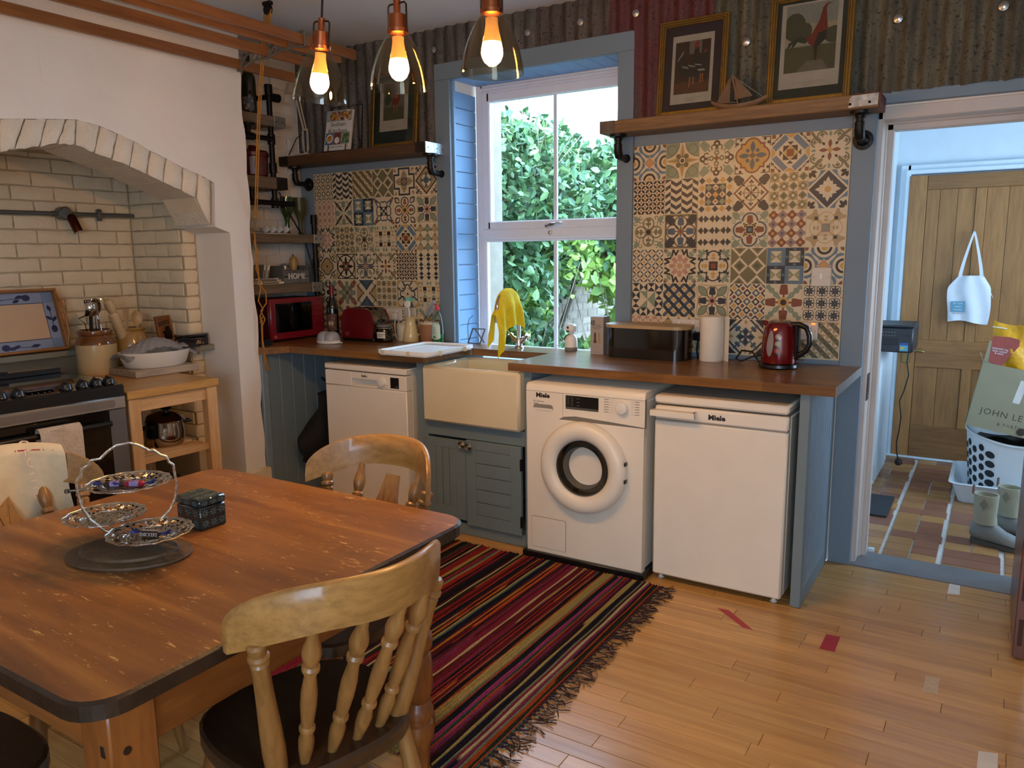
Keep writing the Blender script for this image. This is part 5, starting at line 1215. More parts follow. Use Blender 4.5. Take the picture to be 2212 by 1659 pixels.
# ================================================================ TABLE
def table_mat(name='table_pine'):
    m, nt, bs = base(name); v = coords(nt, (.1, 1, 1)); v0 = coords(nt)
    n1 = noise(nt, v, 9, 6, .62, .8); big = noise(nt, coords(nt, (.5, 1, 1)), 3.2, 3)
    c = ramp(nt, n1, [(.28, H('#55351a')), (.5, H('#845527')), (.72, H('#a87536'))])
    c = mix(nt, ramp(nt, big, [(.45, (0, 0, 0, 1)), (.65, (.6, .6, .6, 1))]), c, H('#5e371c'), 'MIX')
    # worn pale scratches, mostly towards the far edge and the right
    sep_ = nd(nt, 'ShaderNodeSeparateXYZ'); nt.links.new(v0, sep_.inputs[0])
    zone = nd(nt, 'ShaderNodeMapRange'); zone.inputs['From Min'].default_value = -2.95; zone.inputs['From Max'].default_value = -2.2; nt.links.new(sep_.outputs['Y'], zone.inputs[0])
    sc = noise(nt, coords(nt, (.22, 1, 1)), 95, 4, .75, .4); pt = noise(nt, coords(nt, (.4, 1, 1)), 9, 3)
    ad = nd(nt, 'ShaderNodeMath', operation='MULTIPLY_ADD'); nt.links.new(zone.outputs[0], ad.inputs[0]); ad.inputs[1].default_value = .16; nt.links.new(sc, ad.inputs[2])
    ad2 = nd(nt, 'ShaderNodeMath', operation='MULTIPLY_ADD'); nt.links.new(pt, ad2.inputs[0]); ad2.inputs[1].default_value = .22; nt.links.new(ad.outputs[0], ad2.inputs[2])
    c = mix(nt, ramp(nt, ad2.outputs[0], [(.90, (0, 0, 0, 1)), (.925, (.8, .8, .8, 1))]), c, H('#c99f62'))
    vo = nd(nt, 'ShaderNodeTexVoronoi'); vo.inputs['Scale'].default_value = 5.5; nt.links.new(coords(nt, (.55, 1, .01)), vo.inputs['Vector'])
    c = mix(nt, ramp(nt, vo.outputs['Distance'], [(.04, (.85, .85, .85, 1)), (.10, (0, 0, 0, 1))]), c, H('#2f1d12'))
    nt.links.new(c, bs.inputs['Base Color']); bs.inputs['Roughness'].default_value = .42
    bump(nt, bs, sc, .08, .003); return m
tbm = table_mat(); tedge = P('table_edge_dark', '#2a1d14', .4, var=.3, vscale=25, bmp=.2); tleg = WOOD('table_leg_pine', '#6f3f1a', '#9a5c28', 'z', 10, 8, .35, False, .1, .2, c3=None); tap_ = WOOD('table_apron_pine', '#7a4a20', '#a3662e', 'x', 8, 9, .38, False, .1, .2, knots=2.2); tap2 = WOOD('table_apron_side', '#6f3d16', '#8f5420', 'y', 8, 9, .38, False, .1, .2)
TZ = .76
tb = thing('dining_table', 'worn square pine farmhouse table with turned legs and dark rounded edges', 'table', (-.07, -2.665, 0))
def loc(m): m.T = Matrix.Translation((.07, 2.665, 0)); return m
rr_ = [(x-.07, y-2.665) for x, y in rrect(1.06, 1.06, .075, 6)]
m = loc(M()); m.prism(rr_, .0275, Matrix.Translation((0, 0, TZ-.032)), 1)
in_ = [(x-.07, y-2.665) for x, y in rrect(1.045, 1.045, .07, 6)]; n = len(rr_)
m.add([(x, y, TZ-.0045) for x, y in rr_]+[(x, y, TZ) for x, y in in_], [(i, (i+1) % n, n+(i+1) % n, n+i) for i in range(n)], 1)
m.add([(x, y, TZ) for x, y in in_], [tuple(range(n))], 0)
topo = m.build('tabletop', [tbm, tedge], tb, smooth=False)
x0, x1, y0, y1 = -.53, .39, -3.125, -2.205; L_ = .09
for a, b, mt in (((x0+L_, y0+.012), (x1-L_, y0+.035), tap_), ((x0+L_, y1-.035), (x1-L_, y1-.012), tap_), ((x0+.012, y0+L_), (x0+.035, y1-L_), tap2), ((x1-.035, y0+L_), (x1-.012, y1-L_), tap2)):
    m = loc(M()); m.box((a[0], a[1], .595), (b[0], b[1], TZ-.032), 0, .003); m.build('apron', mt, tb, smooth=False)
legp = [(0, 0), (.026, 0), (.03, .012), (.026, .03), (.03, .11), (.036, .13), (.042, .14), (.044, .165), (.04, .185), (.034, .19), (.034, .2), (.041, .205), (.043, .225), (.035, .238), (.03, .25), (.04, .28), (.043, .30), (.0435, .36), (.04, .385), (.034, .392), (.0365, .40), (.044, .41), (.046, .43), (.044, .445), (.036, .455), (.036, .465), (.045, .472), (.048, .49), (.047, .51), (.038, .52), (.037, .53), (.043, .54), (.0, .541)]
for lx, ly in ((x0, y0), (x1-L_, y0), (x0, y1-L_), (x1-L_, y1-L_)):
    lg = loc(M()); lg.box((lx, ly, .53), (lx+L_, ly+L_, TZ-.032), 0, .004); lg.lathe(legp, (lx+L_/2, ly+L_/2, 0), 28); lo = lg.build('leg', tleg, tb)
    pg = []
    for z in (.70, .62):
        for q_ in (0, 1):
            mm_ = loc(M())
            if q_: mm_.box((lx+.01+.05*(lx > 0), ly-.0012, z-.011), (lx+.024+.05*(lx > 0), ly+.004, z+.011), 0, .001)
            else: mm_.lathe([(0, 0), (.008, 0), (.0075, .0018), (0, .002)], n=10, T=TR((lx+L_ if lx > 0 else lx, ly+.03+.03*(q_), z-.006), ry=PI/2 if lx > 0 else -PI/2))
            mm_.build('peg', P('dark_peg', '#2b180b', .5), lo)
# ================================================================ CHAIRS
chw = WOOD('chair_elm', '#8a6232', '#b88a4c', 'x', 12, 6, .35, True, .1, .2, rndv=.12); chw2 = WOOD('chair_beech', '#80592c', '#a97a42', 'z', 14, 8, .38, True, .1, .2, rndv=.12); chs = WOOD('chair_seat', '#2a1c10', '#4a321c', 'y', 10, 6, .4, True, .1, .2, rndv=.12)
def spindle(m, a, b, k=1.0, mi=0):
    m.turned(a, b, [(.0, 0), (.0095*k, 0), (.011*k, .04), (.0155*k, .13), (.0165*k, .2), (.0125*k, .25), (.0115*k, .27), (.0165*k, .285), (.0165*k, .30), (.012*k, .315), (.014*k, .37), (.0165*k, .47), (.0165*k, .56), (.0125*k, .66), (.0115*k, .71), (.0175*k, .725), (.0175*k, .745), (.0125*k, .76), (.016*k, .79), (.0195*k, .835), (.018*k, .87), (.0115*k, .93), (.010*k, 1), (0, 1)], 14, mi)
def make_chair(lab, splat, loc_, rz, group='farmhouse kitchen chairs'):
    """local frame: sitter faces -y, back at +y"""
    t = thing('kitchen_chair', lab, 'chair', loc_, rz, group)
    sw, sd, sz = .215, .205, .445; m = M()
    o = []
    for i in range(40):
        a = 2*PI*i/40; c, s = math.cos(a), math.sin(a)
        k = 1/((abs(c)**3.2+abs(s)**3.2)**(1/3.2)); o.append((c*k*sw*(1-.12*(s > 0)*s), s*k*sd))
    m.prism(o, .02, Matrix.Translation((0, 0, sz-.036)))
    rings = []
    for f, dz in ((1, -.016), (1.0, -.006), (.965, 0), (.8, -.004), (.5, -.011), (.2, -.009)):
        rings.append([(x*f, y*f, sz+dz) for x, y in o])
    v = [p for r in rings for p in r]+[(0, 0, sz-.008)]; fs = []
    for k in range(len(rings)-1):
        for i in range(40): j = (i+1) % 40; fs.append((k*40+i, k*40+j, (k+1)*40+j, (k+1)*40+i))
    K = (len(rings)-1)*40; fs += [(K+i, K+(i+1) % 40, len(v)-1) for i in range(40)]
    m.add(v, fs); m.build('seat', chs, t)
    LP = [(0, 0), (.013, 0), (.0155, .1), (.018, .28), (.0205, .36), (.014, .395), (.019, .405), (.019, .42), (.0145, .43), (.0185, .52), (.0215, .7), (.019, .85), (.016, 1), (0, 1)]
    ends = []
    for sx in (-1, 1):
        for sy in (-1, 1):
            top = (sx*.155, sy*.14, sz-.03); bot = (sx*(.205 if sy < 0 else .195), sy*.195+(.03 if sy > 0 else 0), 0.0); ends.append((bot, top))
            m = M(); m.turned(bot, top, LP, 14); m.build('leg', chw2, t)
    def pt(e, f): return tuple(p+(q-p)*f for p, q in zip(e[0], e[1]))
    SP = [(0, 0), (.009, 0), (.014, .3), (.017, .42), (.012, .46), (.017, .48), (.017, .52), (.012, .54), (.017, .58), (.014, .7), (.009, 1), (0, 1)]
    a, b = pt(ends[0], .42), pt(ends[1], .42); c, d_ = pt(ends[2], .42), pt(ends[3], .42)
    for p, q in ((a, b), (c, d_)): m = M(); m.turned(p, q, SP, 12); m.build('stretcher', chw2, t)
    m = M(); m.turned(tuple((p+q)/2 for p, q in zip(a, b)), tuple((p+q)/2 for p, q in zip(c, d_)), SP, 12); m.build('stretcher', chw2, t)
    # curved crest
    CW = .245; zc = .80
    def cy2(x): return .335-.16*(x/CW)**2          # ends curl forward (towards -y)
    def ztop(x): u = abs(x)/CW; return zc+.092*(1-u**3.2)**.5 if u < 1 else zc
    def zbot(x): u = abs(x)/CW; return zc-.004-.055*max(0, (u-.35)/.65)**1.6*.9
    N = 28; v = []; fs = []
    for i in range(N+1):
        x = CW*math.sin((-1+2*i/N)*PI/2); zt, zb = max(ztop(x), zbot(x)+.004), zbot(x)
        y = cy2(x); th = .012
        for zz, f in ((zb, .8), ((zb+zt)/2, 1), (zt-.004, .9), (zt, .3)): v += [(x, y-th*f+ .10*(zz-zc), zz), (x, y+th*f+.10*(zz-zc), zz)]
    for i in range(N):
        for k in range(3):
            A = i*8+k*2; B = A+8; fs += [(A, B, B+2, A+2), (A+1, A+3, B+3, B+1)]
        A = i*8; B = A+8; fs += [(A, A+1, B+1, B), (A+6, B+6, B+7, A+7)]
    for A, r in ((0, 1), (N*8, 0)):
        q = (A, A+2, A+4, A+6, A+7, A+5, A+3, A+1); fs.append(q if r else q[::-1])
    m = M(); m.add(v, fs); m.build('crest_rail', chw, t, ang=55)
    xs = (-.145, -.09, -.03, .03, .09, .145) if not splat else (-.145, -.085, .085, .145)
    for x in xs:
        xt = x*1.42; post = abs(x) > .12; m = M()
        a = (x, .155-.35*x*x*2, sz-.01); b = (xt, cy2(xt)-.002, zbot(xt)+.006)
        if post: m.turned(a, b, [(0, 0), (.017, 0), (.0225, .05), (.0235, .2), (.022, .35), (.018, .62), (.0165, .8), (.018, .86), (.014, .875), (.0205, .89), (.0205, .91), (.015, .925), (.0185, .95), (.0185, .985), (.013, 1), (0, 1)], 16); m.build('back_post', chw2, t)
        else: spindle(m, a, b); m.build('spindle', chw2, t)
    if splat:
        o2 = [(-.03, 0), (-.05, .06), (-.035, .11), (-.06, .16), (-.05, .2), (-.06, .235), (-.036, .3), (-.024, .37), (.024, .37), (.036, .3), (.06, .235), (.05, .2), (.06, .16), (.035, .11), (.05, .06), (.03, 0)][::-1]
        T = TR((0, .16, sz-.015), rx=PI/2-.42); m = M(); n = len(o2); h = [(.013*math.cos(-2*PI*i/n+PI*.75), .195+.02*math.sin(-2*PI*i/n+PI*.75)) for i in range(n)]
        # outline ring with an oval hole
        best = max(range(n), key=lambda s_: -sum(math.dist(o2[i], h[(i+s_) % n]) for i in range(n))); h = [h[(i+best) % n] for i in range(n)]
        v = []
        for z in (0, .012):
            v += [T @ Vector((x, y, z)) for x, y in o2]+[T @ Vector((x, y, z)) for x, y in h]
        fs = []
        for i in range(n):
            j = (i+1) % n; fs += [(i, j, n+j, n+i), (2*n+i, 3*n+i, 3*n+j, 2*n+j), (i, 2*n+i, 2*n+j, j), (n+i, n+j, 3*n+j, 3*n+i)]
        m.add(v, fs); m.build('back_splat', chw2, t)
    return t
make_chair('spindle-backed wooden chair with its curved back towards the camera, in front of the rag rug', False, (.365, -2.66, 0), -PI/2-.26)
make_chair('wooden chair with a pierced back splat, in front of the dishwasher', True, (.02, -2.25, 0), 0.0)
make_chair('wooden chair at the left end of the table with a tea towel over its back', True, (-.55, -2.71, 0), PI/2)
make_chair('dark wooden chair tucked under the near side of the table', False, (-.16, -3.22, 0), PI)
# tea towel over the left chair back
tw_ = thing('tea_towel', 'cream linen tea towel with a red lettered stripe hanging over the left chair', 'tea towel', (-.87, -2.71, 0))
lin = P('cream_linen', '#d8c6a2', .85, var=.06, vscale=20, bmp=.35, bscale=25); redm = P('towel_red', '#a8343a', .85, var=.1, bmp=.3, bscale=200); blk = P('towel_line', '#6a4a40', .85)
def twf(y, s):    # s: path length from the crest top, + towards the table side
    yy = y; fx = -.16*((yy)/.245)**2*-1
    bulge = .012*math.sin(yy*21+s*9)+.007*math.sin(yy*47+s*17)
    if s < 0: return (-.03+fx+bulge*.3+s*.03, yy+.02*s, .912+s*.97)
    a = min(s, .04)/.04; return (-.03+.035*a+fx+bulge*min(1, s*6)+.06*max(0, s-.04)*(1+.0*yy), yy+.06*max(0, s-.04), .912-.0*a-max(0, s-.02)*.98)
def crest_drop(y): u = abs(y)/.245; return .092*(1-max(0, 1-u**3.2)**.5)
def tpt(u, v, off=0):
    y = -.20+.372*u; s = -.22+.55*v; p = twf(y, s); return (p[0]+off, p[1], p[2]-crest_drop(p[1]))
m = M(); m.slab(lambda u, v: tpt(u, v), 40, 44, th=.0025); m.build('cloth', lin, tw_)
def strip(u0, u1, v0, v1, mat, name, off=.0012): m = M(); m.slab(lambda a, b: tpt(u0+(u1-u0)*a, v0+(v1-v0)*b, off), 6, 30, th=.0008); return m.build(name, mat, tw_)
strip(.72, .86, .39, .995, redm, 'red_stripe'); strip(.70, .708, .39, .995, blk, 'woven_line'); strip(.875, .882, .39, .995, blk, 'woven_line'); strip(.93, .936, .39, .995, P('towel_blue_line', '#8d8a92', .85), 'woven_line')
ltr = P('towel_letter', '#e2c9b4', .85)
def towel_text(ch, v, size, shear=0):
    p = Vector(tpt(.79, v, .0032)); q = Vector(tpt(.79, v+.05, .0032)); dn = (q-p).normalized(); sd = Vector((0, 1, 0)); sd = (sd-dn*sd.dot(dn)).normalized(); nrm = sd.cross(-dn)
    X, Yv = dn, sd          # lettering runs down the stripe
    T = Matrix(((X.x, Yv.x, -0+X.cross(Yv).x, p.x), (X.y, Yv.y, X.cross(Yv).y, p.y), (X.z, Yv.z, X.cross(Yv).z, p.z), (0, 0, 0, 1))); text(ch, size, ltr, tw_, T, shear=shear, depth=.0002)
for k, c in enumerate('CLOTH'): towel_text(c, .335+k*.062+.08, .046)
towel_text('Linen', .80, .05, .4)
# ================================================================ ON THE TABLE
mt_ = thing('table_mat', 'worn brown oval heat mat under the cake stand', 'mat', (-.105, -2.765, TZ)); m = M(); a = .42
m.T = Matrix.Rotation(a, 4, 'Z'); m.lathe([(0, 0), (.148, 0), (.152, .005), (.15, .009), (.118, .014), (.116, .02), (.112, .022), (0, .022)], n=40, sx=1, sy=.72); m.build('mat_disc', P('worn_cork', '#54402a', .6, var=.35, vscale=14, bmp=.4), mt_)
SB = TZ+.022
al_ = P('hammered_aluminium', '#c4beb2', .26, 1, var=.12, vscale=30, bmp=.35, bscale=70)
cs = thing('cake_stand', 'pressed aluminium three-plate folding cake stand with a looped handle', 'cake stand', (-.105, -2.765, SB))
def wplate(cx_, cy2_, cz, R, ax, squash=1):
    m = M(); N = 60
    def fn(u, v):
        a = 2*PI*u; sc_ = 1+.022*math.cos(a*14)*v**3; r = R*v*sc_
        z = (.010*max(0, v-.55)**1.2/.4+.002*math.sin(a*28)*(1 if .66 < v < .9 else 0))
        return (cx_+r*math.cos(a), cy2_+r*math.sin(a)*squash, cz+z)
    for k in range(12):
        for i in range(N):
            v0, v1, u0, u1 = .02+.98*k/12, .02+.98*(k+1)/12, i/N, (i+1)/N
            if k in (8, 9) and i % 5 in (1, 3): continue          # pierced border
            m.add([fn(u0, v0), fn(u1, v0), fn(u1, v1), fn(u0, v1)], [(0, 1, 2, 3)])
    m.add([fn(i/N, .02) for i in range(N)], [tuple(range(N))])
    p = m.build('plate', al_, cs, ang=80, smooth=True)
    me = p.data; b = bmesh.new(); b.from_mesh(me); bmesh.ops.remove_doubles(b, verts=b.verts, dist=1e-5); b.to_mesh(me); b.free()
    M().tube([fn(i/120, 1) for i in range(120)], .0016, 5, closed=True).build('plate_rim', al_, p)
    return fn
bx0, by0 = -.105, -2.765
wplate(-.13-bx0, -2.735-by0, .925-SB-.004, .094, 0); wplate(-.235-bx0, -2.742-by0, .822-SB, .094, 0); pl3 = wplate(-.028-bx0, -2.756-by0, .822-SB, .094, 0)
path = [(400, 700), (290, 675), (215, 600), (172, 510), (160, 420), (158, 340), (185, 300), (195, 252), (235, 228), (250, 196), (300, 185), (340, 140), (395, 95), (470, 75), (530, 95), (575, 125), (600, 122), (640, 155), (670, 165), (685, 205), (708, 222), (712, 290), (718, 365), (705, 450), (670, 530), (610, 600), (555, 642), (478, 664)]
pts = []
for u, v in path:
    s = (u-440)/3.071/(1677/1.876)/.944; zz = (700-v)/3.071/(1677/1.876)*1.01+.0-(u-400)/3.071/(1677/1.876)*.12
    pts.append((-.13-bx0+.62*s, -2.738-by0+.79*s, max(.008, .018+zz*1.0)))
sm = []
for i in range(len(pts)-1):
    for k in range(3): sm.append(tuple(a+(b-a)*k/3 for a, b in zip(pts[i], pts[i+1])))
sm.append(pts[-1]); m = M(); m.tube(sm, .0033, 8); m.build('handle_loop', al_, cs)
m = M(); p = pts[4]; m.tube([(p[0]+.01, p[1]+.012, .925-SB-.003), (p[0]-.012, p[1]-.014, .925-SB-.003)], .003, 8); m.lathe([(0, -.006), (.006, -.004), (.006, .004), (0, .006)], (p[0]-.014, p[1]-.017, .922-SB), 12); m.build('thumb_screw', P('dull_pewter', '#6f6a60', .35, .9), cs)
m = M(); m.tube([(-.165-bx0, -2.772-by0, .010), (-.115-bx0, -2.715-by0, .010)], .007, 10); m.lathe([(0, 0), (.02, 0), (.018, .006), (.006, .008), (0, .008)], (-.14-bx0, -2.744-by0, 0), 16); m.tube([(-.22-bx0, -2.742-by0, .018), (-.05-bx0, -2.755-by0, .018)], .003, 6); m.build('hinge_bar', al_, cs)
fp = {k: P('wrapper_'+k, c, .3, .2, var=.2, vscale=200) for k, c in dict(brown='#2b1712', blue='#1d2a6b', white='#c9c4c4', red='#8f2030', lilac='#8c7fb0').items()}
def sweet(lab, x, y, z, rz, cols, word=None):
    t = thing('wrapped_sweet', lab, 'sweet', (x, y, z), rz, 'wrapped chocolates'); m = M()
    m.box((-.024, -.009, 0), (.024, .009, .014), 0, .004); m.box((-.012, -.0092, .001), (.014, .0092, .0142), 1, .003); m.build('wrapper', [fp[cols[0]], fp[cols[1]]], t)
    for s in (-1, 1):
        m = M(); m.slab(lambda u, v: (s*(.023+.022*u), (-.5+v)*(.006+.018*u), .007+.005*math.sin(v*14)*u+.004*u), 6, 10, th=.0006); m.build('twist', fp[cols[2]], t)
    if word: text(word, .0125, fp['white'], t, TR((0, -.0093, .007), rx=PI/2), depth=.0002, sx=.8); text(word, .011, fp['white'], t, TR((0, 0, .0146)), depth=.0002, sx=.8)
sweet('dark brown wrapped chocolate at the left on the top plate of the cake stand', -.145, -2.762, .9225, .75, ('brown', 'lilac', 'blue')); sweet('red and white wrapped chocolate on the top plate of the cake stand', -.105, -2.737, .9225, .65, ('red', 'lilac', 'blue'))
sweet('brown and blue wrapped chocolate bar on the right-hand low plate', -.012, -2.765, .8238, .42, ('brown', 'brown', 'blue'), 'SNICKERS')
cb = thing('ceramic_box', 'dark green glazed ceramic box with embossed leaves and a fitted lid', 'box', (-.138, -2.537, TZ), -.02); cg = P('dark_green_glaze', '#16262a', .12, var=.25, vscale=30, coat=.5); ce = P('pale_glaze_edge', '#5d7676', .2, var=.2)
M().box((-.05, -.04, 0), (.05, .04, .062), 0, .004).build('box_body', cg, cb); M().box((-.051, -.041, .0625), (.051, .041, .084), 0, .004).build('lid', cg, cb)
m = M()
def star(o, ex, ey, n_, r):
    for k in range(8):
        a = k*PI/4; d_ = [ex[i]*math.cos(a)+ey[i]*math.sin(a) for i in range(3)]; e_ = [-ex[i]*math.sin(a)+ey[i]*math.cos(a) for i in range(3)]
        m.add([tuple(o[i]+d_[i]*r*f+e_[i]*r*g+n_[i]*h for i in range(3)) for f, g, h in ((.12, 0, .0002), (.5, .1, .0009), (1, 0, .0003), (.5, -.1, .0009))], [(0, 1, 2, 3)])
for x in (-.033, 0, .033):
    for z in (.018, .046): star((x, -.0402, z), (1, 0, 0), (0, 0, 1), (0, -1, 0), .014)
    star((x, -.0412, .073), (1, 0, 0), (0, 0, .6), (0, -1, 0), .014)
    for y in (-.025, 0, .025): star((x, y, .0842), (1, 0, 0), (0, 1, 0), (0, 0, 1), .014)
for y in (-.025, .0, .025):
    for z in (.018, .046): star((.0502, y, z), (0, 1, 0), (0, 0, 1), (1, 0, 0), .0125)
    star((.0512, y, .073), (0, 1, 0), (0, 0, .6), (1, 0, 0), .0125)
m.build('embossed_leaves', ce, cb, smooth=False, kind='stuff')
# ================================================================ RAG RUG
rg = thing('rag_rug', 'multicoloured striped woven rag rug with a dark knotted fringe', 'rug', (-.3, -1.42, 0)); q = random.Random(21)
RC = ['#2a1f26', '#1f2436', '#7a2632', '#a8322f', '#c85a2c', '#d8913a', '#c9b06a', '#2f5a55', '#5f8a86', '#8e3a5a', '#b5487a', '#3a2a1e', '#4c1f2a', '#d9c893', '#2b3a2c', '#c06a4a', '#27202a', '#20242c', '#6a1f2a', '#8f9a78', '#b83a34', '#d6722c', '#3d1c28', '#9c2f4e', '#241c22']
RX0, RX1, RY0, RY1 = -1.1, .452, -2.19, -.685
def rug_mat():
    m, nt, bs = base('rag_weave'); at = nd(nt, 'ShaderNodeVertexColor'); at.layer_name = 'rag'
    v = coords(nt); w = nd(nt, 'ShaderNodeTexWave'); w.inputs['Scale'].default_value = 55; w.bands_direction = 'Y'; w.inputs['Distortion'].default_value = .6; nt.links.new(v, w.inputs['Vector'])
    c = mix(nt, ramp(nt, w.outputs['Fac'], [(.3, (0, 0, 0, 1)), (.55, (.62, .62, .62, 1))]), at.outputs['Color'], H('#16100f')); c = mix(nt, .35, c, ramp(nt, noise(nt, v, 130, 3), [(.3, (.5, .5, .5, 1)), (.7, (1, 1, 1, 1))]), 'MULTIPLY')
    nt.links.new(c, bs.inputs['Base Color']); bs.inputs['Roughness'].default_value = .95; bs.inputs['Specular IOR Level'].default_value = .1; bump(nt, bs, w.outputs['Fac'], .6, .004); return m
rows = []; x = RX0
while x < RX1-.004: w = q.choice((.007, .008, .009, .011, .013)); rows.append((x, min(x+w, RX1))); x += w
V = []; F = []; CL = []; NS = 50; prev = None
for k, (xa, xb) in enumerate(rows):
    c1 = H(q.choice(RC)); c2 = H(q.choice(RC)); sw_ = q.random() if q.random() < .35 else 2; b0 = len(V)
    if q.random() < .3 and prev: c1 = prev
    prev = c1; ph = q.uniform(0, 9)
    for j in range(NS+1):
        t = j/NS; y = RY0+(RY1-RY0)*t+.004*math.sin(ph+t*9); wob = .0016*math.sin(ph+t*23)
        yy = y+(.0 if 0 < j < NS else q.uniform(-.006, .006))
        for dx, dz in ((0, .002), (.2, .0065), (.5, .0085+.001*math.sin(t*60+ph)), (.8, .0065), (1, .002)): V.append((xa+(xb-xa)*dx+wob+.3, yy+1.42, dz))
        CL += [c1 if t < sw_ else c2]*5
    for j in range(NS):
        for i in range(4): A = b0+j*5+i; F.append((A, A+1, A+6, A+5))
me = bpy.data.meshes.new('weave'); me.from_pydata(V, [], F); ca = me.color_attributes.new('rag', 'FLOAT_COLOR', 'POINT'); ca.data.foreach_set('color', np.array(CL, dtype=np.float32).ravel()); me.materials.append(rug_mat()); me.polygons.foreach_set('use_smooth', [True]*len(F)); link('weave', me, rg, kind='stuff')
fm1 = P('fringe_dark', '#2e1c1c', .95, var=.3, vscale=60); fm2 = P('fringe_light', '#8a6f52', .95, var=.2)
m = M()
for k in range(62):
    y = RY0+(RY1-RY0)*(k+.5)/62+q.uniform(-.006, .006); L = q.uniform(.045, .085); dy = q.uniform(-.35, .35); n = 5
    m.lathe([(0, -.005), (.006, -.003), (.006, .003), (0, .005)], (RX1+.012+.3, y+1.42, .007), 6, 0)
    m.tube([(RX1-.004+.3, y+1.42, .005), (RX1+.012+.3, y+1.42, .007)], .004, 5, 0)
    for s in range(n):
        a = dy+q.uniform(-.5, .5); c = q.uniform(-.9, .9); p = [(RX1+.012+.3, y+1.42, .006)]
        for t in (.35, .7, 1): p.append((p[0][0]+L*t*math.cos(a+c*t), p[0][1]+L*t*math.sin(a+c*t), .003+.004*q.random()))
        m.tube(p, .0017, 4, 1 if q.random() < .3 else 0, cap=False)
m.build('fringe', [fm1, fm2], rg, kind='stuff')
# floor tape marks
def tape(lab, pts_, mat):
    c = sum((Vector(p) for p in pts_), Vector((0, 0)))/4; t = thing('floor_tape', lab, 'tape', (c.x, c.y, .0004), 0, 'tape marks on the floor'); m = M(); m.prism([(x-c.x, y-c.y) for x, y in pts_], .0004); m.build('strip', mat, t, smooth=False)
tr2_ = P('red_tape', '#a3242c', .45, var=.08); tw2 = P('white_tape', '#d8d0c4', .5, var=.08)
tape('skewed strip of red tape on the floorboards in front of the fridge', [(.908, -.878), (.868, -.878), (.729, -.76), (.776, -.757)][::-1][::-1], tr2_); tape('short rectangle of red tape on the boards past the end panel', [(1.157, -.897), (1.21, -.894), (1.208, -.764), (1.158, -.768)], tr2_)
tape('white tape square at the edge of the slate threshold', [(1.534, -.124), (1.58, -.112), (1.579, -.003), (1.537, -.003)], tw2); tape('scuffed pale tape patch on the boards below the doorway', [(1.508, -1.027), (1.552, -1.017), (1.552, -.9), (1.51, -.908)], P('scuffed_tape', '#c4ac86', .5, var=.15, vscale=60)); tape('white tape patch nearest the camera at the floor corner', [(1.674, -1.395), (1.724, -1.375), (1.726, -1.276), (1.676, -1.291)], tw2)
# ================================================================ COOKER
ck = thing('cooker', 'stainless and black freestanding cooker in the fireplace', 'cooker', (-2.07, -2.04, 0), -.055)
fx = .325; HW = .3
def cbx(a, b, bv=0, mi=0, m=None): return (m or M()).box(a, b, mi, bv)
cbx((-.28, -HW, .02), (fx-.03, HW, .86), .004).build('body', P('cooker_side', '#1c1b1b', .4), ck)
m = M(); m.prism([(-.28, .905), (-.28, .885), (fx-.01, .885), (fx-.015, .898), (fx-.13, .912)], 2*HW, Matrix(((1, 0, 0, 0), (0, 0, -1, 0), (0, 1, 0, 0), (0, 0, 0, 1))) @ Matrix.Translation((0, 0, -HW))); m.build('hob_top', P('hob_glass', '#08080a', .06, coat=.6), ck, smooth=False)
cbx((fx-.02, -HW, .845), (fx-.002, HW, .8955), .003).build('knob_fascia', black_pl, ck)
cbx((fx-.03, -HW, .79), (fx, HW, .846), .004).build('trim_bar', steel, ck); m = M(); m.prism(rrect(.5, .034, .012, 4, 0, .818), .0025, FX @ Matrix.Translation((0, 0, fx))); m.build('trim_recess', P('steel_shadow', '#8f857a', .4, .9), ck)
cbx((fx-.04, -HW, .30), (fx-.012, HW, .79), .003).build('oven_door', steel, ck); cbx((fx-.03, -HW, .30), (fx-.008, HW-.075, .788), .004).build('door_glass', P('oven_glass', '#0b0a09', .06, coat=.5), ck)
cbx((fx-.009, -HW+.02, .38), (fx-.007, HW-.1, .66)).build('oven_window', P('oven_window', '#14110d', .1), ck, smooth=False)
m = M(); m.tube([(fx+.03, -HW+.0, .735), (fx+.03, HW-.09, .735)], .013, 10); m.box((fx-.01, -HW+.03, .722), (fx+.03, -HW+.06, .748), 0, .003); m.box((fx-.01, HW-.12, .722), (fx+.03, HW-.09, .748), 0, .003); m.build('oven_handle', black_pl, ck)
cbx((fx-.04, -HW, .1), (fx-.01, HW, .296), .003).build('lower_door', P('oven_glass', '#0b0a09', .06, coat=.5), ck); cbx((fx-.06, -HW+.02, .01), (fx-.04, HW-.02, .1)).build('plinth', black_pl, ck); cbx((fx-.012, HW-.075, .1), (fx-.0075, HW, .788), .001).build('door_end_strip', P('grey_strip', '#6c6a68', .4, .5), ck)
for y in (-.185, -.118, .075, .145, .205, .262):
    k = M(); T = TR((fx-.065, y, .9035), ry=.24); k.lathe([(.0, 0), (.027, 0), (.0275, .006), (.024, .01), (.022, .02), (.018, .026), (0, .027)], n=22, T=T); k.T = T; k.box((-.021, -.005, .012), (.021, .005, .032), 0, .003); k.build('knob', black_pl, ck)
m = M(); m.box((fx-.1, -.08, .9095), (fx-.065, .03, .9115), 0, .0005); m.build('clock_display', black_pl, ck)
for y in (-.07, -.045, -.02, .0): M().lathe([(0, 0), (.004, 0), (.003, .003), (0, .004)], (fx-.05, y, .903), 8).build('button', black_pl, ck)
cbx((-.279, -HW, .905), (-.262, HW, .93), .003).build('rear_rail', black_pl, ck); cbx((-.275, .02, .928), (-.255, .06, .94), .002).build('rear_clip', black_pl, ck)
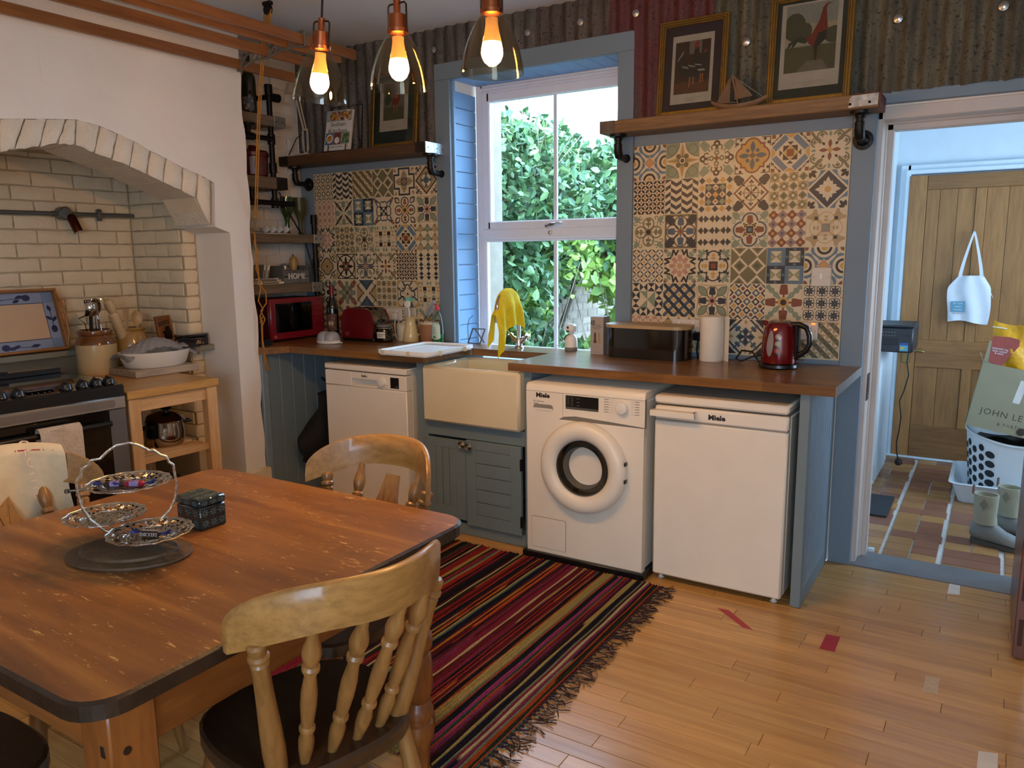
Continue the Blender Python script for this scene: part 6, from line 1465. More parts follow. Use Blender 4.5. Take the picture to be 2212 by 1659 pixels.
ht = thing('hand_towel', 'folded beige hand towel hanging over the oven handle', 'towel', (-1.715, -2.075, .60), -.055); tm_ = P('beige_terry', '#cdb9a0', .95, var=.08, vscale=30, bmp=.9, bscale=140)
def htf(u, v):
    y = -.085+.17*u; s = v*.44
    if s < .17: return (-.016+.003*math.sin(u*9), y, -.022+s+.0)
    if s < .215: a = PI*(s-.17)/.045; return (-.016*math.cos(a)+.002, y, .150+.014*math.sin(a))
    return (.018+.006*math.sin(u*7+s*8)+.02*(s-.215), y*1.0+.01*(s-.215), .150-(s-.215))
m = M(); m.slab(htf, 14, 40, th=.005); m.build('cloth', tm_, ht); m = M(); m.slab(lambda u, v: tuple(a+b for a, b in zip(htf(u, .855+.02*v+.012*math.sin(u*3)), (.002, 0, 0))), 14, 3, th=.004); m.build('woven_band', tm_, ht)
# ================================================================ TROLLEY and what is on it
tro = thing('kitchen_trolley', 'birch butcher-block trolley beside the cooker', 'trolley', (-2.07, -1.483, 0), -.03); bt_ = WOOD('trolley_top', '#a3743a', '#c4944e', 'y', 9, 9, .35, False, .08, .15); bl_ = WOOD('trolley_leg', '#b98a58', '#d2a874', 'z', 9, 10, .42, True, .08, rndv=.08); bh_ = WOOD('trolley_rail', '#b98a58', '#d2a874', 'y', 9, 10, .42, True, .08, rndv=.08)
TT = .855
cbx((-.36, -.243, TT-.038), (.33, .243, TT), .003).build('top', bt_, tro, smooth=False)
for x in (-.34, .27):
    for y in (-.236, .178): cbx((x, y, .001), (x+.05, y+.058, TT-.038), .003).build('leg', bl_, tro, smooth=False)
for x in (-.33, .278): cbx((x, -.178, TT-.105), (x+.03, .178, TT-.038), .002).build('rail', bh_, tro, smooth=False)
for y in (-.225, .205): cbx((-.29, y, TT-.105), (.27, y+.02, TT-.038), .002).build('rail', bh_, tro, smooth=False)
for z in (.5, .2):
    for k in range(6): cbx((-.29+k*.095, -.178, z+.012), (-.29+k*.095+.07, .178, z+.026), .001).build('shelf_slat', bh_, tro, smooth=False)
    for x in (-.31, .28): cbx((x, -.178, z-.008), (x+.022, .178, z+.026), .001).build('shelf_rail', bh_, tro, smooth=False)
ssm = P('polished_steel', '#a8a099', .1, 1, var=.04)
def saucepan(lab, x, y, z, r, h, lid=True, rz=0):
    t = thing('saucepan', lab, 'saucepan', (x, y, z), rz); m = M()
    m.lathe([(0, 0), (r*.86, 0), (r*.94, .01), (r*1.0, h*.25), (r*1.02, h*.55), (r*.97, h*.85), (r*.95, h), (r*.92, h), (r*.94, h*.8), (r*.97, h*.5), (r*.9, .012), (0, .01)], n=36); m.build('pan_body', ssm, t)
    for s in (-1, 1):
        m = M(); m.tube([(.0, s*r*.95, h*.8), (.03, s*(r+.035), h*.83), (-.03+.0, s*(r+.035), h*.83), (0, s*r*.95, h*.8)], .008, 8); m.build('side_handle', black_pl, t)
    if lid:
        m = M(); T = TR((.01, .005, h+.01), ry=.12); m.lathe([(r*.99, -.004), (r*1.0, 0), (r*.9, .012), (r*.5, .026), (0, .03)], n=36, T=T); m.build('lid', P('lid_steel', '#8a847c', .12, 1), t); m = M(); m.lathe([(0, .03), (.012, .03), (.01, .04), (.026, .05), (.028, .058), (.02, .066), (0, .067)], n=20, T=T); m.build('lid_knob', black_pl, t)
    return t
saucepan('shiny steel saucepan with a glass-knobbed lid on the trolley shelf', -1.93, -1.445, .527, .095, .125); saucepan('steel pan on the lowest shelf of the trolley', -1.93, -1.52, .227, .085, .15, False)
cbd = thing('chopping_board', 'thick weathered chopping board under the white dish', 'chopping board', (-2.215, -1.285, TT+.0005), -.06); cbx((-.135, -.18, 0), (.135, .18, .036), .003).build('board', WOOD('board_wood', '#857360', '#b09c84', 'y', 14, 8, .6, False, .2), cbd, smooth=False)
dh = thing('oven_dish', 'oval white oven dish holding the oven glove', 'dish', (-2.215, -1.275, TT+.037), PI/2-.06); m = M()
m.lathe([(0, .004), (.118, 0), (.125, .006), (.145, .07), (.149, .082), (.145, .083), (.138, .07), (.12, .012), (0, .01)], n=44, sx=1.3, sy=.92); m.build('dish_body', P('white_stoneware', '#dcd8cc', .18, var=.02, coat=.3), dh)
og = thing('oven_glove', 'grey quilted double oven glove folded in the white dish', 'oven glove', (-2.215, -1.265, TT+.11), PI/2-.1); gq = P('grey_quilt', '#8b8784', .85, var=.08, vscale=50, bmp=.3); gd = P('dark_lining', '#2a2726', .9)
def glove(u, v):
    x = -.2+.40*u; y = -.085+.17*v; arch = .075*math.sin(PI*min(1, u*1.05))**1.1*(1-.35*(2*v-1)**2)
    quilt = .006*abs(math.sin((u*9+v*4.2)*PI))*abs(math.sin((u*9-v*4.2)*PI)); fold = .02*math.exp(-((u-.86)/.06)**2)
    return (x, y*(1-.15*u), -.0+arch+quilt+fold-.02*(2*v-1)**2)
m = M(); m.slab(glove, 60, 30, th=.014); m.build('quilted_cloth', gq, og)
for u_ in (.0, 1.0): M().tube([tuple(a+b for a, b in zip(glove(u_, v/12), (0, 0, -.006))) for v in range(13)], .009, 8).build('binding', P('grey_binding', '#767270', .85, bmp=.3), og)
m = M(); m.slab(lambda u, v: (.11+.1*u, -.08+.05*math.sin(PI*v), .015+.05*v*(1-u*.3)), 6, 8, th=.004); m.build('lining', gd, og)
def crock(lab, x, y, z, prof, mats_, cut):
    t = thing('stoneware_crock', lab, 'crock', (x, y, z)); i = next(k for k, p in enumerate(prof) if p[1] >= cut)
    m = M(); m.lathe(prof[:i+1], n=40); m.build('crock_body', mats_[0], t); m = M(); m.lathe(prof[i:], n=40); m.build('glazed_neck', mats_[1], t); return t
crm = P('stoneware_cream', '#bfa77a', .3, var=.08, vscale=7, coat=.3); bgl = P('brown_glaze', '#6b3f18', .12, var=.2, vscale=10, coat=.5); tan_ = P('tan_glaze', '#a07c44', .18, var=.15, vscale=9, coat=.4)
crock('cream stoneware crock with a brown glazed neck, full of steel utensils', -2.455, -1.455, TT, [(0, 0), (.094, 0), (.098, .008), (.1, .16), (.097, .178), (.078, .2), (.076, .206), (.084, .212), (.087, .226), (.084, .234), (.074, .236), (.072, .2), (.09, .16), (.09, .01), (0, .008)], [crm, bgl], .16)
crock('smaller tan glazed crock holding the rolling pin and wooden spoons', -2.5, -1.225, TT, [(0, 0), (.075, 0), (.09, .03), (.097, .1), (.095, .15), (.075, .195), (.067, .207), (.075, .213), (.078, .222), (.07, .228), (.062, .226), (.06, .2), (.085, .14), (.08, .02), (0, .01)], [tan_, tan_], .195)
rpn = thing('rolling_pin', 'pale wooden rolling pin leaning out of the tan crock', 'rolling pin', (-2.5, -1.235, TT+.06), .35, rx=.42); wsp = WOOD('pale_beech', '#b49468', '#cdb084', 'z', 10, 10, .55, True, .05, rndv=.1)
M().lathe([(0, 0), (.02, .005), (.028, .03), (.028, .27), (.023, .275), (.018, .282), (.022, .296), (.027, .32), (.024, .35), (.012, .362), (0, .363)], n=22).build('roller', wsp, rpn)
def spoon(lab, x, y, z, rz, rx_, mat, bowl=(.027, .04), L=.25, spat=False, name='wooden_spoon', cat='spoon', hr=.006, sock=None):
    t = thing(name, lab, cat, (x, y, z), rz, None, rx_); m = M(); m.tube([(0, 0, 0), (0, 0, L)], hr, 8); m.build('handle', sock or mat, t); m = M()
    if spat == 'fork':
        m.slab(lambda u, v: (bowl[0]*(2*u-1), -.022*math.sin(PI*u)-.012*math.sin(PI*v), L-.005+2*bowl[1]*v), 8, 8, th=.002)
        for i in range(7): a = -1+i/3; m.tube([(bowl[0]*a, -.008, L+bowl[1]*1.7), (bowl[0]*a*1.25, -.02, L+bowl[1]*2.1), (bowl[0]*a*1.1, -.034, L+bowl[1]*2.2)], .0035, 6)
    elif spat: m.slab(lambda u, v: (bowl[0]*(2*u-1)*(.45+.55*v), .003, L-.005+2*bowl[1]*v), 6, 8, th=.004)
    else: m.slab(lambda u, v: (bowl[0]*v*math.cos(2*PI*u), .016*(1-v*v)-.006, L+bowl[1]*.9+bowl[1]*v*math.sin(2*PI*u)), 20, 6, th=.003)
    m.build('spoon_bowl' if not spat else 'blade', mat, t)
spoon('wooden spoon with a round bowl in the tan crock', -2.47, -1.19, TT+.05, PI/2, -.1, wsp, (.034, .042), .19); spoon('flat wooden spatula at the left of the tan crock', -2.46, -1.275, TT+.05, PI/2+.6, .05, wsp, (.03, .06), .17, True, 'wooden_spatula', 'spatula')
spoon('steel pasta server with a black and white handle in the brown-necked crock', -2.44, -1.49, TT+.08, PI/2, .1, ssm, (.034, .038), .24, 'fork', 'pasta_server', 'server', .009, black_pl); spoon('steel ladle spoon standing in the brown-necked crock', -2.45, -1.44, TT+.07, PI/2, -.02, ssm, (.03, .043), .25, False, 'serving_spoon', 'spoon')
spoon('black handled slice in the brown-necked crock', -2.44, -1.425, TT+.07, PI/2, -.12, black_pl, (.014, .045), .22, True, 'cooking_slice', 'spatula', .007); spoon('curved steel tablespoon hanging at the right of the brown-necked crock', -2.43, -1.4, TT+.08, PI/2+.5, -.22, ssm, (.018, .035), .24, False, 'table_spoon', 'spoon', .004)
m = M(); tg2 = thing('kitchen_tongs', 'thin steel tongs sticking up in the brown-necked crock', 'tongs', (-2.46, -1.46, TT+.05)); m.tube([(0, 0, 0), (.0, -.04, .22), (0, -.07, .25), (0, .02, .28)], .0035, 6); m.tube([(0, .01, 0), (0, .02, .30), (0, .018, .335)], .0022, 6); m.build('tong_arms', ssm, tg2)
# tray on the ledge, bottle-opener sign, tin box
ty = thing('serving_tray', 'wooden tray with a blue olive-sprig border leaning on the fireplace brickwork', 'tray', (-2.635, -1.735, .979), 0, None, ry=-.27); tw3 = WOOD('tray_wood', '#8a5a2a', '#a9743c', 'y', 12, 8, .4, False, .1); W3, H3 = .45, .335
tbu = P('tray_blue', '#8795b0', .3, var=.06, coat=.3); tbd = P('tray_navy', '#252a4f', .3); tbm_ = P('tray_mid_blue', '#6f84a5', .3); tpk = P('tray_beige', '#cdae8c', .3, var=.03, coat=.3)
m = M()
for a, b in (((-W3/2, 0), (W3/2, .014)), ((-W3/2, H3-.014), (W3/2, H3)), ((-W3/2, .014), (-W3/2+.014, H3-.014)), ((W3/2-.014, .014), (W3/2, H3-.014))): m.box((-.004, a[0], a[1]), (.035, b[0], b[1]), 0, .003)
m.build('tray_rim', tw3, ty, smooth=False); cbx((-.006, -W3/2+.01, .01), (0, W3/2-.01, H3-.01)).build('tray_base', tw3, ty, smooth=False)
for s in (-1, 1):
    m = M(); m.tube([(.03, s*(W3/2-.006), .03), (.045, s*(W3/2+.004), .08), (.05, s*(W3/2+.006), H3/2), (.045, s*(W3/2+.004), H3-.08), (.03, s*(W3/2-.006), H3-.03)], .008, 8); m.build('tray_handle', tw3, ty)
d = D(); TK = ['b', 'm', 'n', 'p']; d.rect('b', -1, -1, 1, 1).up().rect('m', .72, .62, 1, 1).rect('m', .72, -1, 1, -.62).rect('m', -1, .62, -.72, 1).rect('m', -1, -1, -.72, -.62).up().rect('n', -.735, -.635, .735, .635).up().rect('p', -.72, -.61, .72, .61).up()
for y, s in ((.82, 1), (-.82, -1)): d.circ('n', .36*s, y, .1, 14, .11).line('n', [(.3*s, y), (-.3*s, y-.05)], .02).petal('n', .1*s, y, .22, .06, 20 if s > 0 else 200).petal('n', .2*s, y-.05, .2, .055, -150 if s > 0 else 30).petal('n', -.2*s, y-.03, .25, .06, 190 if s > 0 else 10)
for x, s in ((.865, 1), (-.865, -1)): d.circ('n', x, -.3*s, .075, 14, .13).line('n', [(x, -.25*s), (x-.01, .35*s)], .02).petal('n', x, -.05*s, .22, .05, 60).petal('n', x, 0, .22, .05, 130).petal('n', x, .3*s, .25, .05, 100*s)
D_mesh(d, W3-.024, H3-.024, TR((.0004, 0, H3/2), rx=PI/2, rz=PI/2), [tbu, tbm_, tbd, tpk], TK, ty, 'tray_print')
sg = thing('bottle_opener_sign', 'wooden wall bottle-opener board lettered BEERS on the ledge', 'sign', (-2.44, -1.045, .971), .25, None, 0, -.12); swd = WOOD('sign_wood', '#6b3f18', '#8a5522', 'z', 12, 6, .45, False, .1)
cbx((-.012, -.058, 0), (.008, .058, .165), .002).build('board', swd, sg, smooth=False); cbx((.008, .04, 0), (.012, .058, .165), .001).build('board_edge', WOOD('sign_edge', '#94602a', '#b07a3a', 'z', 12, 6), sg, smooth=False)
text('COLD', .03, ink, sg, TX(.0085, -.01, .172) if False else TX(.0085, -.012, .148), sx=.01) if False else None
text('BEERS', .034, ink, sg, TX(.0083, -.008, .122) @ Matrix.Rotation(.16, 4, 'Z'), bold=.001); text('&', .03, P('sign_red', '#8a2a2a', .5), sg, TX(.0083, -.04, .04))
m = M(); m.prism([(-.02, .03), (.02, .03), (.022, .075), (.012, .08), (.006, .105), (-.004, .1), (-.008, .08), (-.03, .075), (-.018, .06)], .02, FX @ Matrix.Translation((0, 0, .008))); m.build('opener', black_metal, sg)
m = M()
for y, z in ((-.045, .15), (-.03, .145), (-.042, .128)): m.lathe([(0, 0), (.003, 0), (0, .001)], n=6, T=TR((.0083, y, z), ry=PI/2))
m.build('nail_hole', dark_gap, sg)
tn2 = thing('tin_box', 'small black tin with a painted flower on the fireplace ledge', 'tin', (-2.25, -1.02, .9705)); bkt = P('black_tin', '#0d0c0c', .2, coat=.4); cbx((-.04, -.085, 0), (.04, .085, .05), .006).build('tin_body', bkt, tn2); cbx((-.042, -.087, .05), (.042, .087, .066), .006).build('lid', bkt, tn2)
m = M(); q = random.Random(6); cs_ = [P('paint_'+k, c, .5) for k, c in dict(r='#8f3030', w='#b8a890', g='#4a5a3a').items()]
for i in range(26): m.lathe([(0, 0), (q.uniform(.003, .007), 0), (0, .0006)], n=6, mi=q.randrange(3), T=TR((.0402, q.gauss(.02, .018), .025+q.gauss(0, .009)), ry=PI/2))
m.build('painted_flower', cs_, tn2, kind='stuff')
# lighting conduit with a spotlight on the fireplace wall
cd = thing('conduit_light', 'grey conduit rail with a copper spotlight on the fireplace brickwork', 'wall light', (-2.74, -1.5, 1.70)); gcd = P('grey_conduit', '#6a6d6a', .35, .6)
M().tube([(0, -.9, 0), (0, .57, .01)], .011, 12).build('conduit', gcd, cd); m = M(); m.tube([(0, .57, .01), (.0, .6, .012), (.0, .64, .012)], .003, 6); m.build('cable', gcd, cd)
m = M(); m.lathe([(0, -.03), (.036, -.028), (.036, .02), (.03, .026), (0, .027)], n=24, T=TR((.012, .095, .008), ry=PI/2)); m.tube([(0.0, .04, .006), (0, .15, .008)], .014, 12); m.build('junction_box', gcd, cd)
m = M(); m.lathe([(0, -.01), (.013, -.01), (.013, .008), (0, .01)], n=14, T=TR((-.003, .30, .028), ry=PI/2)); m.box((-.012, .288, -.026), (.012, .312, .032), 0, .004); m.build('saddle_clip', gcd, cd)
T = TR((.03, .118, -.0), rx=.2, ry=-.35); m = M(); m.lathe([(0, -.1), (.022, -.1), (.024, -.1), (.024, -.09), (.025, -.012), (.018, 0), (0, .002)], n=24, T=T); m.build('spotlight', P('dark_copper', '#5c2f1e', .3, .9, var=.2), cd); m = M(); m.lathe([(0, -.1015), (.019, -.1012), (.019, -.1)], n=20, T=T); m.build('lens', P('lens_white', '#cfc9be', .2), cd)
# ================================================================ ON THE WORKTOP
ZT = .9445
# mixer tap with the cloth
tp = thing('mixer_tap', 'chrome swan-neck mixer tap with crosshead handles behind the sink', 'tap', (-.633, -.1, ZT)); m = M(); m.lathe([(0, 0), (.027, 0), (.026, .006), (.02, .012), (.019, .05), (.016, .06), (0, .06)], n=22)
nk = [(0, 0, .04), (0, 0, .215)]+[(0, -.11+.11*math.cos(a), .215+.11*math.sin(a)) for a in np.linspace(.15, PI-.1, 14)]+[(0, -.222, .18)]
m.tube(nk, .0105, 12); m.lathe([(.0105, 0), (.014, .002), (.014, .022), (.0105, .026)], (0, -.222, .16), 14); m.tube([(0, -.222, .18), (0, -.222, .162)], .011, 12); m.build('spout', chrome, tp)
for s in (-1, 1):
    m = M(); a = (s*.01, 0, .03); b = (s*.058, .0, .078); m.turned(a, b, [(0, 0), (.012, 0), (.013, .35), (.016, .4), (.016, .55), (.011, .6), (.011, .9), (.013, 1), (0, 1)], 14)
    for k in range(2): d0 = Vector((0, .026, 0)) if k else Vector((.018, 0, -s*s*.018*(1 if s > 0 else -1)*s)); c = Vector((s*.055, 0, .075)); m.tube([c-d0, c+d0], [.0035, .005], 8)
    m.build('crosshead', P('brassy_chrome', '#c9b98e', .18, 1) if s < 0 else chrome, tp)
yc = thing('yellow_cloth', 'bright yellow cloth draped over the swan neck of the tap', 'cloth', (-.633, -.1, ZT)); ym = P('yellow_microfibre', '#e8cc10', .9, var=.06, vscale=25, bmp=.5, bscale=120)
def ycf(u, v):
    y = -.018-.235*u; s = -.15+.36*v; k = .11**2-(y+.11)**2; zt = .215+(math.sqrt(k) if k > 0 else 0)+.013
    if u > .9: zt -= .05*(u-.9)*10*.5
    drop = max(0, abs(s)-.015); sd = 1 if s > 0 else -1; f = .010*math.sin(u*15+drop*9)*min(1, drop*8)
    x = sd*(min(abs(s), .015)+.02*min(1, drop*12))+f+.02*drop
    ln = (.92+.25*u) if sd > 0 else (.8+.5*u)
    return (x, y-.03*drop*(u-.3)*2, zt-drop*ln)
m = M(); m.slab(ycf, 30, 36, th=.004); m.build('cloth', ym, yc)
# little easel-like frame and charging lead on the counter back
ez = thing('picture_stand', 'small grey A-shaped stand at the left end of the window sill', 'stand', (-.955, -.05, ZT)); m = M(); ezm = P('grey_lacquer', '#5b6770', .4)
m.tube([(-.06, 0, .005), (-.03, .01, .09), (.055, .01, .09), (.025, 0, .005)], .006, 6, closed=True); m.tube([(-.015, .01, .088), (.02, .05, .005)], .005, 6); m.build('stand_frame', ezm, ez)
m = M(); m.tube([(-.05, -.01, .02), (-.055, -.01, .1), (-.035, -.02, .15), (0, -.03, .17)], .002, 6); m.build('lead', P('dark_grey_cable', '#3a4a55', .5), ez)
# doorbell camera
cam_ = thing('indoor_camera', 'small white dome-bodied camera with a square swivelling head by the window', 'camera', (-.322, -.066, ZT), -.25)
M().lathe([(0, .02), (.034, .02), (.034, .05), (.031, .068), (.024, .082), (.012, .09), (0, .091)], n=28).build('body', white_pl, cam_); M().lathe([(0, 0), (.033, 0), (.035, .003), (.035, .0195), (0, .02)], n=28).build('base_ring', P('camera_grey', '#7d7872', .4), cam_)
m = M(); m.box((-.026, -.028, .095), (.026, .026, .145), 0, .012); m.build('head', white_pl, cam_); m = M(); m.lathe([(0, 0), (.007, 0), (.006, .002), (0, .002)], n=14, T=TR((0, -.028, .127), rx=PI/2)); m.box((-.01, -.0295, .103), (.01, -.028, .111), 0, .0005); m.build('lens', black_pl, cam_)
m = M(); m.tube([(0, -.01, .09), (-.016, -.028, .08), (-.02, -.034, .06)], .004, 6); m.build('pivot_slot', black_pl, cam_); M().tube([(-.03, .01, .012), (-.05, .02, .02), (-.075, .03, .05), (-.1, .03, .03), (-.14, .03, .01)], .0022, 6).build('cable', white_pl, cam_)
bxo = thing('carton', 'tall grey carton with a big number 2 and a salt-and-pepper mill picture', 'carton', (-.128, -.112, ZT), .06); cbx((-.036, -.045, 0), (.036, .045, .196), .001).build('carton_body', P('carton_grey', '#a39a90', .6, var=.03), bxo, smooth=False)
m = M(); m.box((-.031, -.0456, .155), (-.013, -.045, .176), 0); m.build('number_patch', ink, bxo, smooth=False); text('2', .018, P('carton_white', '#d5cfc4', .6), bxo, TY(-.022, -.0458, .1655), bold=.0004); text('ELECTRIC\nSALT & PEPPER\nMILL SET', .0085, ink, bxo, TY(.001, -.0452, .143), depth=.0001)
m = M()
for x, c in ((-.01, 0), (.013, 1)): m.prism([(x-.009, .06), (x+.009, .06), (x+.005, .085), (x+.006, .1), (x+.004, .115), (x-.004, .115), (x-.006, .1), (x-.005, .085)], .0004, FY @ Matrix.Translation((0, 0, .045)), c)
for i in range(5): m.box((-.03, -.0454, .012+i*.008), (.02-(i % 3)*.006, -.045, .0132+i*.008), 2)
m.build('carton_print', [P('mill_dark', '#4a3626', .6), P('mill_pale', '#a9865c', .6), gp], bxo, smooth=False)
bb = thing('bread_bin', 'glossy black bread bin with a pale oak lid', 'bread bin', (.152, -.135, ZT), -.02); m = M(); m.prism(rrect(.43, .175, .07, 8), .15); m.build('bin_body', P('gloss_black', '#08080a', .1, coat=.6), bb, ang=50); m = M(); m.prism(rrect(.445, .187, .076, 8), .016, Matrix.Translation((0, 0, .1505))); m.build('lid', WOOD('bin_lid_oak', '#8a6f4c', '#b59a70', 'x', 12, 10, .4, False, .05), bb, ang=50)
kr = thing('kitchen_roll', 'roll of white kitchen paper standing by the tiles', 'kitchen roll', (.462, -.105, ZT), .3); pap = P('kitchen_paper', '#ddd5c4', .9, var=.02, bmp=.3, bscale=160); m = M(); m.lathe([(.02, .0), (.054, 0), (.0555, .002), (.0555, .212), (.054, .214), (.02, .214), (.02, .0)], n=40); m.build('roll', pap, kr)
m = M(); m.slab(lambda u, v: (.056*math.cos(.5-u*.9)+(0 if u < .5 else .055*(u-.5)), .056*math.sin(.5-u*.9)-.0-(0 if u < .5 else .03*(u-.5)), .214*v), 12, 2, th=.001); m.build('loose_sheet', pap, kr)
kt = thing('kettle', 'shiny dark red electric kettle with a black handle on its base', 'kettle', (.80, -.19, ZT), -.1); kred = P('kettle_red', '#6e0f14', .12, .35, var=.06, coat=.6)
M().lathe([(0, 0), (.082, 0), (.086, .006), (.084, .018), (.076, .022), (0, .022)], n=36).build('power_base', black_pl, kt); m = M(); m.lathe([(0, .024), (.076, .024), (.078, .03), (.0775, .08), (.0735, .14), (.067, .182), (.058, .2), (.05, .206), (0, .207)], n=44); m.build('kettle_body', kred, kt)
m = M(); m.lathe([(.05, .2065), (.046, .212), (.03, .216), (0, .217)], n=30); m.build('lid', ssm, kt); m = M(); m.tube([(-.05, -.004, .19), (-.066, -.004, .2), (-.076, -.005, .206)], [.016, .012, .008], 10); m.build('pouring_spout', kred, kt)
hp = [(.05, 0, .195), (.085, 0, .198), (.115, 0, .185), (.13, 0, .155), (.132, 0, .115), (.12, 0, .085), (.095, 0, .066), (.073, 0, .055)]
M().tube(hp, [.014, .013, .012, .012, .012, .012, .013, .014], 12).build('handle', black_pl, kt); M().tube([(.108, 0, .197), (.13, 0, .178), (.139, 0, .15), (.1395, 0, .118)], [.004, .006, .006, .004], 8).build('handle_trim', ssm, kt); M().box((.066, -.018, .04), (.088, .018, .2), 0, .006).build('handle_mount', black_pl, kt); M().box((.08, -.008, .038), (.112, .008, .044), 0, .002).build('switch', ssm, kt)
def on_body(a, z, off=.0006):
    r = .0785-.012*max(0, (z-.08)/.1)**1.4+off; return (r*math.sin(a), -r*math.cos(a), z)
m = M(); m.slab(lambda u, v: on_body(-.22+.2*math.cos(2*PI*u)*v, .115+.058*math.sin(2*PI*u)*v, .0014), 24, 3, th=.001); m.build('water_gauge', P('gauge_clear', '#8d8580', .15), kt)
m = M(); m.slab(lambda u, v: on_body(.10+.30*u, .065+.10*v), 8, 2, th=.0005); m.build('label_strip', black_pl, kt)
for i, c in enumerate(('#b0a89e', '#a9a77c', '#a05a55')):
    m = M()
    for r0, r1 in ((.0115, .0135), (0, .009)):
        m.slab(lambda u, v: on_body(.25+(r0+(r1-r0)*v)/.075*math.cos(2*PI*u), .146-i*.031+(r0+(r1-r0)*v)*math.sin(2*PI*u), .0016), 18, 1, th=.0006)
    m.build('label_roundel', P('roundel_%d' % i, c, .4), kt)
m = M(); m.tube([(-.07, .03, .01), (-.11, .05, .012), (-.16, .1, .05), (-.22, .12, .05), (-.24, .1, .012), (-.2, .06, .006), (-.15, .08, .03), (-.09, .11, .045), (-.05, .15, .05)], .0042, 8); m.build('flex', black_pl, kt)
swh = P('switch_white', '#cfc6b8', .3, var=.02)
def plate(name, lab, cat, x0, z0, w, h=.078, n=0, extra=None, y=-.0026):
    t = thing(name, lab, cat, (x0, y, z0)); M().box((0, -.012, 0), (w, 0, h), 0, .003).build('plate', swh, t, smooth=False); m = M()
    for x in ((.012, w-.012)): m.lathe([(0, 0), (.0035, 0), (.003, .001), (0, .001)], n=10, T=TY(x, -.012, h/2))
    m.build('plate_screw', steel, t)
    for k in range(n):
        cx_ = w*(.25+.5*k) if n > 1 else w/2; M().box((cx_-.004, -.016, h*.68), (cx_+.006, -.012, h*.88), 0, .001).build('rocker', white_pl, t)
        m = M(); m.box((cx_-.003, -.0123, h*.42), (cx_+.003, -.012, h*.56)); m.box((cx_-.014, -.0123, h*.24), (cx_-.008, -.012, h*.3)).box((cx_+.008, -.0123, h*.24), (cx_+.014, -.012, h*.3)); m.build('socket_hole', dark_gap, t)
    return t
t = plate('light_switch', 'single white light switch among the tiles by the door', 'light switch', .8866, 1.303, .086, .086); M().box((.036, -.0155, .032), (.05, -.012, .058), 0, .001).build('rocker', white_pl, t)
plate('double_socket', 'white double socket half hidden behind the bread bin', 'socket', .226, 1.052, .146, .08, 2)
t = plate('double_socket', 'white double socket behind the kettle with a glowing red neon', 'socket', .782, 1.056, .146, .082, 2); M().box((.118, -.0155, .072), (.134, -.012, .079), 0, .001).build('neon', EMIT('neon', '#ff5a1c', 2.5), t)
pl = thing('black_plug', 'black plug in the socket beside the bread bin', 'plug', (.37, -.0155, 1.05)); cbx((-.024, -.032, -.02), (.024, 0, .022), .006).build('plug_body', black_pl, pl); M().tube([(0, -.02, -.018), (0, -.03, -.07), (.01, -.04, -.104)], .004, 6).build('flex', black_pl, pl)
plate('double_socket', 'white double socket behind the jar, left of the window', 'socket', -1.698, 1.058, .15, .078, 2); plate('fused_switch', 'white single switch plate behind the jug', 'socket', -1.522, 1.056, .086, .08, 1)
for x, lab in ((-1.663, 'white plug at the left of the socket by the toaster'), (-1.588, 'white plug above the glass jar')):
    p_ = thing('white_plug', lab, 'plug', (x, -.0155, 1.086)); cbx((-.021, -.028, -.024), (.021, 0, .024), .007).build('plug_body', swh, p_); M().tube([(0, -.014, -.022), (0, -.02, -.06), (.015, -.03, -.11), (.03, -.04, -.138)], .0032, 6).build('flex', white_pl, p_)
# microwave etc. in the corner
mw = thing('microwave', 'dark red microwave oven under the lowest alcove shelf', 'microwave', (-2.245, -.335, ZT)); mr = P('microwave_red', '#7d1420', .3, var=.05, coat=.3); mrd = P('microwave_dark_red', '#3d0a10', .4)
cbx((-.14, -.22, .012), (.105, .215, .262), .008).build('casing', mrd, mw); cbx((.105, -.222, .012), (.125, .217, .264), .007).build('front', mr, mw); cbx((.125, -.185, .055), (.127, .115, .235), .001).build('door_window', P('microwave_glass', '#050505', .08, coat=.5), mw, smooth=False)
m = M(); m.lathe([(0, 0), (.026, 0), (.024, .01), (0, .012)], n=22, T=TR((.125, .168, .105), ry=PI/2)); m.build('dial', mr, mw); m = M()
for z in (.23, .215, .19, .15): m.box((.1255, .145, z), (.1262, .19, z+.0015))
m.build('panel_print', P('red_print', '#a8606a', .5), mw, smooth=False); text('GE', .018, P('red_print', '#a8606a', .5), mw, TX(.1262, -.185, .035), sx=.8) if False else None
m = M(); m.prism(rrect(.022, .016, .003, 3, -.19, .033), .0006, FX @ Matrix.Translation((0, 0, .125))); m.build('badge', P('red_print', '#a8606a', .5), mw)
for x in (-.12, .09):
    for y in (-.19, .19): M().lathe([(0, 0), (.014, 0), (.014, .014), (0, .014)], (x, y, 0), 12).build('foot', black_pl, mw)
def bottle(name, lab, x, y, z, s, glass, capm, labm, prof=None, lz=(.05, .15), neck=(.2, .31), r=.0375):
    t = thing(name, lab, 'bottle', (x, y, z)); pr_ = [(0, .004), (r-.003, 0), (r, .005), (r, .175), (r*.93, .2), (r*.6, .23), (.0155, .25), (.014, .3), (.0155, .302), (.0155, .315), (0, .315)]
    m = M(); m.lathe([(a, b*s) for a, b in pr_], n=32); m.build('glass', glass, t)
    M().lathe([(.0158, neck[0]*s), (.0165, neck[1]*s), (.0165, .318*s), (0, .319*s)] if neck[0] > .2 else [(.015, .25*s), (.0165, .318*s), (0, .319*s)], n=20).build('capsule', capm, t)
    m = M(); N = 24; a0 = -2.3; v = [((r+.0006)*math.cos(a0+2.6*i/N-.4), (r+.0006)*math.sin(a0+2.6*i/N-.4), zz*s) for i in range(N+1) for zz in lz]; m.add(v, [(2*i, 2*i+2, 2*i+3, 2*i+1) for i in range(N)]); m.build('label', labm, t); return t
